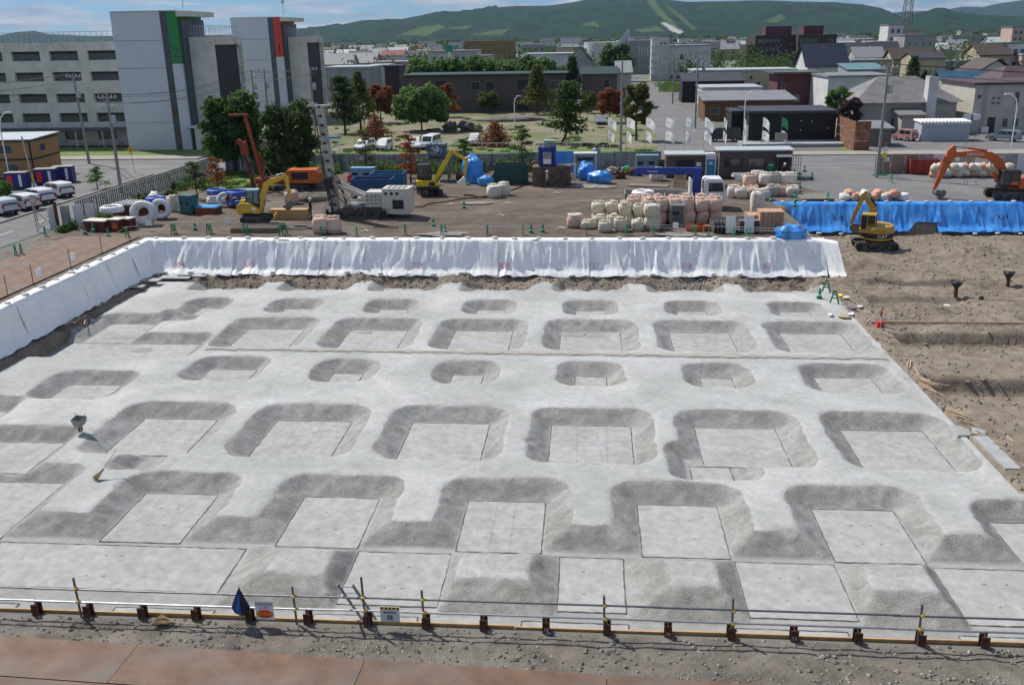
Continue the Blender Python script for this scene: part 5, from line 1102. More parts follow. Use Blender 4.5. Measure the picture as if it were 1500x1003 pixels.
p = G(1200, 437, ZT); cone('green cone on the concrete corner', (p.x, p.y, ZT+.03), None)
p = G(1339, 296)
def stand(label, loc, rz, grp):
    t = thing('barricade_stand', label, 'barricade', loc, rz, grp)
    for s_ in (-1, 1):
        part('leg', M().bar((0, s_*.28, 0), (0, s_*.05, .86), .05, .12, .05, .08), m_gcone, t)
    part('cross_bar', M().box((0, 0, .34), (.05, .44, .07)), m_gcone, t); part('head', M().box((0, 0, .82), (.07, .24, .13)), m_gcone, t); part('pipe_rest', M().box((0, 0, .60), (.09, .3, .05)), m_gcone, t)
    return t
SP = [(187, 349), (253, 343), (257, 343), (305, 343), (309, 343), (358, 344), (363, 344), (412, 345), (420, 345), (471, 347), (523, 348), (594, 345), (647, 345), (714, 345), (766, 345), (859, 345), (917, 345), (957, 346), (1015, 347), (1019, 347), (1038, 348), (1074, 349), (1093, 350), (1098, 350), (1152, 352)]
pts = []
for px, py in SP:
    p = G(px, py); pts.append(p); stand('green A frame barricade stand behind the far white sheets', (p.x, p.y, .04), rnd.uniform(-.2, .2), 'barricade stands along the far sheets')
for a, b in ((0, 1), (2, 3), (4, 5), (6, 7), (8, 9), (9, 10), (11, 12), (13, 14), (15, 16), (16, 17), (17, 18), (20, 21), (21, 22), (23, 24)):
    A_, B_ = pts[a], pts[b]
    for z in (.82, .62)[:1 + (a % 2)]:
        solo('barricade_pipe', M().cyl((A_.x-.3, A_.y-.03, z+.08), (B_.x+.3, B_.y-.03, z+.08), .026, None, 6), m_galv, 'thin galvanised pipe laid across the green barricade stands', 'pipe', group='pipes on the far barricades')
for px, py in ((24, 376), (32, 374), (67, 347)): p = G(px, py); stand('green barricade stand by the road gate on gravel', (p.x, p.y, .04), .3, 'barricade stands by the gate')
for px, py in ((1210, 428), (1222, 444)): p = G(px, py, ZT); stand('green barricade stand on the concrete edge beside soil', (p.x, p.y, ZT+.02), 1.2, 'barricade stands on the concrete')
for px, py in ((1212, 296), (1305, 268)): p = G(px, py); stand('green barricade stand on the asphalt apron', (p.x, p.y, .03), .2, 'barricade stands on the asphalt')
for px, py, w in ((220, 339, .8), (335, 335, .7), (1147, 341, .9), (890, 338, .6), (907, 339, .6), (989, 343, .6)):
    p = G(px, py); solo('notice_plate', M().box((0, 0, .7), (w*.7, .02, .45)), m_wh, 'small white notice hung on the barricade pipe', 'sign', (p.x, p.y-.1, .03), 0, 'notices on the barricades')
# rope fence along the left plates
t = thing('rope_fence', 'thin steel posts with ropes along the rusty plates', 'fence', (XL-1.1, 0, 0))
ys_ = [69.0, 64.6, 60.2, 55.6, 52.8, 48.5]
for y in ys_: part('post', M().cyl((0, y, .05), (0, y, 1.5), .025), m_rust, t)
for z in (.6, 1.2):
    for a, b in zip(ys_, ys_[1:]): part('rope', M().tube([(0, a, z+.1), (0, (a+b)/2, z+.03), (0, b, z+.1)], .012, 4), m_clamp, t)
for i, (px, py) in enumerate(((105, 388), (55, 411))):
    q = atX(px, py-12, XL-1.08); solo('notice_plate', M().box((0, 0, 0), (.03, .6, .5)), m_wh, ('white notice on the rope fence over the rusty plates', 'larger white notice tied near the rope fence corner')[i], 'sign', (XL-1.04, q.y, q.z))
# ---- the dug field: pile heads, level, battens, papers
def pile_head(px, py, la):
    p = G(px, py, -2.5); t = thing('rebar_pile', la, 'pile', (p.x, p.y, sfix(p.x, p.y)-.05)); part('stem', M().cyl((0, 0, 0), (-.05, 0, .85), .13), m_rust, t); rr = random.Random(px)
    for i in range(18):
        a = 2*math.pi*i/18; part('rebar', M().tube([(-.05+.1*math.cos(a), .1*math.sin(a), .6), (-.05+.22*math.cos(a), .22*math.sin(a), .95), (-.05+.40*math.cos(a), .40*math.sin(a), 1.02+.15*rr.random())], .03, 5), m_blk, t)
    part('collar', M().lathe([(.14, .65), (.30, .85), (.36, .98), (.2, 1.1)], (-.05, 0, 0), 12), m_blk, t)
pile_head(1400, 433, 'pile head with splayed black bars near small soil pit'); pile_head(1477, 414, 'pile head with splayed black bars by timber offcuts')
p = G(1289, 478, -2.5); t = thing('tripod_level', 'red box instrument on tripod standing beside concrete edge', 'tripod', (p.x, p.y, sfix(p.x, p.y)))
for a in (.3, 2.4, 4.5): part('leg', M().cyl((.04*math.cos(a), .04*math.sin(a), .75), (.45*math.cos(a), .45*math.sin(a), 0), .018), m_galv, t)
part('box', M().bx(-.2, .2, -.15, .15, .0, .36), m_sred, t); part('instrument', M().box((0, 0, .9), (.12, .12, .25)).cyl((0, 0, .7), (0, 0, 1.15), .03), m_redm, t)
m_off = mat('timber offcut', (.50, .37, .24), .8, .2, 5)
rr = random.Random(12)
def batten_at(px, py, L, ang, lab, grp, z=.05): 
    p = G(px, py, -2.5); p.x = p.x if p.y > 66 or p.x < -30 else max(p.x, 17.55+.3*rr.random()); zz = sfix(p.x, p.y); zz = -2.5 if zz < -4 else zz
    solo('batten', M().box((0, 0, 0), (L, .05, .03)), m_off, lab, 'batten', (p.x, p.y, zz+z), ang, grp)
for i in range(9): batten_at(1340+2.6*i+rr.uniform(-6, 6), 552+2.1*i+rr.uniform(-6, 6), rr.uniform(.8, 1.6), -1.1+rr.gauss(0, .12), 'thin timber batten in the bundle beside concrete edge', 'battens in the bundle', .05+.03*(i % 4))
for i in range(8): batten_at(1398+2.6*i+rr.uniform(-5, 5), 603+2.0*i+rr.uniform(-6, 6), rr.uniform(.7, 1.3), -1.0+rr.gauss(0, .2), 'thin timber batten in the spread near the concrete wing', 'battens near the wing', .05+.03*(i % 3))
for i in range(14): batten_at(1240+7.5*i+rr.uniform(-6, 6), 430+10.5*i+rr.uniform(-6, 6), rr.uniform(.8, 2.4), -1.15+rr.gauss(0, .5), 'loose timber batten along the edge of concrete and soil', 'loose battens along the edge', .05)
for px, py, L, a in ((1470, 440, 3.0, -.25), (1345, 462, 1.6, .6), (1380, 456, 1.4, -.5), (1335, 605, 2.0, -1.0), (1450, 645, 2.2, -1.0)): batten_at(px, py, L, a, 'single timber batten lying on the dug soil', 'single battens on the soil')
# guide boards along the trenches
for (x0, x1, y0, y1, dp) in PITS[:3]:
    t = thing('guide_board', {52.0: 'guide board along the trench level with the tripod', 44.3: 'guide board along the middle long trench', 38.2: 'guide board along the short trench by the concrete wing'}[y0], 'formwork', (0, 0, 0))
    part('board', M().bx(x0+.4, x1, y0+.55, y0+.60, -2.5-dp, -2.5-dp+.14), m_off, t)
    for i in range(6): part('peg', M().bx(x0+1+i*3, x0+1.04+i*3, y0+.5, y0+.54, -2.6-dp, -2.2-dp), m_off, t)
t = thing('guide_board', 'long thin string board crossing the soil at concrete level', 'formwork'); part('board', M().bx(17.9, 40, 56.9, 56.95, -2.5, -2.36), m_off, t)
for i in range(8): part('peg', M().bx(18.5+i*2.6, 18.54+i*2.6, 56.85, 56.89, -2.6, -2.15), m_off, t)
# wing and kerb strip of concrete on the right
t = thing('concrete_wing', 'concrete wing block projecting from the slab into soil', 'concrete block', (0, 0, 0))
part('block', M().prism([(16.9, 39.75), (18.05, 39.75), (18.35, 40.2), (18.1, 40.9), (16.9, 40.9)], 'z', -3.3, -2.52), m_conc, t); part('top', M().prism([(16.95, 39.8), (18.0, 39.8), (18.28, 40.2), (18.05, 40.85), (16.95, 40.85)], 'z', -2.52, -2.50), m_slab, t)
t = thing('concrete_strip', 'narrow white concrete strip beside the wing block', 'concrete strip', (0, 0, 0)); part('strip', M().prism([(17.45, 39.5), (18.1, 39.5), (18.15, 36.2), (17.5, 36.2)], 'z', -3.0, -2.42), m_slab, t); part('edge_board', M().bx(18.95, 19.0, 36.0, 39.6, -2.55, -2.40), m_off, t)
m_paper = flat('paper', (.75, .74, .72), .8)
for i, (px, py, w, c, la) in enumerate(((1232, 437, .5, m_syel, 'yellow bag lying by the green barricade'), (1240, 440, .6, m_wh, 'white bag beside the yellow bag'), (1217, 463, .5, m_paper, 'sheet of white paper on the concrete corner'), (1237, 465, .9, bagcloth('brown paper', (.45, .33, .2)), 'brown cardboard among the papers'), (1247, 462, .6, m_paper, 'white paper next to brown cardboard'), (1250, 455, .5, flat('purple cloth', (.10, .09, .22), .8), 'purple cloth by the white bag'), (1260, 452, .6, m_bwhite, 'pale sack on the soil beside concrete edge'), (1388, 441, .7, m_wh, 'white plastic sheet on the dug soil'), (1437, 440, .35, m_blk, 'black bucket lying on the dug soil'))):
    p = G(px, py, ZT); zz = sfix(p.x, p.y); zz = ZT if zz < -4 else zz
    solo('litter', M().blob((0, 0, .06), (w, w*.7, .14 if i != 8 else .35), 60+i, .5, 10, 6, .8), c, la, 'litter', (p.x, p.y, zz+.03), rr.random()*3, None, True)
for i, (px, py, w, d) in enumerate(((258, 408, 2.4, 1.0), (283, 405, 2.2, 1.1), (222, 415, 1.4, .9), (200, 424, 1.2, .7))):
    p = G(px, py, -2.5); solo('concrete_board', M().box((0, 0, 0), (w, d, .08)), m_slab, ('larger', 'largest', 'small', 'smallest')[i] + ' pale board lying by the far left bank foot', 'board', (p.x, p.y, max(-2.5, sfix(p.x, p.y) if sfix(p.x, p.y) > -4 else -2.5)+.12), .0)
for i in range(6): p = G(215+3*i, 424-3*i, -2.5); batten_at(90+7*i, 478-1.5*i, 2.0, .5+.3*i, 'brown plank lying at the foot of left white sheets', 'planks at the left bank foot', .08)
# ================================================================== STREETS, PARK, FENCES
m_walk = mat('sidewalk', (.30, .28, .25), .9, .12, .8, .1); m_line = flat('road paint', (.55, .55, .53), .8)
m_park = mat('dry park ground', (.225, .19, .135), .95, .2, .25, .2, c2=(.12, .145, .05), mixsc=.09, lo=.42, hi=.60, bsc=4); m_lawn = mat('lawn', (.11, .18, .035), .95, .3, .6, .3, c2=(.17, .19, .06), mixsc=.3)
def sheetpoly(name, pts, z, mt): return struct(name, M().add([(x, y, z) for x, y in pts], [tuple(range(len(pts)))]), mt)
sheetpoly('front_street', [(-400, 107.5), (400, 104.5), (400, 120.2), (-400, 123.2)], .006, m_asph)
sheetpoly('left_street', [(-52.2, -45), (-45.9, -45), (-45.9, 108), (-52.2, 108)], .010, m_asph)
sheetpoly('parking_lot', [(-95, 70), (-52.35, 70), (-52.35, 107.4), (-95, 107.4)], .012, m_asph)
sheetpoly('entrance_apron', [(22.3, 86.3), (75, 86.3), (75, 106.0), (21.5, 106.6)], .015, m_asph)
sheetpoly('back_street', [(9.6, 126.6), (24.5, 126.6), (22.0, 150), (20.6, 172), (20.0, 223), (20.5, 420), (15.5, 420), (14.2, 223), (11.8, 172)], .010, m_asph)
sheetpoly('side_parking', [(36.5, 126.3), (80, 125.2), (80, 152), (38.5, 152)], .012, m_asph)
sheetpoly('park_ground', [(-47, 126.8), (9.4, 126.8), (11.6, 172), (12.5, 199), (-60, 203), (-52, 150)], .008, m_park)
sheetpoly('park_verge', [(-47, 127.0), (9.2, 127.0), (9.4, 131.5), (-46, 131.2)], .014, m_lawn)
sheetpoly('school_lawn', [(-130, 126.8), (-52, 126.8), (-50, 134.5), (-130, 142)], .012, m_lawn)
sheetpoly('garden_strip', [(33.6, 126.4), (36.4, 126.4), (36.4, 141), (35.6, 141)], .012, m_lawn)
g = M()
for x0, x1 in ((-400, -53), (-47, 9.5), (24.8, 400)):
    y0, y1 = 123.2-(x0+400)*.00375, 123.2-(x1+400)*.00375; g.prism([(x0, y0), (x1, y1), (x1, y1+3.9), (x0, y0+3.9)], 'z', -.02, .13)
struct('sidewalk', g, m_walk)
g = M()
for x0, x1 in ((-400, 400),):
    g.add([(x0, 115.55, .012), (x1, 112.55, .012), (x1, 112.70, .012), (x0, 115.70, .012)], [(0, 1, 2, 3)])
struct('road_marking', g, m_line); g = M()
for i in range(-12, 22): x = i*9.0; y = 110.6-(x)*.00375; g.box((x, y, .012), (5, .13, .002))
for i in range(12): g.box((-49, 30+i*7, .016), (.13, 3.5, .002))
struct('road_dashes', g, m_line)
g = M().bx(-52.5, -52.2, 40, 107.4, -.02, .15); struct('kerb', g, m_walk)
# grass tufts and weeds inside the fence: leaves anyone can see but not count
def leafmat(name, c, var=.45):
    m = mat(name, c, .7, var, 1.3, spec=.25, c2=tuple(v*.55 for v in c), mixsc=.9, lo=.42, hi=.68); return m
m_leaf = {'dark': leafmat('dark foliage', (.06, .115, .026)), 'mid': leafmat('green foliage', (.075, .15, .028)), 'light': leafmat('light foliage', (.11, .185, .045)), 'olive': leafmat('olive foliage', (.105, .115, .025)), 'pine': leafmat('pine needles', (.062, .098, .028)), 'dead': leafmat('dead red needles', (.24, .075, .022)), 'straw': leafmat('brown dead needles', (.19, .070, .028)), 'purple': leafmat('purple foliage', (.055, .022, .03)), 'grass': leafmat('weed leaves', (.10, .17, .03))}
m_bark = mat('bark', (.085, .062, .045), .95, .3, 5, .4)
def leaves(g, r, c, d, n, s, shell=.5, flatk=1.0):
    """n leaf clumps spread through an ellipsoid"""
    for i in range(n):
        v = Vector((r.gauss(0, .46), r.gauss(0, .46), r.gauss(0, .46)))
        if v.length > 1.35: v *= .8
        p = Vector((c[0]+v.x*d[0]/2, c[1]+v.y*d[1]/2, c[2]+v.z*d[2]/2)); q = s*(.6+.8*r.random())
        n_ = (v+Vector((r.gauss(0, .6), r.gauss(0, .6), r.gauss(.3, .6)))).normalized(); u = n_.orthogonal().normalized(); u = (Matrix.Rotation(r.random()*6.3, 3, n_) @ u); w = n_.cross(u)
        a = p+u*q; b = p-u*q*.5+w*q*.8; cc = p-u*q*.6-w*q*.7; e = p+n_*q*.35
        k = len(g.v); g.v += [tuple(a), tuple(b), tuple(cc), tuple(e)]; g.f += [(k, k+1, k+3), (k+1, k+2, k+3), (k+2, k, k+3)]
def tree(label, px, pyb, pyt, wpx, kind, leaf, name='tree', Y=None, seed=0, dens=1.0, group=None, cat='tree', clear=.28, lean=0.0):
    p = G(px, pyb) if Y is None else atY(px, pyb, Y)*1.0
    if Y is not None: p.z = 0
    h = HZ(px, pyt, p.y); w = abs(atY(px+wpx/2, pyb, p.y).x-atY(px-wpx/2, pyb, p.y).x); r = random.Random(seed+int(px))
    t = thing(name, label, cat, (p.x, p.y, 0), 0, group); tr = M(); cr = M(); s = max(.10, min(.34, w*.036))*(p.y/150+.45)
    base = h*clear
    pts = [Vector((0, 0, -.05)), Vector((lean*.4, 0, base*.6)), Vector((lean*.8+r.uniform(-.1, .1), r.uniform(-.1, .1), base+.15*h)), Vector((lean, 0, h*.86))]
    rad = max(.07, h*.022)
    for i in range(3): tr.cyl(pts[i], pts[i+1], rad*(1.15-.3*i), rad*(.85-.3*i), 7)
    if kind == 'broad':
        k = int(11+dens*6)
        for i in range(k):
            a = 2.4*i; z = base+(h-base)*(.12+.78*((i+.5)/k)); q = w*.5*(.25+.75*math.sin(math.pi*min(.95, .22+.7*(z-base)/(h-base))))*r.uniform(.45, .98)
            c = Vector((lean*z/h+q*math.cos(a), q*math.sin(a)*.8, z)); dd = w*r.uniform(.2, .42)
            tr.cyl(pts[2].lerp(pts[3], max(0, (z-base)/(h-base)-.25)), c, rad*.3, rad*.1, 5); leaves(cr, r, c, (dd, dd, dd*.75), int(210*dens), s)
    elif kind == 'pine':   # pads of foliage
        k = int(6+4*dens)
        for i in range(k):
            f = (i+.6)/k; z = base+(h-base)*f; q = w*.5*(1.05-.75*f)*r.uniform(.5, 1.0); a = 2.4*i+r.random()
            c = Vector((lean*z/h+q*math.cos(a)*.75, q*math.sin(a)*.6, z)); dd = w*(.75-.40*f)*r.uniform(.8, 1.2)
            tr.cyl(Vector((lean*z/h*.8, 0, z-.12*h)), c, rad*.35, rad*.12, 5); leaves(cr, r, c, (dd, dd*.9, max(.35, dd*.30)), int(110*dens), s*.85, .2)
    elif kind == 'cone':
        for i in range(9):
            f = i/9; dd = w*1.35*(1.0-.88*f); leaves(cr, r, (0, 0, base*.4+(h-base*.4)*(f+.06)), (dd, dd, h*.20), int(150*dens*(1.1-f)), s*.8, .55)
    elif kind == 'conifer':
        for i in range(10):
            f = i/10; dd = w*1.2*(1.0-.85*f)*r.uniform(.7, 1.2)
            for a in range(4): b = a*1.57+i*.7; c = Vector((dd*.28*math.cos(b), dd*.28*math.sin(b), base+(h-base)*(f+.05))); leaves(cr, r, c, (dd*.6, dd*.6, h*.13), int(40*dens), s*.8, .3)
    part('trunk', tr, m_bark, t); part('crown', cr, m_leaf[leaf], t)
    return t
TREES = [
 ('big dense broadleaf tree at the corner inside the left fence', 345, 252, 138, 88, 'broad', 'dark', 1.9), ('dense dark tree behind the mini excavator', 430, 266, 146, 78, 'broad', 'pine', 1.9),
 ('small layered dark pine inside the left fence', 290, 292, 238, 44, 'pine', 'pine', 1.2), ('small dead red needled tree behind the teal cabinet', 320, 280, 231, 34, 'pine', 'dead', 1.2), ('little clipped pine standing alone by the parked wagons', 143, 277, 245, 30, 'pine', 'mid', .9),
 ('dark shaggy conifer next to the red striped school tower', 506, 196, 112, 50, 'pine', 'pine', 1.9), ('tall yellow green conifer behind the parked white cars', 529, 192, 106, 42, 'conifer', 'olive', 1.7), ('dark red brown dying tree by the yellow green conifer', 558, 180, 123, 46, 'broad', 'straw', .8),
 ('light green spreading tree near the park boulders', 618, 192, 130, 70, 'broad', 'light', 1.4), ('orange dead tree before the long brown apartment wall', 657, 172, 123, 34, 'pine', 'dead', 1.3), ('small round green tree before the apartment windows', 716, 166, 134, 32, 'broad', 'olive', .6),
 ('brown dead cone shaped tree behind the two white cars', 550, 204, 168, 40, 'cone', 'straw', 1.4), ('brown dead cone shaped tree next to the small parked car', 726, 214, 179, 48, 'cone', 'straw', 1.6),
 ('slim yellowish larch before the apartment stair hall', 787, 168, 97, 40, 'conifer', 'olive', 1.5), ('large leaning park pine with propped limbs', 822, 211, 121, 66, 'pine', 'pine', 1.6), ('small olive tree by the apartment gap', 862, 166, 134, 26, 'broad', 'olive', .7), ('bright orange dead tree beside the silver car', 893, 180, 129, 36, 'broad', 'dead', .9), ('dense olive tree by the flag row', 932, 206, 119, 42, 'broad', 'olive', 1.4),
 ('dead orange pine by the small red box', 602, 268, 197, 44, 'pine', 'dead', 1.1), ('clipped cloud pine behind the bright yellow excavator', 680, 250, 204, 36, 'pine', 'pine', 1.2), ('tall clipped cloud pine by the dark green bin', 766, 258, 184, 44, 'pine', 'pine', 1.2), ('dark clipped pine by the blue topped frame', 538, 262, 190, 36, 'pine', 'pine', 1.1),
 ('green leafy bush tree beside the black house', 1222, 190, 128, 40, 'broad', 'mid', 1.1), ('purple leaved bush tree beside the black house', 1242, 196, 142, 34, 'broad', 'purple', 1.1), ('little dark garden tree by rust fence', 1290, 186, 152, 26, 'broad', 'pine', .6),
 ('tall dark garden conifer behind the grey hipped house', 1332, 150, 84, 34, 'conifer', 'pine', 1.3), ('shorter conifer beside the tall dark garden one', 1350, 150, 104, 22, 'conifer', 'pine', 1.0), ('bright green shrub by the orange prefab', 6, 300, 264, 34, 'broad', 'mid', .8)]
for i, (la, px, pb, pt, w, kd, lf, dn) in enumerate(TREES): tree(la, px, pb, pt, w, kd, lf, seed=i*7, dens=dn, clear=.1 if kd in ('cone',) or i < 2 else .22, lean=(1.6 if 'leaning' in la else 0))
for i, (px, pt, w, lf) in enumerate(((628, 90, 60, 'mid'), (672, 86, 55, 'mid'), (706, 84, 46, 'mid'), (745, 92, 50, 'light'), (784, 84, 58, 'mid'), (820, 96, 36, 'light'))):
    tree('round green tree in the row behind the brown apartment', px, 140, pt, w, 'broad', lf, Y=228.0+4*(i % 2), seed=i+50, dens=1.3, group='trees behind the apartment')
tree('dark conifer standing in the gap between the two apartments', 838, 150, 84, 34, 'conifer', 'pine', Y=212.0, seed=3, dens=1.3); tree('big dark tree before the curved civic hall', 902, 112, 65, 40, 'broad', 'dark', Y=330.0, seed=4, dens=1.4)
def shrub_row(label, pts, name, leaf, dens=1.0):
    g = M(); r = random.Random(len(pts))
    for (x, y, w, h) in pts: leaves(g, r, (x, y, h*.45), (w, w*.7, h), int(130*dens), .16, .1)
    tag(part(name, g, m_leaf[leaf]), label, 'weeds', kind='stuff')
rr = random.Random(21)
shrub_row('rank green weeds growing along the inside of the site fence', [(rr.uniform(-40, 0), rr.uniform(106.6, 108.6), rr.uniform(.8, 2.4), rr.uniform(.5, 1.9)) for i in range(60)], 'fence_weeds', 'light')
shrub_row('rank weeds along the foot of the left fence', [(rr.uniform(-44.6, -43.2), rr.uniform(72, 100), rr.uniform(.6, 1.2), rr.uniform(.3, .9)) for i in range(40)], 'fence_weeds', 'grass')
shrub_row('grass under the trees in the yard corner', [(rr.uniform(-44, -30), rr.uniform(96, 108), rr.uniform(.8, 2.0), rr.uniform(.15, .4)) for i in range(120)], 'corner_grass', 'grass')
shrub_row('grass tufts scattered over the dry park', [(rr.uniform(-46, 9), 127.5+72*rr.random()**1.6, rr.uniform(.6, 2.0), rr.uniform(.12, .35)) for i in range(150)], 'park_grass', 'light', .5)
shrub_row('overgrown grass lot beside the back street', [(rr.uniform(21, 27), rr.uniform(262, 300), rr.uniform(1.5, 4), rr.uniform(.6, 1.6)) for i in range(60)], 'grass_lot', 'grass')
sheetpoly('yard_corner_lawn', [(-44.4, 96), (-31, 98), (-30, 109), (-44.4, 109)], .135, m_lawn)
# ---- fences: every panel a part
m_fence = mat('grey fence panel', (.33, .335, .33), .6, .15, 1.2, .1, c2=(.24, .24, .23), mixsc=.8); m_fgreen = mat('green grey fence slat', (.16, .185, .15), .6, .2, 1.2); m_fwhite = mat('white fence panel', (.60, .61, .62), .5, .08, 1)
t = thing('site_fence', 'grey corrugated panel fence along the street behind the site', 'fence', (0, 109.6, 0))
for i in range(29):
    x = -44.0+1.81*i; g = M(); zt = 2.0+.03*math.sin(i)
    for j in range(6): g.box((x+.15+.3*j, (-.025 if j % 2 else .025), zt/2), (.298, .03, zt))
    part('panel', g, m_fence if i % 7 else mat('bluish fence panel', (.16, .20, .26), .6, .1), t)
part('top_rail', M().bx(-44.0, 8.5, -.06, .06, 2.05, 2.11), m_galv, t)
for i in range(15): part('post', M().cyl((-44+3.62*i, -.1, 0), (-44+3.62*i, -.1, 2.15), .04), m_pipe, t)
for i in (3, 9, 14, 21): part('notice', M().box((-44.0+1.81*i+.6, -.07, 1.5), (.55, .02, .4)), m_wh, t)
t = thing('site_fence', 'tall green grey slat fence along the left street', 'fence', (-45.2, 0, 0))
for i in range(80): 
    y = 77.5+.39*i; part('slat', M().box((.0, y, .95), (.03, .25, 1.9)), m_fgreen if i % 5 else m_fence, t)
for z in (.5, 1.5): part('rail', M().bx(.02, .07, 77, 109, z, z+.06), m_galv, t)
part('top_rail', M().bx(-.04, .04, 77, 109, 1.9, 1.96), m_galv, t)
for i in range(7): y = 77.5+4.6*i; part('brace', M().bar((.1, y, 1.6), (1.1, y, .05), .05), m_pipe, t)
t = thing('street_gate', 'white panel gate with rusty post at the left street', 'gate', (-45.0, 74.3, 0), -.12)
for i in range(4): part('panel', M().box((-.6+.78*i, .6*i, 1.0), (.74, .05, 1.9), .6), m_fwhite if i != 1 else m_fence, t)
part('post', M().bx(-.2, .0, -.3, -.1, 0, 2.4), m_rust, t); part('post', M().bx(2.3, 2.45, 1.6, 1.75, 0, 2.3), m_galv, t); part('frame', M().bar((-1.4, -1.2, .1), (-.2, -.2, 1.9), .06).bar((-1.4, -1.2, 1.9), (-.2, -.2, .1), .06).bar((-1.4, -1.2, 0), (-1.4, -1.2, 2.3), .07), m_galv, t)
t = thing('site_fence', 'pale panel fence with notices behind the orange excavator', 'fence', (0, 105.4, 0))
for i in range(16): part('panel', M().box((32.6+1.5*i, .03*(i % 2), 1.05), (1.46, .04, 2.1)), (m_fwhite if i % 3 == 1 else m_fence) if i > 2 else mat('tan gate board', (.28, .21, .16), .7, .1), t)
for i in (0, 5, 8, 11): part('notice', M().box((32.9+1.5*i, -.06, 1.55), (.5, .02, .5)), m_wh, t)
for x in (22.4, 31.3): 
    t = thing('gate_post', 'mesh gate post beside the office' if x < 25 else 'mesh gate leaf folded by the utility pole', 'gate', (x, 105.0 if x < 25 else 104.0, 0))
    for i in range(5): part('bar', M().cyl((.28*i, 0, .1), (.28*i, 0, 2.2), .03), m_pipe, t)
    for z in (.15, 1.1, 2.15): part('rail', M().cyl((0, 0, z), (1.12, 0, z), .03), m_pipe, t)
    part('base', M().bx(-.2, 1.3, -.35, .35, 0, .12), m_gcone, t)
t = thing('street_railing', 'white pipe railing along the park edge', 'railing', (0, 131.6, 0))
for i in range(27): part('post', M().cyl((-45+2*i, 0, 0), (-45+2*i, 0, .85), .03, None, 6), m_wh, t)
for z in (.82,): part('rail', M().cyl((-45, 0, z), (7.5, 0, z), .035, None, 6), m_wh, t)
p = G(1262, 222); t = thing('rust_fence', 'tall rusty corrugated panel fence beside grey shed', 'fence', (p.x, p.y+.5, 0), .0)
for i in range(3):
    for j in range(5): part('panel', M().box((-.9+.03*j, 2.0*j+1, .65+1.28*i), (.05, 1.9, 1.22)), mat('rusty sheet', (.20, .085, .045), .85, .35, 1.5, .2, c2=(.28, .20, .15), mixsc=1.2, lo=.5, hi=.7), t)
for i in range(3): part('panel', M().box((.1+.0*i, .0, .65+1.28*i), (1.9, .05, 1.22)), MATS['rusty sheet'], t)
# ---- poles, lamps, wires
m_cpole = mat('concrete pole', (.27, .265, .25), .85, .12, 2)
WIRE = []
def pole(label, px, pyb, pyt, Y=None, arms=2, cat='utility pole', lean=0.0, gear=True):
    p = G(px, pyb) if Y is None else Vector((atY(px, pyb, Y).x, Y, 0)); h = HZ(px, pyt, p.y)
    t = thing('utility_pole', label, cat, (p.x, p.y, 0)); part('shaft', M().cyl((0, 0, -.1), (lean, 0, h), .19, .11, 10), m_cpole, t)
    for i in range(arms):
        z = h-.35-.9*i; part('cross_arm', M().box((lean, 0, z), (2.0, .1, .1)), m_galv, t)
        for x in (-.9, -.45, .45, .9): part('insulator', M().cyl((lean+x, 0, z+.05), (lean+x, 0, z+.28), .05, None, 6), m_wh, t)
    if gear: part('transformer', M().lathe([(.25, 0), (.28, .1), (.28, .8), (.2, .9)], (lean+.4, -.1, h-3.0), 10), m_galv, t)
    WIRE.append(Vector((p.x+lean, p.y, h)))
    return t
pole('leaning concrete utility pole in front of the school wing', 131, 240, 108, None, 2, lean=-.3); pole('concrete utility pole with transformer at the street corner', 178, 283, 138, None, 2)
pole('utility pole by the red striped school tower', 378, 200, 103, 150.0, 2); pole('second utility pole before the red striped tower', 396, 200, 102, 152.0, 1); pole('utility pole standing by the drill mast', 463, 210, 98, 128.0, 1)
pole('tall concrete pole at the park corner by flags', 909, 222, 90, None, 0, gear=False); pole('tall utility pole at the asphalt gate', 1284, 260, 94, None, 1); pole('utility pole beside the back street', 985, 153, 82, None, 2); pole('utility pole near the brown flat roofed house', 1018, 188, 88, None, 1)
pole('utility pole far down the back street', 966, 130, 80, 262.0, 1); pole('utility pole behind the white flat house', 1027, 150, 84, 235.0, 1); pole('utility pole among the far roofs on the right', 1395, 130, 72, 215.0, 1)
m_wire = mat('black cable', (.02, .02, .02), .6)
def wire(label, a, b, n=4, sag=.02, grp='overhead cables'):
    t = thing('power_line', label, 'cable', (0, 0, 0), 0, grp)
    for k in range(n):
        o = Vector(((k-(n-1)/2)*.45, 0, -.9*(k % 2))); pts_ = []
        for i in range(11): f = i/10; q = a.lerp(b, f)+o; q.z -= (a-b).length*sag*4*f*(1-f); pts_.append(q)
        part('cable', M().tube(pts_, .022, 4), m_wire, t)
far_l = Vector((-130, 118, 9)); far_r = Vector((140, 100, 11))
wire('cables strung between the poles before the school', WIRE[0], WIRE[1]); wire('cables running left along the school front', WIRE[0], far_l); wire('cables running from the corner pole to the red tower', WIRE[1], WIRE[2]); wire('cables between the poles by the red tower', WIRE[2], WIRE[4]); wire('cables crossing before the green striped tower', Vector((-130, 124, 8)), WIRE[3], 3)
wire('cables from the gate pole along the front street', WIRE[6], far_r, 3); wire('cables over the street from gate pole towards back houses', WIRE[6], WIRE[11], 3); wire('cables along the back street', WIRE[7], WIRE[9], 3); wire('cables between the back street poles', WIRE[8], WIRE[7], 3)
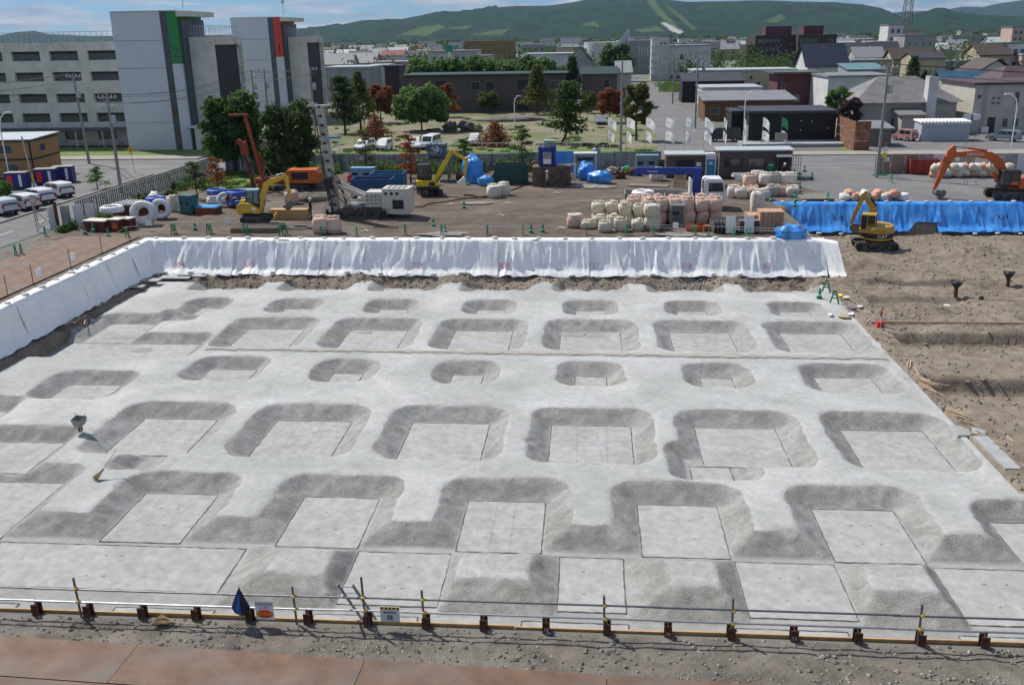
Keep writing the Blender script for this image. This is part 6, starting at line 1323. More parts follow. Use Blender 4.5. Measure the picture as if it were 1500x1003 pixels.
def lamp(label, px, pyb, pyt, dirx, Y=None):
    p = G(px, pyb) if Y is None else Vector((atY(px, pyb, Y).x, Y, 0)); h = HZ(px, pyt, p.y)
    t = thing('street_lamp', label, 'street lamp', (p.x, p.y, 0)); part('post', M().tube([(0, 0, 0), (0, 0, h*.8), (dirx*.25, 0, h*.93), (dirx*.9, 0, h)], .07, 7), m_wh, t); part('lamp_head', M().box((dirx*1.2, 0, h), (.8, .25, .14)), m_wh, t); part('base', M().cyl((0, 0, 0), (0, 0, .4), .13), m_galv, t)
lamp('white curved street lamp in the park', 754, 192, 141, .6); lamp('white street lamp at the left lot', 10, 240, 165, 1.0, 100.0); lamp('street lamp before the black house', 1088, 212, 134, 1.0); lamp('tall white street lamp by the silver car', 1478, 235, 138, -1.0)
t = thing('mobile_phone_mast', 'slim steel pole above the left parking lot', 'pole', (atY(48, 262, 98).x, 98, 0)); part('shaft', M().cyl((0, 0, 0), (-.4, 0, HZ(35, 200, 98)), .1, .08), m_galv, t); part('band', M().cyl((0, 0, .6), (-.04, 0, 1.5), .125, .12), m_syel, t)
p = G(57, 332); t = thing('road_mirror', 'orange rimmed convex road mirror at the gate', 'mirror', (p.x, p.y, 0)); part('post', M().cyl((0, 0, 0), (-.1, 0, 2.2), .04), m_org, t); part('rim', M().torus((-.1, -.05, 2.4), .36, .05, 16, 6, 'y'), m_org, t, True); part('glass', M().lathe([(.33, 0), (.2, .03), (.01, .04)], (0, 0, 0), 14), mat('mirror glass', (.5, .55, .58), .05, .05, 1, 0, .9), t).matrix_local = Matrix.Translation((-.1, -.08, 2.4)) @ Matrix.Rotation(R_(90), 4, 'X')
p = G(198, 255); t = thing('warning_sign', 'yellow diamond road sign at the street corner', 'sign', (p.x, p.y, 0)); part('post', M().cyl((0, 0, 0), (-.15, 0, 3.0), .035), m_galv, t); sg = part('plate', M().box((-.15, -.05, 2.9), (.65, .03, .65), 0, 0, .785), flat('sign amber', (.75, .38, .02), .5), t); part('symbol', M().box((-.15, -.07, 2.9), (.1, .01, .35)), m_sblk, sg)
p = G(1286, 258); t = thing('site_sign', 'small stacked site signs on the gate pole', 'sign', (p.x+.35, p.y-.3, 0)); part('post', M().cyl((0, 0, 0), (0, 0, 3.4), .03), m_galv, t)
for z, w, mt in ((2.9, .55, m_wh), (2.3, .5, m_syel), (3.4, .3, m_org)): part('plate', M().box((0, -.05, z), (w, .02, .5)), mt, t)
# ---- flags
m_flag = mat('white flag cloth', (.75, .76, .75), .8, .05, 3)
def add_translucent(m, c, f=.5):
    t = m.node_tree; b = t.nodes['Principled BSDF']; o = t.nodes['Material Output']; tr = N(t, 'ShaderNodeBsdfTranslucent'); tr.inputs[0].default_value = c+(1,); mx = N(t, 'ShaderNodeMixShader', i_0=f); t.links.new(b.outputs[0], mx.inputs[1]); t.links.new(tr.outputs[0], mx.inputs[2]); t.links.new(mx.outputs[0], o.inputs[0])
add_translucent(m_flag, (.8, .8, .8))
for k_ in ('light', 'mid', 'dark', 'olive', 'dead', 'grass', 'pine', 'straw'):
    c_ = m_leaf[k_].node_tree.nodes['Color Ramp'].color_ramp.elements[1].color; add_translucent(m_leaf[k_], (c_[0]*1.2, c_[1]*1.3, c_[2]), .35); m_fgr = flat('green flag cloth', (.05, .36, .16), .8)
FL = [(890, 217), (917, 222), (945, 221), (973, 221), (1002, 221), (1030, 221), (1058, 221), (1087, 219), (1115, 216), (1143, 214)]
for i, (px, pb) in enumerate(FL):
    p = G(px, pb); h = HZ(px, 171, p.y); t = thing('flag_pole', 'flag pole with green flag above a white one' if i == 9 else 'slim flag pole carrying two white flags along the street', 'flag', (p.x, p.y, 0), rnd.uniform(-.2, .2), None if i == 9 else 'flag poles along the street')
    part('pole', M().cyl((0, 0, 0), (0, 0, h), .03, .02, 6), m_galv, t)
    for k in range(2):
        z0 = h-.1-1.75*k; g = M(); n = 7; fold = rnd.uniform(.5, 1.0)*(0.35 if i in (6, 7) else 1)
        vs = []
        for a in range(n):
            for b in range(4): f = a/(n-1); vs.append((f*1.4*fold, .16*math.sin(f*6+b*.7+i)*f, z0-1.25*b/3-f*f*(.75-.2*math.sin(i*2.3+k))))
        g.add(vs, [(a*4+b, (a+1)*4+b, (a+1)*4+b+1, a*4+b+1) for a in range(n-1) for b in range(3)])
        fl_ = part('flag', g, m_fgr if (i == 9 and k == 0) else m_flag, t, True)
        if not (i == 9 and k == 0): part('emblem', M().add([(x*1.0+.35*fold, -.13+.16*math.sin(.35*6+1.5*.7+i)*.35*0, z0-.62-.16+zz) for x, zz in ((0, 0), (.2*fold, .03), (.18*fold, .2), (.03, .15))], [(0, 1, 2, 3)]), m_fgr if k == 0 else m_nv, fl_)
# ---- cars
m_tyre = MATS['rubber']; m_lred = flat('tail lamp', (.35, .02, .02), .3); m_lwh = flat('head lamp', (.75, .76, .78), .2)
def car(label, loc, rz, mt, kind='wagon', group=None, roof=None):
    t = thing('parked_car', label, 'van' if kind == 'van' else 'car', loc, rz, group)
    if kind == 'van': L, Wd, Hh = 4.7, 1.7, 1.98; low = [(-2.3, .35), (-2.35, .9), (-2.32, 1.15), (2.1, 1.15), (2.32, .85), (2.35, .35)]; top = [(-2.28, 1.15), (-2.22, 1.9), (-2.0, 1.98), (1.15, 1.98), (1.4, 1.88), (2.05, 1.15)]
    elif kind == 'mini': L, Wd, Hh = 3.4, 1.48, 1.58; low = [(-1.68, .32), (-1.7, .9), (1.1, .95), (1.62, .82), (1.7, .32)]; top = [(-1.66, .92), (-1.52, 1.45), (-1.35, 1.58), (.5, 1.56), (1.15, .95)]
    else: L, Wd, Hh = 4.3, 1.69, 1.53; low = [(-2.12, .33), (-2.15, .92), (1.05, .95), (1.95, .80), (2.15, .6), (2.15, .33)]; top = [(-2.1, .93), (-1.9, 1.42), (-1.7, 1.52), (.2, 1.52), (.55, 1.42), (1.2, .95)]
    b = part('body', M().prism(low, 'y', -Wd/2, Wd/2), mt, t); cbn = part('cabin', M().prism([(x, z) for x, z in top], 'y', -Wd/2+.07, Wd/2-.07), mt, t)
    zt = Hh
    g2 = [(x*.94+.0, 1.15*(z > 2) + z) for x, z in top]
    zb = top[0][1]+.04; zh = Hh-.14
    xb0, xb1 = top[0][0], top[-1][0]
    def xat(front, z):
        k = (z-top[0][1])/(Hh-top[0][1]); return (top[-1][0]+(top[-3][0]+.12-top[-1][0])*k) if front else (top[0][0]+(top[2][0]-top[0][0])*k)
    xs_ = [xat(False, (zb+zh)/2)+.12, -.55 if kind != 'mini' else -.45, .35, xat(True, (zb+zh)/2)-.12]
    for s_ in (-1, 1):
        y = s_*(Wd/2-.068)
        for a, c in zip(xs_, xs_[1:]):
            la, lc = (a+(.12 if a == xs_[0] else .03)), (c-.03); tp = lc-(.28 if c == xs_[-1] else 0)
            part('window', M().add([(la-.0, y+s_*.006, zb), (lc, y+s_*.006, zb), (tp, y+s_*.006, zh), (la+.06, y+s_*.006, zh)], [(0, 1, 2, 3) if s_ < 0 else (3, 2, 1, 0)]), m_gl, cbn)
    part('windscreen', M().add([(xat(True, zb)+.02, -Wd/2+.16, zb), (xat(True, zb)+.02, Wd/2-.16, zb), (xat(True, zh)+.05, Wd/2-.22, zh), (xat(True, zh)+.05, -Wd/2+.22, zh)], [(0, 1, 2, 3)]), m_gl, cbn)
    part('rear_window', M().add([(xat(False, zb)-.03, Wd/2-.16, zb+.05), (xat(False, zb)-.03, -Wd/2+.16, zb+.05), (xat(False, zh)-.05, -Wd/2+.22, zh), (xat(False, zh)-.05, Wd/2-.22, zh)], [(0, 1, 2, 3)]), m_gl, cbn)
    if roof: part('roof', M().bx(top[2][0]-.05, top[-3][0], -Wd/2+.1, Wd/2-.1, Hh, Hh+.02), roof, cbn)
    for x in (-L*.30, L*.30):
        for s_ in (-1, 1): w = part('wheel', M().cyl((x, s_*(Wd/2-.2), .3), (x, s_*(Wd/2+.01), .3), .31, None, 14), m_tyre, t); part('rim', M().cyl((x, s_*(Wd/2), .3), (x, s_*(Wd/2+.02), .3), .19, None, 10), m_galv, w)
    e0, e1 = -L/2+.0, L/2
    for s_ in (-1, 1): part('tail_lamp', M().bx(e0-.02, e0+.08, s_*(Wd/2-.1)-.09, s_*(Wd/2-.1)+.09, .7, 1.05), m_lred, t); part('headlight', M().bx(e1-.14, e1-.0, s_*(Wd/2-.24)-.16, s_*(Wd/2-.24)+.16, .55, .72), m_lwh, t)
    part('bumper', M().bx(e0-.05, e0+.1, -Wd/2+.05, Wd/2-.05, .3, .5), m_blk if kind != 'mini' else mt, t); part('bumper', M().bx(e1-.08, e1+.03, -Wd/2+.05, Wd/2-.05, .25, .45), m_blk, t); part('number_plate', M().bx(e0-.065, e0-.051, -.17, .17, .55, .72), m_lwh, t)
    return t
m_cw = mat('white car paint', (.74, .75, .76), .3, .03, 1, spec=.6); m_csil = mat('silver car paint', (.34, .36, .39), .3, .05, 1, 0, .3); m_cblk = mat('black car paint', (.012, .013, .018), .2, .1, 1, spec=.7); m_cpink = mat('pink car paint', (.52, .27, .24), .35, .05, 1)
for i, (px, py) in enumerate(((14, 316), (46, 309), (68, 300), (96, 290))):
    p = G(px, py); car('white estate wagon parked by the orange prefab' if i else 'silver white estate wagon at the end of the parked row', (p.x-1.5, p.y+1.0, .02), 2.62, m_cw if i else mat('pale silver paint', (.55, .57, .6), .3, .03, 1), 'wagon', 'wagons in the left lot')
p = G(531, 222); car('white minivan nose out at the park edge', (p.x, p.y+1.6, .02), -1.75, m_cw, 'wagon'); p = G(560, 222); car('white hatchback parked beside the minivan', (p.x, p.y+1.6, .02), -1.75, m_cw, 'mini'); p = G(629, 220); car('white high roof van parked in the park', (p.x, p.y+1.8, .02), -1.75, m_cw, 'van'); p = G(603, 221); car('white car half hidden by the dead orange pine', (p.x, p.y+2.2, .02), -1.4, m_cw, 'wagon'); p = G(690, 215); car('small white van half hidden by a cloud pine', (p.x+.3, p.y+2.0, .02), -1.6, m_cw, 'mini')
p = G(880, 183); car('silver minivan under the orange dead tree', (p.x, p.y+1.5, .02), -1.5, m_csil, 'wagon'); p = G(1062, 208); car('black minivan parked before the black house', (p.x, p.y+.8, .02), math.pi, m_cblk, 'van'); p = G(1328, 207); car('small pink car with white roof by the silver shed', (p.x, p.y+1.0, .02), 2.2, m_cpink, 'mini', None, m_cw); p = G(1474, 208); car('silver hatchback by the cream building', (p.x, p.y+1.0, .02), 2.5, m_csil, 'wagon')
p = G(548, 232); t = thing('blue_stand', 'blue topped white frame stand beyond the fence', 'stand', (atY(492, 226, 124.6).x, 124.6, .13)); part('top', M().bx(-.8, .8, -.5, .5, 2.3, 2.5), flat('stand blue', (.05, .14, .38), .6), t)
for x in (-.55, .55): part('leg', M().bx(x-.08, x+.08, -.08, .08, 0, 2.3), m_wh, t)
m_rock = mat('dark boulder', (.10, .095, .09), .9, .3, 1.5, .4)
for i, (px, py, w, h) in enumerate(((659, 194, 2.1, 1.75), (684, 193, 2.6, 1.5), (700, 193, 1.6, 1.1))): p = G(px, py); solo('boulder', M().blob((0, 0, h*.4), (w, w*.8, h*1.25), 70+i, .7, 12, 9, .9, 1.8), m_rock if i < 2 else mat('tan boulder', (.22, .18, .12), .9, .3, 1.5), ('pointed dark boulder in the park', 'broad dark boulder in the park', 'low tan boulder at the end of the row')[i], 'boulder', (p.x, p.y, 0))
p = G(745, 178); solo('gravel_mound', M().blob((0, 0, .2), (13, 7, 1.4), 9, .3, 20, 6), m_grav, 'low grey gravel mound in the park', 'gravel mound', (p.x, p.y+2, 0), 0, None, True)
# ================================================================== BUILDINGS
m_crm = mat('cream concrete wall', (.66, .645, .58), .8, .05, .4, 0, c2=(.57, .56, .51), mixsc=.5); m_pan = mat('pale blue grey panel', (.58, .62, .67), .6, .04, .5); m_dgr = mat('dark slate panel', (.075, .09, .11), .5, .1, .5)
m_frm = flat('window frame', (.30, .31, .32), .5); m_wgl = glassm('window glass', (.035, .045, .05), .12); m_louv = mat('dark brown louvre', (.028, .024, .026), .6, .15, .6)
def win(t, x0, x1, y, z0, z1, n=2, mt=None, dirx=0, fr=None, dep=.06):
    """window in a wall facing -y (or +-x when dirx): frame part with pane sub-parts, glass set back"""
    g = M(); e = .07
    def bx(g, a, b, c, d, o0, o1):
        if dirx == 0: g.bx(a, b, y+o0, y+o1, c, d)
        else: g.bx(min(y-dirx*o0, y-dirx*o1), max(y-dirx*o0, y-dirx*o1), a, b, c, d)
    for a, b, c, d in ((x0, x1, z0, z0+e), (x0, x1, z1-e, z1), (x0, x0+e, z0+e, z1-e), (x1-e, x1, z0+e, z1-e)): bx(g, a, b, c, d, -dep, -.002)
    f = part('window', g, fr or m_frm, t)
    for i in range(n): w = (x1-x0-2*e)/n; h = M(); bx(h, x0+e+w*i+.02, x0+e+w*(i+1)-.02, z0+e, z1-e, -.025, -.003); part('pane', h, mt or m_wgl, f)
    return f
def school(label, col, num, Y0, wing):
    t = thing('school_building', label, 'building', (0, Y0, 0))
    tw = part('tower', M().bx(-68.2, -60.95, 0, 9, 0, 19.3), m_pan, t)
    for z in (3.9, 7.7, 11.6, 15.4): part('panel_joint', M().bx(-68.2, -60.95, -.012, -.002, z, z+.05), m_dgr, tw)
    part('stair_strip', M().bx(-60.93, -59.95, .05, 8.8, 0, 19.25), m_dgr, t)
    for z in (1.0, 4.6, 8.3, 12.0): part('stair_window', M().bx(-60.75, -60.05, -.0, .06, z, z+1.7), m_wgl, t)
    st = part('colour_panel', M().bx(-59.93, -58.5, -.02, 8.8, 12.2, 19.32), col, t); text_part(num, 2.1, m_dgr if num == '2' else m_sblk, st, lambda a, b: Vector((-59.15+a, -.035, 13.0+b)))
    part('tower_side', M().bx(-59.93, -58.5, -.01, 8.8, 0, 12.18), m_pan, t); part('tower_flank', M().bx(-58.48, -58.1, .6, 8.6, 0, 18.2), m_dgr, t); part('roof_slab', M().bx(-58.48, -56.6, -.1, 9.2, 18.6, 19.3), m_crm, t); part('coping', M().bx(-68.25, -58.45, -.05, 9.05, 19.33, 19.45), m_crm, t)
    part('antenna', M().cyl((-59.0, 4, 19.9), (-59.0, 4, 23.0), .06).box((-59.0, 4, 22.2), (.5, .3, .6)), m_galv, t)
    b = part('end_block', M().bx(-58.05, -55.1, 2.3, 14.5, 0, 15.8), m_crm, t)
    part('louvre_wall', M().bx(-55.09, -55.0, 3.3, 13.0, 2.5, 14.6), m_louv, b)
    for z in (2.5, 5.5, 8.5, 11.5, 14.6): part('ledge', M().bx(-55.0, -54.75, 13.0, 14.5, z-.15, z+.15), m_crm, b)
    part('wall_frame', M().bx(-55.08, -54.6, 2.3, 3.2, 0, 15.8).bx(-55.08, -54.6, 14.0, 14.5, 0, 15.8).bx(-55.08, -54.6, 3.21, 13.99, 14.7, 15.8), m_crm, b)
    r = part('roof_railing', M().bx(-58.0, -55.0, 2.5, 2.56, 17.3, 17.36).bx(-55.06, -55.0, 2.57, 14.4, 17.3, 17.36), m_galv, t)
    for i in range(8): part('baluster', M().bx(-58.0+.42*i, -57.94+.42*i, 2.5, 2.55, 15.8, 17.3), m_galv, r)
    for i in range(16): part('baluster', M().bx(-55.05, -55.0, 3.0+.72*i, 3.05+.72*i, 15.8, 17.3), m_galv, r)
    part('entrance_block', M().bx(-57.6, -53.5, -.6, 2.2, 0, 3.2), m_crm, t); part('entrance_roof', M().bx(-59, -53.2, -1.0, 2.25, 3.2, 3.45), m_pan, t); part('door', M().bx(-54.9, -54.0, -.63, -.6, 0, 2.2), m_wgl, t)
    if wing:
        y = 6.3; wg = part('wing', M().bx(-128, -68.25, y+.5, y+16, 0, 15.4), m_crm, t)
        rows = [(12.75, 14.15), (9.75, 11.1), (6.55, 7.9), (3.6, 5.0)]
        cols = [-71.3-6.05*i for i in range(9)]; prev = 0.0
        zs = [3.6, 5.0, 6.55, 7.9, 9.75, 11.1, 12.75, 14.15]
        bands = [(2.8, 3.6), (5.0, 6.55), (7.9, 9.75), (11.1, 12.75), (14.15, 15.42)]
        for a, c in bands: part('spandrel', M().bx(-128, -68.25, y, y+.5, a, c), m_crm, wg)
        for x in cols+[cols[-1]-6.05]: part('pier', M().bx(x-.02, x+1.45, y-.02, y+.49, 3.6, 14.15), m_crm, wg)
        for (a, c) in rows:
            for x in cols:
                win(wg, x-4.55, x-.05, y+.49, a, c, 4); part('blind_box', M().bx(x-4.5, x-.1, y+.36, y+.40, c-.38, c-.02), m_blk, wg)
        part('canopy', M().bx(-128, -66, y-2.2, y+.2, 2.5, 2.78), m_dgr, t)
        for i in range(14): part('canopy_post', M().bx(-126+4.3*i, -125.85+4.3*i, y-2.1, y-1.95, 0, 2.5), m_crm, t)
        for i in range(10): win(wg, -125+5.4*i, -122+5.4*i, y+.5, .9, 2.2, 3)
        rl = part('roof_railing', M().bx(-128, -68.3, y+.2, y+.26, 16.85, 16.92), m_galv, wg)
        for i in range(70): part('baluster', M().bx(-128+.855*i, -127.94+.855*i, y+.2, y+.25, 15.42, 16.85), m_galv, rl)
    return t
school('white school with green striped tower marked 2', flat('tower green', (.03, .24, .06), .5), '2', 133.7, True)
school('white school tower with red stripe marked 1', flat('tower red', (.55, .06, .04), .5), '1', 180.0, False)
for i in range(9):
    x = -88+2.3*i; t = thing('bicycle', 'bicycle parked under the school canopy', 'bicycle', (x, 138.4, 0), 1.2+.2*math.sin(i), 'bicycles under the canopy')
    for a in (-.5, .5): part('wheel', M().torus((a, 0, .33), .31, .03, 14, 5, 'y'), m_blk, t)
    part('frame', M().tube([(-.5, 0, .33), (-.15, 0, .8), (.35, 0, .8), (.5, 0, .33)], .025).tube([(-.15, 0, .8), (0, 0, .35), (.35, 0, .8)], .025), m_galv, t); part('saddle', M().box((-.2, 0, .92), (.25, .14, .06)), m_blk, t); part('handlebar', M().cyl((.36, -.28, 1.0), (.36, .28, 1.0), .02), m_galv, t)
# orange two storey prefab
m_opre = mat('orange tan panel', (.40, .21, .07), .6, .12, .6)
t = thing('prefab_office', 'orange tan two storey prefab with dark frame grid', 'building', (-65.0, 104.0, 0), .10); t.scale = (1, 1, .92)
part('wall', M().bx(-14, 0, 0, 7, 0, 5.0), m_opre, t)
for z in (.05, 2.45, 4.75): part('beam', M().bx(-14, .04, -.05, -.001, z, z+.22), m_blk, t)
for x in (-13.9, -9.3, -4.7, -.2): part('column', M().bx(x, x+.2, -.06, -.002, 0, 5), m_blk, t)
for x in (.002,): part('beam', M().bx(.002, .05, 0, 7, 2.45, 2.67).bx(.002, .05, 0, 7, 4.75, 4.97), m_blk, t)
part('roof', M().box((-7, 3.5, 5.15), (14.6, 7.6, .12), 0, .03), m_roofg, t)
for x, z in ((-3.8, 3.3), (-8.4, 3.3), (-3.4, .9)): win(t, x, x+1.6, 0, z, z+1.1, 2)
win(t, 2.0, 3.5, .0, 3.3, 4.3, 2, None, 1)
def bluebox(label, px, py, rz): 
    p = G(px, py); t = thing('container_box', label, 'container', (p.x, p.y, 0), rz); t.scale = (.85, .85, .85); part('body', M().bx(-1.3, 1.3, 0, 1.6, .1, 2.1), mat('navy container', (.025, .03, .16), .5, .1), t); part('poster', M().bx(-1.0, -.4, -.02, -.002, .5, 1.8), m_sred, t); part('notice', M().bx(.4, .75, -.02, -.002, .4, 1.9), m_wh, t); part('lid', M().bx(-1.35, 1.35, -.05, 1.65, 2.1, 2.18), m_gry, t)
bluebox('navy container with red poster beside the prefab', 68, 272, .25); bluebox('navy container next to the poster container', 93, 268, .25); bluebox('navy vending container with white rack', 25, 278, .2)
WALLS = {}
def wallm(n, c): return mat('wall '+n, c, .8, .06, .5, 0, c2=tuple(v*.86 for v in c), mixsc=.3)
def roofm(n, c): return mat('roof '+n, c, .55, .12, .5, 0, c2=tuple(v*.8 for v in c), mixsc=.4)
def bld(label, pxL, pxR, Y, pyT, depth, wall, roof, kind='flat', rise=1.6, wins=(), side=None, cat='house', name='house', over=.35, base=None, z0=0.0, t=None):
    ym = 120; xL, xR = atY(pxL, pyT, Y).x, atY(pxR, pyT, Y).x; h = HZ((pxL+pxR)/2, pyT, Y); w = xR-xL
    t = t or thing(name, label, cat, ((xL+xR)/2, Y, 0)); o = (xL+xR)/2-t.location.x; yo = Y-t.location.y
    wl = part('wall', M().bx(o-w/2, o+w/2, yo, yo+depth, z0, h), wall, t)
    x0, x1, y0, y1 = o-w/2-over, o+w/2+over, yo-over, yo+depth+over
    if kind == 'flat': part('roof', M().bx(x0, x1, y0, y1, h, h+.35), roof, t)
    elif kind == 'gablex': part('roof', M().prism([(y0, h-.1), ((y0+y1)/2, h+rise), (y1, h-.1), (y1, h+.08), ((y0+y1)/2, h+rise+.2), (y0, h+.08)], 'x', x0, x1), roof, t); part('gable', M().prism([(yo, h), (yo+depth/2, h+rise*.9), (yo+depth, h)], 'x', o-w/2, o+w/2), wall, t)
    elif kind == 'gabley': part('roof', M().prism([(x0, h-.1), (o, h+rise), (x1, h-.1), (x1, h+.08), (o, h+rise+.2), (x0, h+.08)], 'y', y0, y1), roof, t); part('gable', M().prism([(o-w/2, h), (o, h+rise*.9), (o+w/2, h)], 'y', yo, yo+depth), wall, t)
    elif kind == 'hip':
        k = min(w, depth)*.45; part('roof', M().add([(x0, y0, h), (x1, y0, h), (x1, y1, h), (x0, y1, h), (x0+k, (y0+y1)/2, h+rise), (x1-k, (y0+y1)/2, h+rise)], [(0, 1, 5, 4), (1, 2, 5), (2, 3, 4, 5), (3, 0, 4), (3, 2, 1, 0)]), roof, t)
    elif kind == 'shed': part('roof', M().prism([(y0, h), (y1, h+rise), (y1, h+rise+.2), (y0, h+.2)], 'x', x0, x1), roof, t); part('gable', M().prism([(yo, h-.01), (yo+depth, h-.01), (yo+depth, h+rise*.92)], 'x', o-w/2, o+w/2), wall, t)
    for (fx0, fx1, fz0, fz1, n) in wins: win(wl, o-w/2+w*fx0, o-w/2+w*fx1, yo, h*fz0, h*fz1, n)
    if base: part('base', M().bx(o-w/2-.05, o+w/2+.05, yo-.05, yo+depth+.05, 0, .5), base, t)
    if side:
        for (dirx, fy0, fy1, fz0, fz1, n) in side: win(wl, yo+depth*fy0, yo+depth*fy1, o+dirx*w/2, h*fz0, h*fz1, n, None, dirx)
    return t
def grid(nx, nz, x0=.06, x1=.94, z0=.12, z1=.94, fw=.6, fh=.5, n=1): return [(x0+(x1-x0)*(i+.5-fw/2)/nx, x0+(x1-x0)*(i+.5+fw/2)/nx, z0+(z1-z0)*(j+.5-fh/2)/nz, z0+(z1-z0)*(j+.5+fh/2)/nz, n) for i in range(nx) for j in range(nz)]
w_taupe = wallm('taupe', (.115, .100, .088)); r_dgreen = roofm('dark green', (.022, .048, .038)); w_white = wallm('white', (.58, .58, .57)); w_beige = wallm('beige', (.42, .36, .25)); w_grey = wallm('grey', (.30, .30, .30)); w_pale = wallm('pale beige', (.48, .45, .40)); w_dark = wallm('charcoal', (.018, .018, .018)); r_grey = roofm('grey', (.22, .23, .24)); r_dark = roofm('dark', (.05, .05, .055)); r_silver = roofm('silver', (.42, .45, .47)); r_blue = roofm('blue', (.04, .11, .18)); r_teal = roofm('teal', (.13, .24, .27)); r_brown = roofm('brown', (.09, .065, .05)); r_red = roofm('red', (.20, .06, .045)); r_navy = roofm('navy', (.012, .018, .04)); w_brick = wallm('dark brick', (.060, .042, .040)); w_wood = wallm('brown timber', (.16, .085, .045)); w_mar = wallm('maroon', (.12, .045, .05)); w_green = wallm('pale green', (.32, .42, .30)); w_pink = wallm('pinkish', (.50, .36, .31)); r_maroon = roofm('maroon', (.09, .055, .06))
t = bld('long two storey taupe apartment with dark green roof and stair halls', 593, 828, 200.0, 111, 13, w_taupe, r_dgreen, 'flat', wins=[(.415, .47, .60, .84, 2), (.505, .56, .60, .84, 2), (.415, .47, .15, .38, 2), (.03, .075, .58, .82, 2), (.91, .965, .60, .84, 2), (.02, .06, .15, .38, 2), (.27, .32, .15, .38, 2)], cat='apartment block', name='apartment_block', over=.6)
for fx in (.215, .70):
    for z0_, z1_ in ((.3, 2.9), (4.4, 6.4)): part('stair_hall', M().bx((fx-.5)*36.0-.2, (fx-.5)*36.0+2.0, -.03, -.003, z0_, z1_), m_blk, t)
t = bld('smaller taupe block with green roof and pale window', 852, 904, 203.0, 109, 12, w_taupe, r_dgreen, 'gablex', 1.2, [(.62, .80, .62, .86, 1)], cat='apartment block', name='apartment_block')
bld('pale lean to house beside the smaller taupe block', 904, 925, 206.0, 108, 10, w_pale, r_grey, 'shed', 2.2, [(.3, .6, .3, .6, 1)])
# white office with tower, civic hall, dark brick block
t = bld('white four storey office with stair tower by back street', 967, 1042, 332.0, 68, 22, w_white, r_grey, 'flat', wins=[(.40, .46, .62, .76, 1), (.40, .46, .30, .42, 1), (.10, .16, .05, .16, 1), (.22, .28, .05, .16, 1), (.34, .44, .05, .16, 2)], cat='building', name='office_building', over=.2)
bld('', 955, 981, 330.0, 55, 6, w_white, r_grey, 'flat', wins=[(.45, .60, .84, .88, 1), (.68, .83, .84, .88, 1)], over=.1, t=t)
for i in range(6): part('balcony', M().box((-11.0-.0, -2.9, 2.2+2.3*i), (3.0, 1.2, .25)), w_white, t)
t = thing('civic_hall', 'curved white civic hall with glass fin and grey wing', 'building', (atY(890, 100, 390).x, 390, 0))
hz = HZ(890, 62, 390); part('drum', M().cyl((0, 10, 0), (0, 10, hz), 9.5, None, 28), w_white, t); xw = atY(958, 62, 390).x-t.location.x; part('wing', M().bx(4, xw, 4, 24, 0, hz+.5), w_grey, t); part('glass_fin', M().prism([(4.2, hz), (8.0, hz), (7.9, hz+4.6)], 'y', 3, 4), mat('pale glass', (.35, .45, .50), .2, .1, 1), t); part('mast', M().bx(8.05, 8.5, 2, 3, 0, hz+5), w_white, t)
for i in range(12): part('fin', M().bx(12.5+1.15*i, 12.9+1.15*i, 3.6, 4.0, hz*.55, hz*.85), w_white, t)
win(t, 5, 12, 4, hz*.2, hz*.5, 4)
t = bld('dark brick civic block with rounded corners and window bands', 1107, 1168, 432.0, 53, 26, w_brick, w_brick, 'flat', wins=grid(6, 3, .05, .6, .2, .98, .65, .4), cat='building', name='brick_block', over=.0)
bld('', 1170, 1226, 426.0, 52, 26, w_brick, w_brick, 'flat', wins=grid(6, 3, .04, .5, .2, .98, .6, .4)+[(.8, .92, .72, .86, 1)], over=.0, t=t); bld('', 1094, 1106, 430.0, 67, 20, w_brick, w_brick, 'flat', over=.0, t=t)
hh = HZ(1140, 40, 440); bld('', 1122, 1160, 440.0, 40, 10, w_mar, w_mar, 'flat', over=.0, z0=12, t=t); bld('', 1178, 1207, 440.0, 39, 10, w_mar, w_mar, 'flat', over=.0, z0=12, t=t)
bld('steep navy roofed house with white gable', 1183, 1241, 272.0, 98, 16, w_white, r_navy, 'gablex', 6.0, [(.03, .1, .4, .7, 1)], over=.8)
bld('long beige flat block with pale roof', 1017, 1166, 252.0, 104, 14, w_beige, r_silver, 'flat', wins=[(.37, .40, .62, .78, 1), (.46, .49, .62, .78, 1), (.55, .58, .62, .78, 1), (.78, .81, .62, .78, 1), (.62, .66, .3, .5, 1), (.88, .91, .62, .78, 1)], cat='building', name='long_block')
bld('charcoal wedge roofed shop behind white flat house', 1000, 1090, 222.0, 120, 8, w_dark, r_dark, 'shed', 1.6, over=.2)
bld('maroon clad house with olive flat canopy', 1140, 1198, 207.0, 108, 10, w_mar, roofm('olive', (.10, .105, .085)), 'flat', wins=[(.1, .2, .5, .75, 1), (.45, .6, .12, .35, 1)], over=1.2)
bld('white flat roofed house behind the timber house', 1030, 1116, 207.0, 130, 12, w_white, r_silver, 'flat', wins=[(.1, .25, .3, .6, 1)], over=.25)
t = bld('brown timber house with wide grey flat roof', 1033, 1164, 173.0, 148, 11, w_wood, r_grey, 'shed', 1.0, [(.06, .17, .32, .66, 2)], over=.5)
t = bld('black single storey house with pale plinth and small lights', 1098, 1226, 135.6, 166, 10, w_dark, r_dark, 'flat', wins=[], over=.2, base=mat('plinth', (.33, .35, .36), .8))
for fx, fz in ((-.33, .8), (-.1, .6), (.1, .75), (.1, .45), (.22, .72), (.42, .5)): part('wall_light', M().box((fx*12, -.06, fz*4.2), (.12, .1, .12)), m_wh, t)
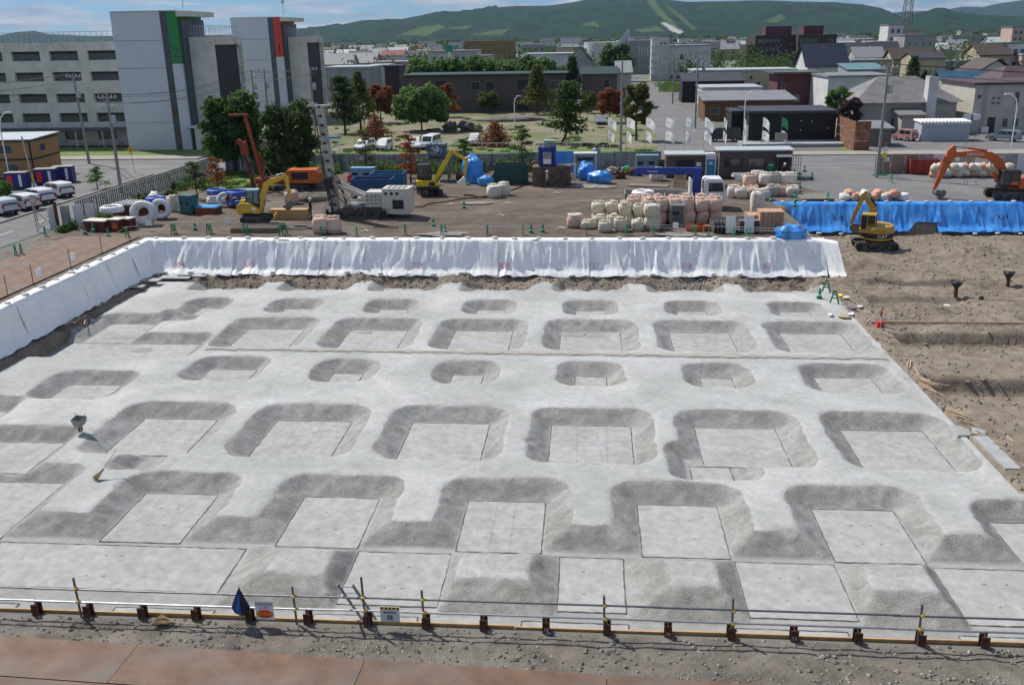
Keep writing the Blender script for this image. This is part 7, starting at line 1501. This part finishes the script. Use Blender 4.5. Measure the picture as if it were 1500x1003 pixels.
bld('', 1072, 1098, 141.0, 166, 6, w_dark, r_dark, 'flat', over=.1, t=t); part('door', M().bx(-6.6, -6.1, -.06, -.003, .3, 2.6), m_wh, t); part('name_board', M().bx(-3.0, -1.4, -4.0, -3.9, .9, 1.9), w_beige, t); part('terrace', M().bx(-7.5, 6.4, -4.5, -.06, 0, .45), MATS['plinth'], t)
bld('white flat building with broad grey roof sheet', 1214, 1308, 192.0, 113, 16, w_white, r_grey, 'flat', wins=[(.04, .10, .25, .6, 1), (.38, .48, .25, .5, 1)], over=.3)
bld('low teal roofed store behind the white flat building', 1243, 1297, 240.0, 103, 10, w_grey, r_teal, 'shed', 1.2)
t = bld('grey tiled hip roof house with pale chimney wall', 1256, 1402, 149.0, 150, 12, wallm('greige', (.38, .36, .33)), roofm('grey tile', (.20, .195, .19)), 'hip', 3.6, [(.36, .40, .22, .5, 1), (.41, .48, .22, .5, 1), (.36, .47, .0, .12, 2)], over=.9)
part('chimney_wall', M().bx(2.6, 4.0, -1.0, .8, 1.5, 8.4), w_white, t); bld('', 1322, 1352, 145.0, 170, 4, MATS['wall greige'], MATS['roof grey tile'], 'shed', .7, over=.5, t=t)
t = thing('silver_shed', 'corrugated silver storage shed with ribbed roof', 'shed', (atY(1384, 200, 137).x, 137.0, 0)); part('wall', M().bx(-3.3, 3.3, 0, 3.2, 0, 2.55), mat('silver sheet', (.42, .45, .49), .45, .06, 1), t)
for i in range(22): part('rib', M().bx(-3.28+.3*i, -3.16+.3*i, -.05, -.002, 0, 2.5), MATS['silver sheet'], t)
for i in range(15): part('roof_rib', M().cyl((-3.3+.47*i, -.15, 2.62), (-3.3+.47*i, 3.3, 2.72), .2, None, 8), m_wh, t)
bld('small grey shed with slit window by the rust fence', 1275, 1307, 131.0, 190, 5, wallm('dark greige', (.17, .165, .15)), r_grey, 'shed', .6, [(.6, .85, .72, .82, 1)], over=.3, cat='shed', name='shed')
bld('dark grey house behind the grey hip roofed one', 1368, 1434, 170.0, 145, 10, wallm('dark grey', (.13, .125, .12)), r_dark, 'gablex', 1.2)
t = bld('cream two storey block with dark red roof edge', 1430, 1560, 148.0, 124, 14, w_pale, r_maroon, 'flat', wins=[(.03, .08, .72, .80, 1), (.20, .24, .70, .75, 1), (.26, .30, .70, .75, 1), (.20, .24, .60, .65, 1), (.26, .30, .60, .65, 1), (.46, .51, .60, .85, 1), (.04, .07, .32, .37, 1), (.36, .42, .12, .30, 2), (.48, .54, .12, .30, 2)], cat='building', name='cream_block')
part('door', M().bx(-4.0, -2.9, -.06, -.003, .05, 2.3), w_brick, t); part('pipe_ladder', M().cyl((-5.0, -.15, .2), (-5.0, -.15, 8.0), .05).cyl((-4.6, -.15, .2), (-4.6, -.15, 8.0), .05), m_galv, t)
for i in range(3): part('air_unit', M().box((-7.3+1.4*i, -.5, 2.4 if i < 2 else .5), (1.0, .6, .9)), m_wh, t)
bld('pale green house with bright blue gabled roof', 1388, 1440, 207.0, 128, 10, w_green, r_blue, 'gablex', 3.0, [(.12, .25, .2, .6, 1)], [(-1, .4, .6, .4, .7, 1)], over=.9)
bld('tan two storey house with dark lower roof', 1340, 1386, 262.0, 86, 11, w_beige, r_dark, 'gablex', 1.4, [(.5, .58, .5, .62, 1), (.68, .78, .5, .62, 1)])
bld('white house with dark brown gabled roof', 1430, 1488, 232.0, 108, 12, w_white, r_brown, 'gabley', 3.2, [(.3, .4, .3, .6, 1)], over=.8); bld('house with wide maroon roof by cream block', 1468, 1530, 196.0, 118, 12, w_pale, r_maroon, 'hip', 2.6, over=.8)
bld('white two storey shop with green sill band', 1470, 1530, 330.0, 64, 14, w_white, roofm('green edge', (.02, .12, .09)), 'flat', wins=grid(5, 2), cat='building', name='shop_building'); bld('tall pinkish tower block at the town edge', 1484, 1510, 520.0, 40, 14, w_pink, r_grey, 'flat', wins=grid(3, 4), cat='building', name='tower_block')
t = bld('white telephone exchange carrying the lattice tower', 1302, 1324, 485.0, 37, 14, w_white, r_grey, 'flat', wins=grid(2, 3, .1, .9, .3, .95), cat='building', name='exchange_building'); bld('', 1324, 1346, 488.0, 46, 14, w_pink, r_grey, 'flat', wins=grid(3, 2), t=t)
bld('grey concrete office below the lattice tower', 1326, 1372, 430.0, 52, 16, w_grey, r_grey, 'flat', wins=grid(4, 2, .06, .94, .2, .9, .3, .25), cat='building', name='office_building'); bld('orange red fronted shop by the exchange', 1280, 1321, 440.0, 62, 12, wallm('orange front', (.42, .13, .07)), r_grey, 'flat', cat='building', name='shop_building')
t = thing('lattice_tower', 'steel lattice telecom tower on the white exchange', 'tower', (atY(1333, 40, 490).x, 496, HZ(1333, 46, 490))); hT = HZ(1338, -60, 490)-HZ(1333, 46, 490)
for sx_ in (-1, 1):
    for sy_ in (-1, 1): part('leg', M().bar((sx_*2.2, sy_*2.2, 0), (sx_*.8, sy_*.8, hT), .28), m_stl, t)
for i in range(9):
    z0_, z1_ = hT*i/9, hT*(i+1)/9; a, b = 2.2-1.4*i/9, 2.2-1.4*(i+1)/9
    for s_ in (-1, 1): part('brace', M().bar((-a, s_*a, z0_), (b, s_*b, z1_), .16).bar((a, s_*a, z0_), (-b, s_*b, z1_), .16), m_stl, t); part('brace', M().bar((s_*a, -a, z0_), (s_*b, b, z1_), .16), m_stl, t)
# left-middle distance
bld('long low grey building with bright edged roof', 476, 541, 238.0, 100, 14, w_grey, r_silver, 'flat', wins=grid(4, 1, .05, .95, .1, .9, .7, .5), cat='building', name='long_block'); bld('white workshop next to the long low grey building', 541, 566, 262.0, 97, 10, w_white, r_silver, 'flat', wins=[(.3, .5, .5, .7, 1)]); bld('brown and white shop house among the trees', 563, 584, 255.0, 98, 9, w_brick, r_dark, 'flat'); bld('grey wide hall with pinkish roof', 548, 600, 300.0, 92, 14, w_grey, roofm('pinkish', (.40, .27, .25)), 'flat', cat='building', name='hall')
bld('beige flat block with green sign', 627, 698, 330.0, 76, 14, w_pale, r_grey, 'flat', wins=grid(6, 2, .05, .95, .25, .95, .4, .4), cat='apartment block', name='apartment_block'); t = bld('brown ochre housing block with balcony grid', 680, 752, 480.0, 61, 14, wallm('ochre', (.27, .165, .07)), wallm('ochre', (0, 0, 0)), 'flat', wins=grid(9, 4, .02, .98, .1, .98, .45, .45), cat='apartment block', name='apartment_block', over=.1)
p = atY(658, 76, 328); t = thing('sign_board', 'green rooftop sign on a white post in mid town', 'sign', (p.x, 328, 0)); part('post', M().bx(-.4, .4, -.2, .2, 0, p.z), m_wh, t); part('board', M().bx(-1.3, 1.3, -.3, .3, p.z, p.z+2.2), flat('sign teal', (.02, .28, .20), .5), t)
bld('red roofed long store in mid town', 557, 590, 400.0, 82, 12, w_white, r_red, 'gablex', 2.0); bld('pink walled long hall before the civic hall', 815, 876, 420.0, 70, 16, w_pink, r_grey, 'flat', cat='building', name='hall'); bld('pale green gabled hall behind the taupe blocks', 832, 868, 300.0, 92, 16, w_grey, r_dgreen, 'gabley', 5.0, cat='building', name='hall'); bld('pale long factory roof behind the round trees', 770, 838, 330.0, 80, 18, w_white, r_silver, 'flat', cat='building', name='hall')
# ================================================================== FAR TOWN, WOODS, HILLS, HAZE
rr = random.Random(77)
wl_ = [('white', w_white), ('pale beige', w_pale), ('grey', w_grey), ('tan', w_beige), ('pinkish', w_pink)]; rf_ = [('grey', r_grey), ('blue', r_blue), ('teal', r_teal), ('red', r_red), ('brown', r_brown), ('silver', r_silver), ('dark', r_dark)]
box_me = {}; 
def unit(wn, wm, rn, rm, kind):
    k = (wn, rn, kind)
    if k not in box_me:
        a = M().bx(-.5, .5, 0, 1, 0, 1).mesh('wall', wm)
        b = M().bx(-.52, .52, -.03, 1.03, 1, 1.06).mesh('roof', rm) if kind == 'block' else M().prism([(-.06, .97), (.5, 1.45), (1.06, .97), (1.06, 1.02), (.5, 1.52), (-.06, 1.02)], 'x', -.54, .54).mesh('roof', rm)
        c = M().prism([(0, 1), (.5, 1.42), (1, 1)], 'x', -.5, .5).mesh('gable', wm) if kind != 'block' else None
        d = M().bx(-.12, .12, -.012, -.002, .35, .72).mesh('window', m_wgl)
        box_me[k] = (a, b, c, d)
    return box_me[k]
n_far = 0; taken = []
for i in range(2600):
    if n_far >= 285: break
    Y = 270+1300*rr.random()**1.5; px = rr.uniform(-30, 1530)
    if px < 470: continue
    lim = 560 if 940 < px < 1235 else 430 if 590 < px < 940 else 285 if px > 1235 else 300
    if Y < lim: continue
    x = atY(px, 70, Y).x; big = rr.random() < .2 and Y > 640; w = rr.uniform(14, 30) if big else rr.uniform(8, 14); h = rr.uniform(8, 13.5) if big else rr.uniform(4.2, 7.2); d = rr.uniform(9, 16)
    if 13 < x < 23 or any(abs(x-a) < (w+b)/2+1.5 and -d-2 < Y-c < 18 for a, b, c in taken): continue
    taken.append((x, w, Y)); kind = 'block' if big or rr.random() < .25 else 'house'; wn, wm = rr.choice(wl_[:3] if big else wl_); rn, rm = rr.choice((rf_+[rf_[0], rf_[0], rf_[6], rf_[6], rf_[5], rf_[4]]) if kind == 'house' else rf_[:1]+rf_[5:6])
    a, b, c, dme = unit(wn, wm, rn, rm, kind)
    t = thing('town_building' if kind == 'block' else 'house', f'{wn} {"flat roofed block" if kind == "block" else "house"} with {rn} roof in the far town', 'building' if kind == 'block' else 'house', (x, Y, 0), rr.uniform(-.12, .12), f'far {wn} {"blocks" if kind == "block" else "houses"} with {rn} roofs')
    for me_ in (a, b, c):
        if me_: o = part(me_.name.split('.')[0], me_, None, t); o.scale = (w, d, h)
    if Y < 900:
        for k in range(2 if w < 14 else 4):
            for l in range(1 if h < 6 else 2): o = part('window', dme, None, t); o.location = ((k+.5)/(2 if w < 14 else 4)*w-w/2, 0, l*h*.45 if h >= 6 else 0); o.scale = (w*.5 if w < 14 else w*.3, d, h*.5 if h >= 6 else h)
    n_far += 1
# tree belts between the houses and at the foot of the hills (a mass)
def belt(name, label, n, ylo, yhi, leaf, s, seed, pxr=(440, 1540), per=60):
    r = random.Random(seed); g = M()
    for i in range(n):
        Y = ylo+(yhi-ylo)*r.random()**1.4; px = r.uniform(*pxr); x = atY(px, 60, Y).x
        if 12 < x < 24 and Y < 500: continue
        w = r.uniform(6, 16)*(1+Y/1800); h = r.uniform(5, 10)*(1+Y/4000)
        leaves(g, r, (x, Y, h*.5), (w, w*.7, h), per, s*(1+Y/500), .3)
    tag(part(name, g, m_leaf[leaf]), label, 'woods', kind='stuff')
belt('town_trees', 'scattered green trees between the far houses', 240, 300, 1200, 'pine', .34, 5, per=110)
belt('town_trees', 'scattered dark trees between the far houses', 190, 330, 1400, 'dark', .34, 6, per=110)
belt('foothill_woods', 'dark belt of woods at the foot of the hills', 260, 1200, 2900, 'dark', .8, 7, (-100, 1600), 50)
def hill_mat(name, c, field, hz):
    m = bpy.data.materials.new(name); m.use_nodes = True; t = m.node_tree; b = t.nodes['Principled BSDF']; b.inputs['Roughness'].default_value = 1.0; b.inputs['Specular IOR Level'].default_value = .05
    tc = N(t, 'ShaderNodeTexCoord'); n1 = N(t, 'ShaderNodeTexNoise', i_Scale=.012, i_Detail=11.0, i_Roughness=.8); t.links.new(tc.outputs['Object'], n1.inputs['Vector'])
    r1 = N(t, 'ShaderNodeValToRGB'); r1.color_ramp.elements[0].position = .32; r1.color_ramp.elements[1].position = .68; r1.color_ramp.elements[0].color = tuple(v*.45 for v in c)+(1,); r1.color_ramp.elements[1].color = tuple(v*1.55 for v in c)+(1,); t.links.new(n1.outputs['Fac'], r1.inputs[0])
    at = N(t, 'ShaderNodeVertexColor', layer_name='slope'); sp = N(t, 'ShaderNodeSeparateColor'); t.links.new(at.outputs[0], sp.inputs[0])
    mx = N(t, 'ShaderNodeMixRGB'); t.links.new(sp.outputs[0], mx.inputs[0]); t.links.new(r1.outputs[0], mx.inputs[1])
    n3 = N(t, 'ShaderNodeTexNoise', i_Scale=.01, i_Detail=6.0); t.links.new(tc.outputs['Object'], n3.inputs['Vector']); r3 = N(t, 'ShaderNodeValToRGB'); r3.color_ramp.elements[0].color = tuple(v*.8 for v in field)+(1,); r3.color_ramp.elements[1].color = tuple(v*1.2 for v in field)+(1,); t.links.new(n3.outputs['Fac'], r3.inputs[0]); t.links.new(r3.outputs[0], mx.inputs[2]); mw_ = N(t, 'ShaderNodeMixRGB'); mw_.inputs[2].default_value = (.62, .61, .58, 1); t.links.new(sp.outputs[1], mw_.inputs[0]); t.links.new(mx.outputs[0], mw_.inputs[1]); t.links.new(mw_.outputs[0], b.inputs['Base Color'])
    nb = N(t, 'ShaderNodeTexNoise', i_Scale=.05, i_Detail=5.0, i_Roughness=.7); t.links.new(tc.outputs['Object'], nb.inputs['Vector']); bp = N(t, 'ShaderNodeBump', i_Strength=1.0, i_Distance=30.0); t.links.new(nb.outputs['Fac'], bp.inputs['Height']); t.links.new(bp.outputs[0], b.inputs['Normal'])
    return m
m_hill = hill_mat('forested hill', (.027, .064, .024), (.11, .165, .05), 0)
def inpoly(px, py, poly):
    n = len(poly); ins = np.zeros(px.shape, bool); j = n-1
    for i in range(n):
        xi, yi = poly[i]; xj, yj = poly[j]
        c = ((yi > py) != (yj > py)) & (px < (xj-xi)*(py-yi)/(yj-yi+1e-9)+xi); ins ^= c; j = i
    return ins
def ridge(name, crest, D0, D1, D2, fields, seed, rough=.10, n=640, m_=110):
    """hill range: crest given as directions and heights, rising from D0 to the crest line at D1, falling to D2"""
    cx = np.array([c[0] for c in crest], float); cy = np.array([c[1] for c in crest], float)
    th = np.linspace(cx[0], cx[-1], n); top = np.interp(th, cx, cy)
    X = np.zeros((m_, n)); Y_ = X.copy(); Z_ = X.copy(); 
    dirs = [atY(float(p), float(q), 1000.0) for p, q in zip(th, top)]
    ex = np.array([d.x/1000 for d in dirs]); ez = np.array([(d.z-CAMH)/1000 for d in dirs])
    for j in range(m_):
        f = j/(m_-1); D = D0+(D2-D0)*f; up_ = np.clip((D-D0)/(D1-D0), 0, 1); dn = np.clip((D2-D)/(D2-D1), 0, 1) if D > D1 else 1.0
        Y_[j] = D; X[j] = ex*D; hgt = ez*D1+CAMH
        s = up_*up_*(3-2*up_)*.45+up_*.55
        nz = fbm(X[j]*.0030+seed, Y_[j]*.0020+seed, 6, 2.1, .6)
        Z_[j] = np.maximum(hgt, 0)*(s*dn)*(1+rough*5*nz*up_*(1-up_)*1.2)+nz*40*np.minimum(up_*1.5, 1)*np.clip(abs(D-D1)/500, .12, 1)-6*(1-up_)
    me = np_mesh(name, X, Y_, Z_, m_hill, None)
    def fm(x, y, z):
        v = np.stack([x, y, z-CAMH], -1); w = v @ np.array(CF); px = CX+FPX*(v @ np.array(CR))/w; py = CY-FPX*(v @ np.array(CU))/w; q = np.zeros(len(x))
        wob = fbm(x*.006, y*.006, 3)*2.2
        for poly in fields: q = np.maximum(q, inpoly(px+wob, py+wob*.4, poly).astype(float))
        wh = inpoly(px, py, [(968, 34), (974, 33), (1001, 47), (996, 50), (985, 47)]).astype(float) if name == 'hills' and seed == 3.3 else np.zeros(len(x))
        return q, wh
    attr(me, fm); return struct(name, me, None)
ridge('hills', [(380, 47), (440, 46), (470, 41), (500, 36), (530, 30), (560, 29), (590, 28), (625, 21), (650, 17), (690, 17), (720, 12), (760, 10), (800, 9), (840, 4), (870, -2), (900, -6), (940, -4), (980, 0), (1010, 3), (1050, 2), (1100, 1), (1160, 2), (1220, 3), (1262, 6), (1290, 14), (1310, 24), (1330, 34), (1350, 44)], 2900, 5200, 6600,
      [[(582, 52), (612, 40), (640, 36), (652, 40), (625, 52)], [(655, 42), (680, 37), (692, 38), (680, 43)], [(690, 52), (720, 45), (745, 43), (735, 52)], [(940, -8), (952, -8), (972, 18), (996, 42), (988, 44), (964, 22)], [(972, 6), (979, 8), (1000, 24), (1020, 44), (1014, 44), (996, 28)], [(1120, 32), (1142, 20), (1150, 26), (1138, 34)], [(930, 44), (960, 38), (975, 46), (940, 48)], [(850, 36), (870, 32), (880, 40)]], 3.3)
ridge('hills', [(1285, 46), (1310, 36), (1340, 24), (1370, 14), (1385, 13), (1400, 17), (1440, 22), (1480, 24), (1540, 22), (1640, 18), (1760, 30)], 2500, 4300, 5600, [], 8.1)
ridge('hills', [(1280, 20), (1330, 17), (1380, 15), (1410, 10), (1440, 11), (1470, 4), (1500, 0), (1560, -6), (1700, 0)], 6800, 8300, 9500, [], 5.2)
ridge('hills', [(-240, 60), (-150, 50), (-60, 52), (0, 52), (25, 47), (50, 45), (70, 50), (110, 52), (200, 54), (300, 52), (400, 50), (470, 50)], 3400, 5400, 6600, [], 6.7)
# snow-fence white sheets of the ski run's landing: pale bare strip on the hill foot
a_ = [atY(px, py, 3000.0) for px, py in ((970, 35), (975, 34), (1000, 47), (994, 49))]
# haze
hb = M().bx(-7000, 7000, -60, 9600, -9.0, 640.0); ho = part('haze', hb, None); ho['kind'] = 'stuff'
mh = bpy.data.materials.new('haze'); mh.use_nodes = True; t = mh.node_tree; t.nodes.clear(); pv = N(t, 'ShaderNodeVolumePrincipled'); pv.inputs['Color'].default_value = (.46, .66, 1, 1); pv.inputs['Density'].default_value = .00004; pv.inputs['Anisotropy'].default_value = .2
mo = N(t, 'ShaderNodeOutputMaterial'); t.links.new(pv.outputs[0], mo.inputs['Volume']); ho.data.materials.append(mh)
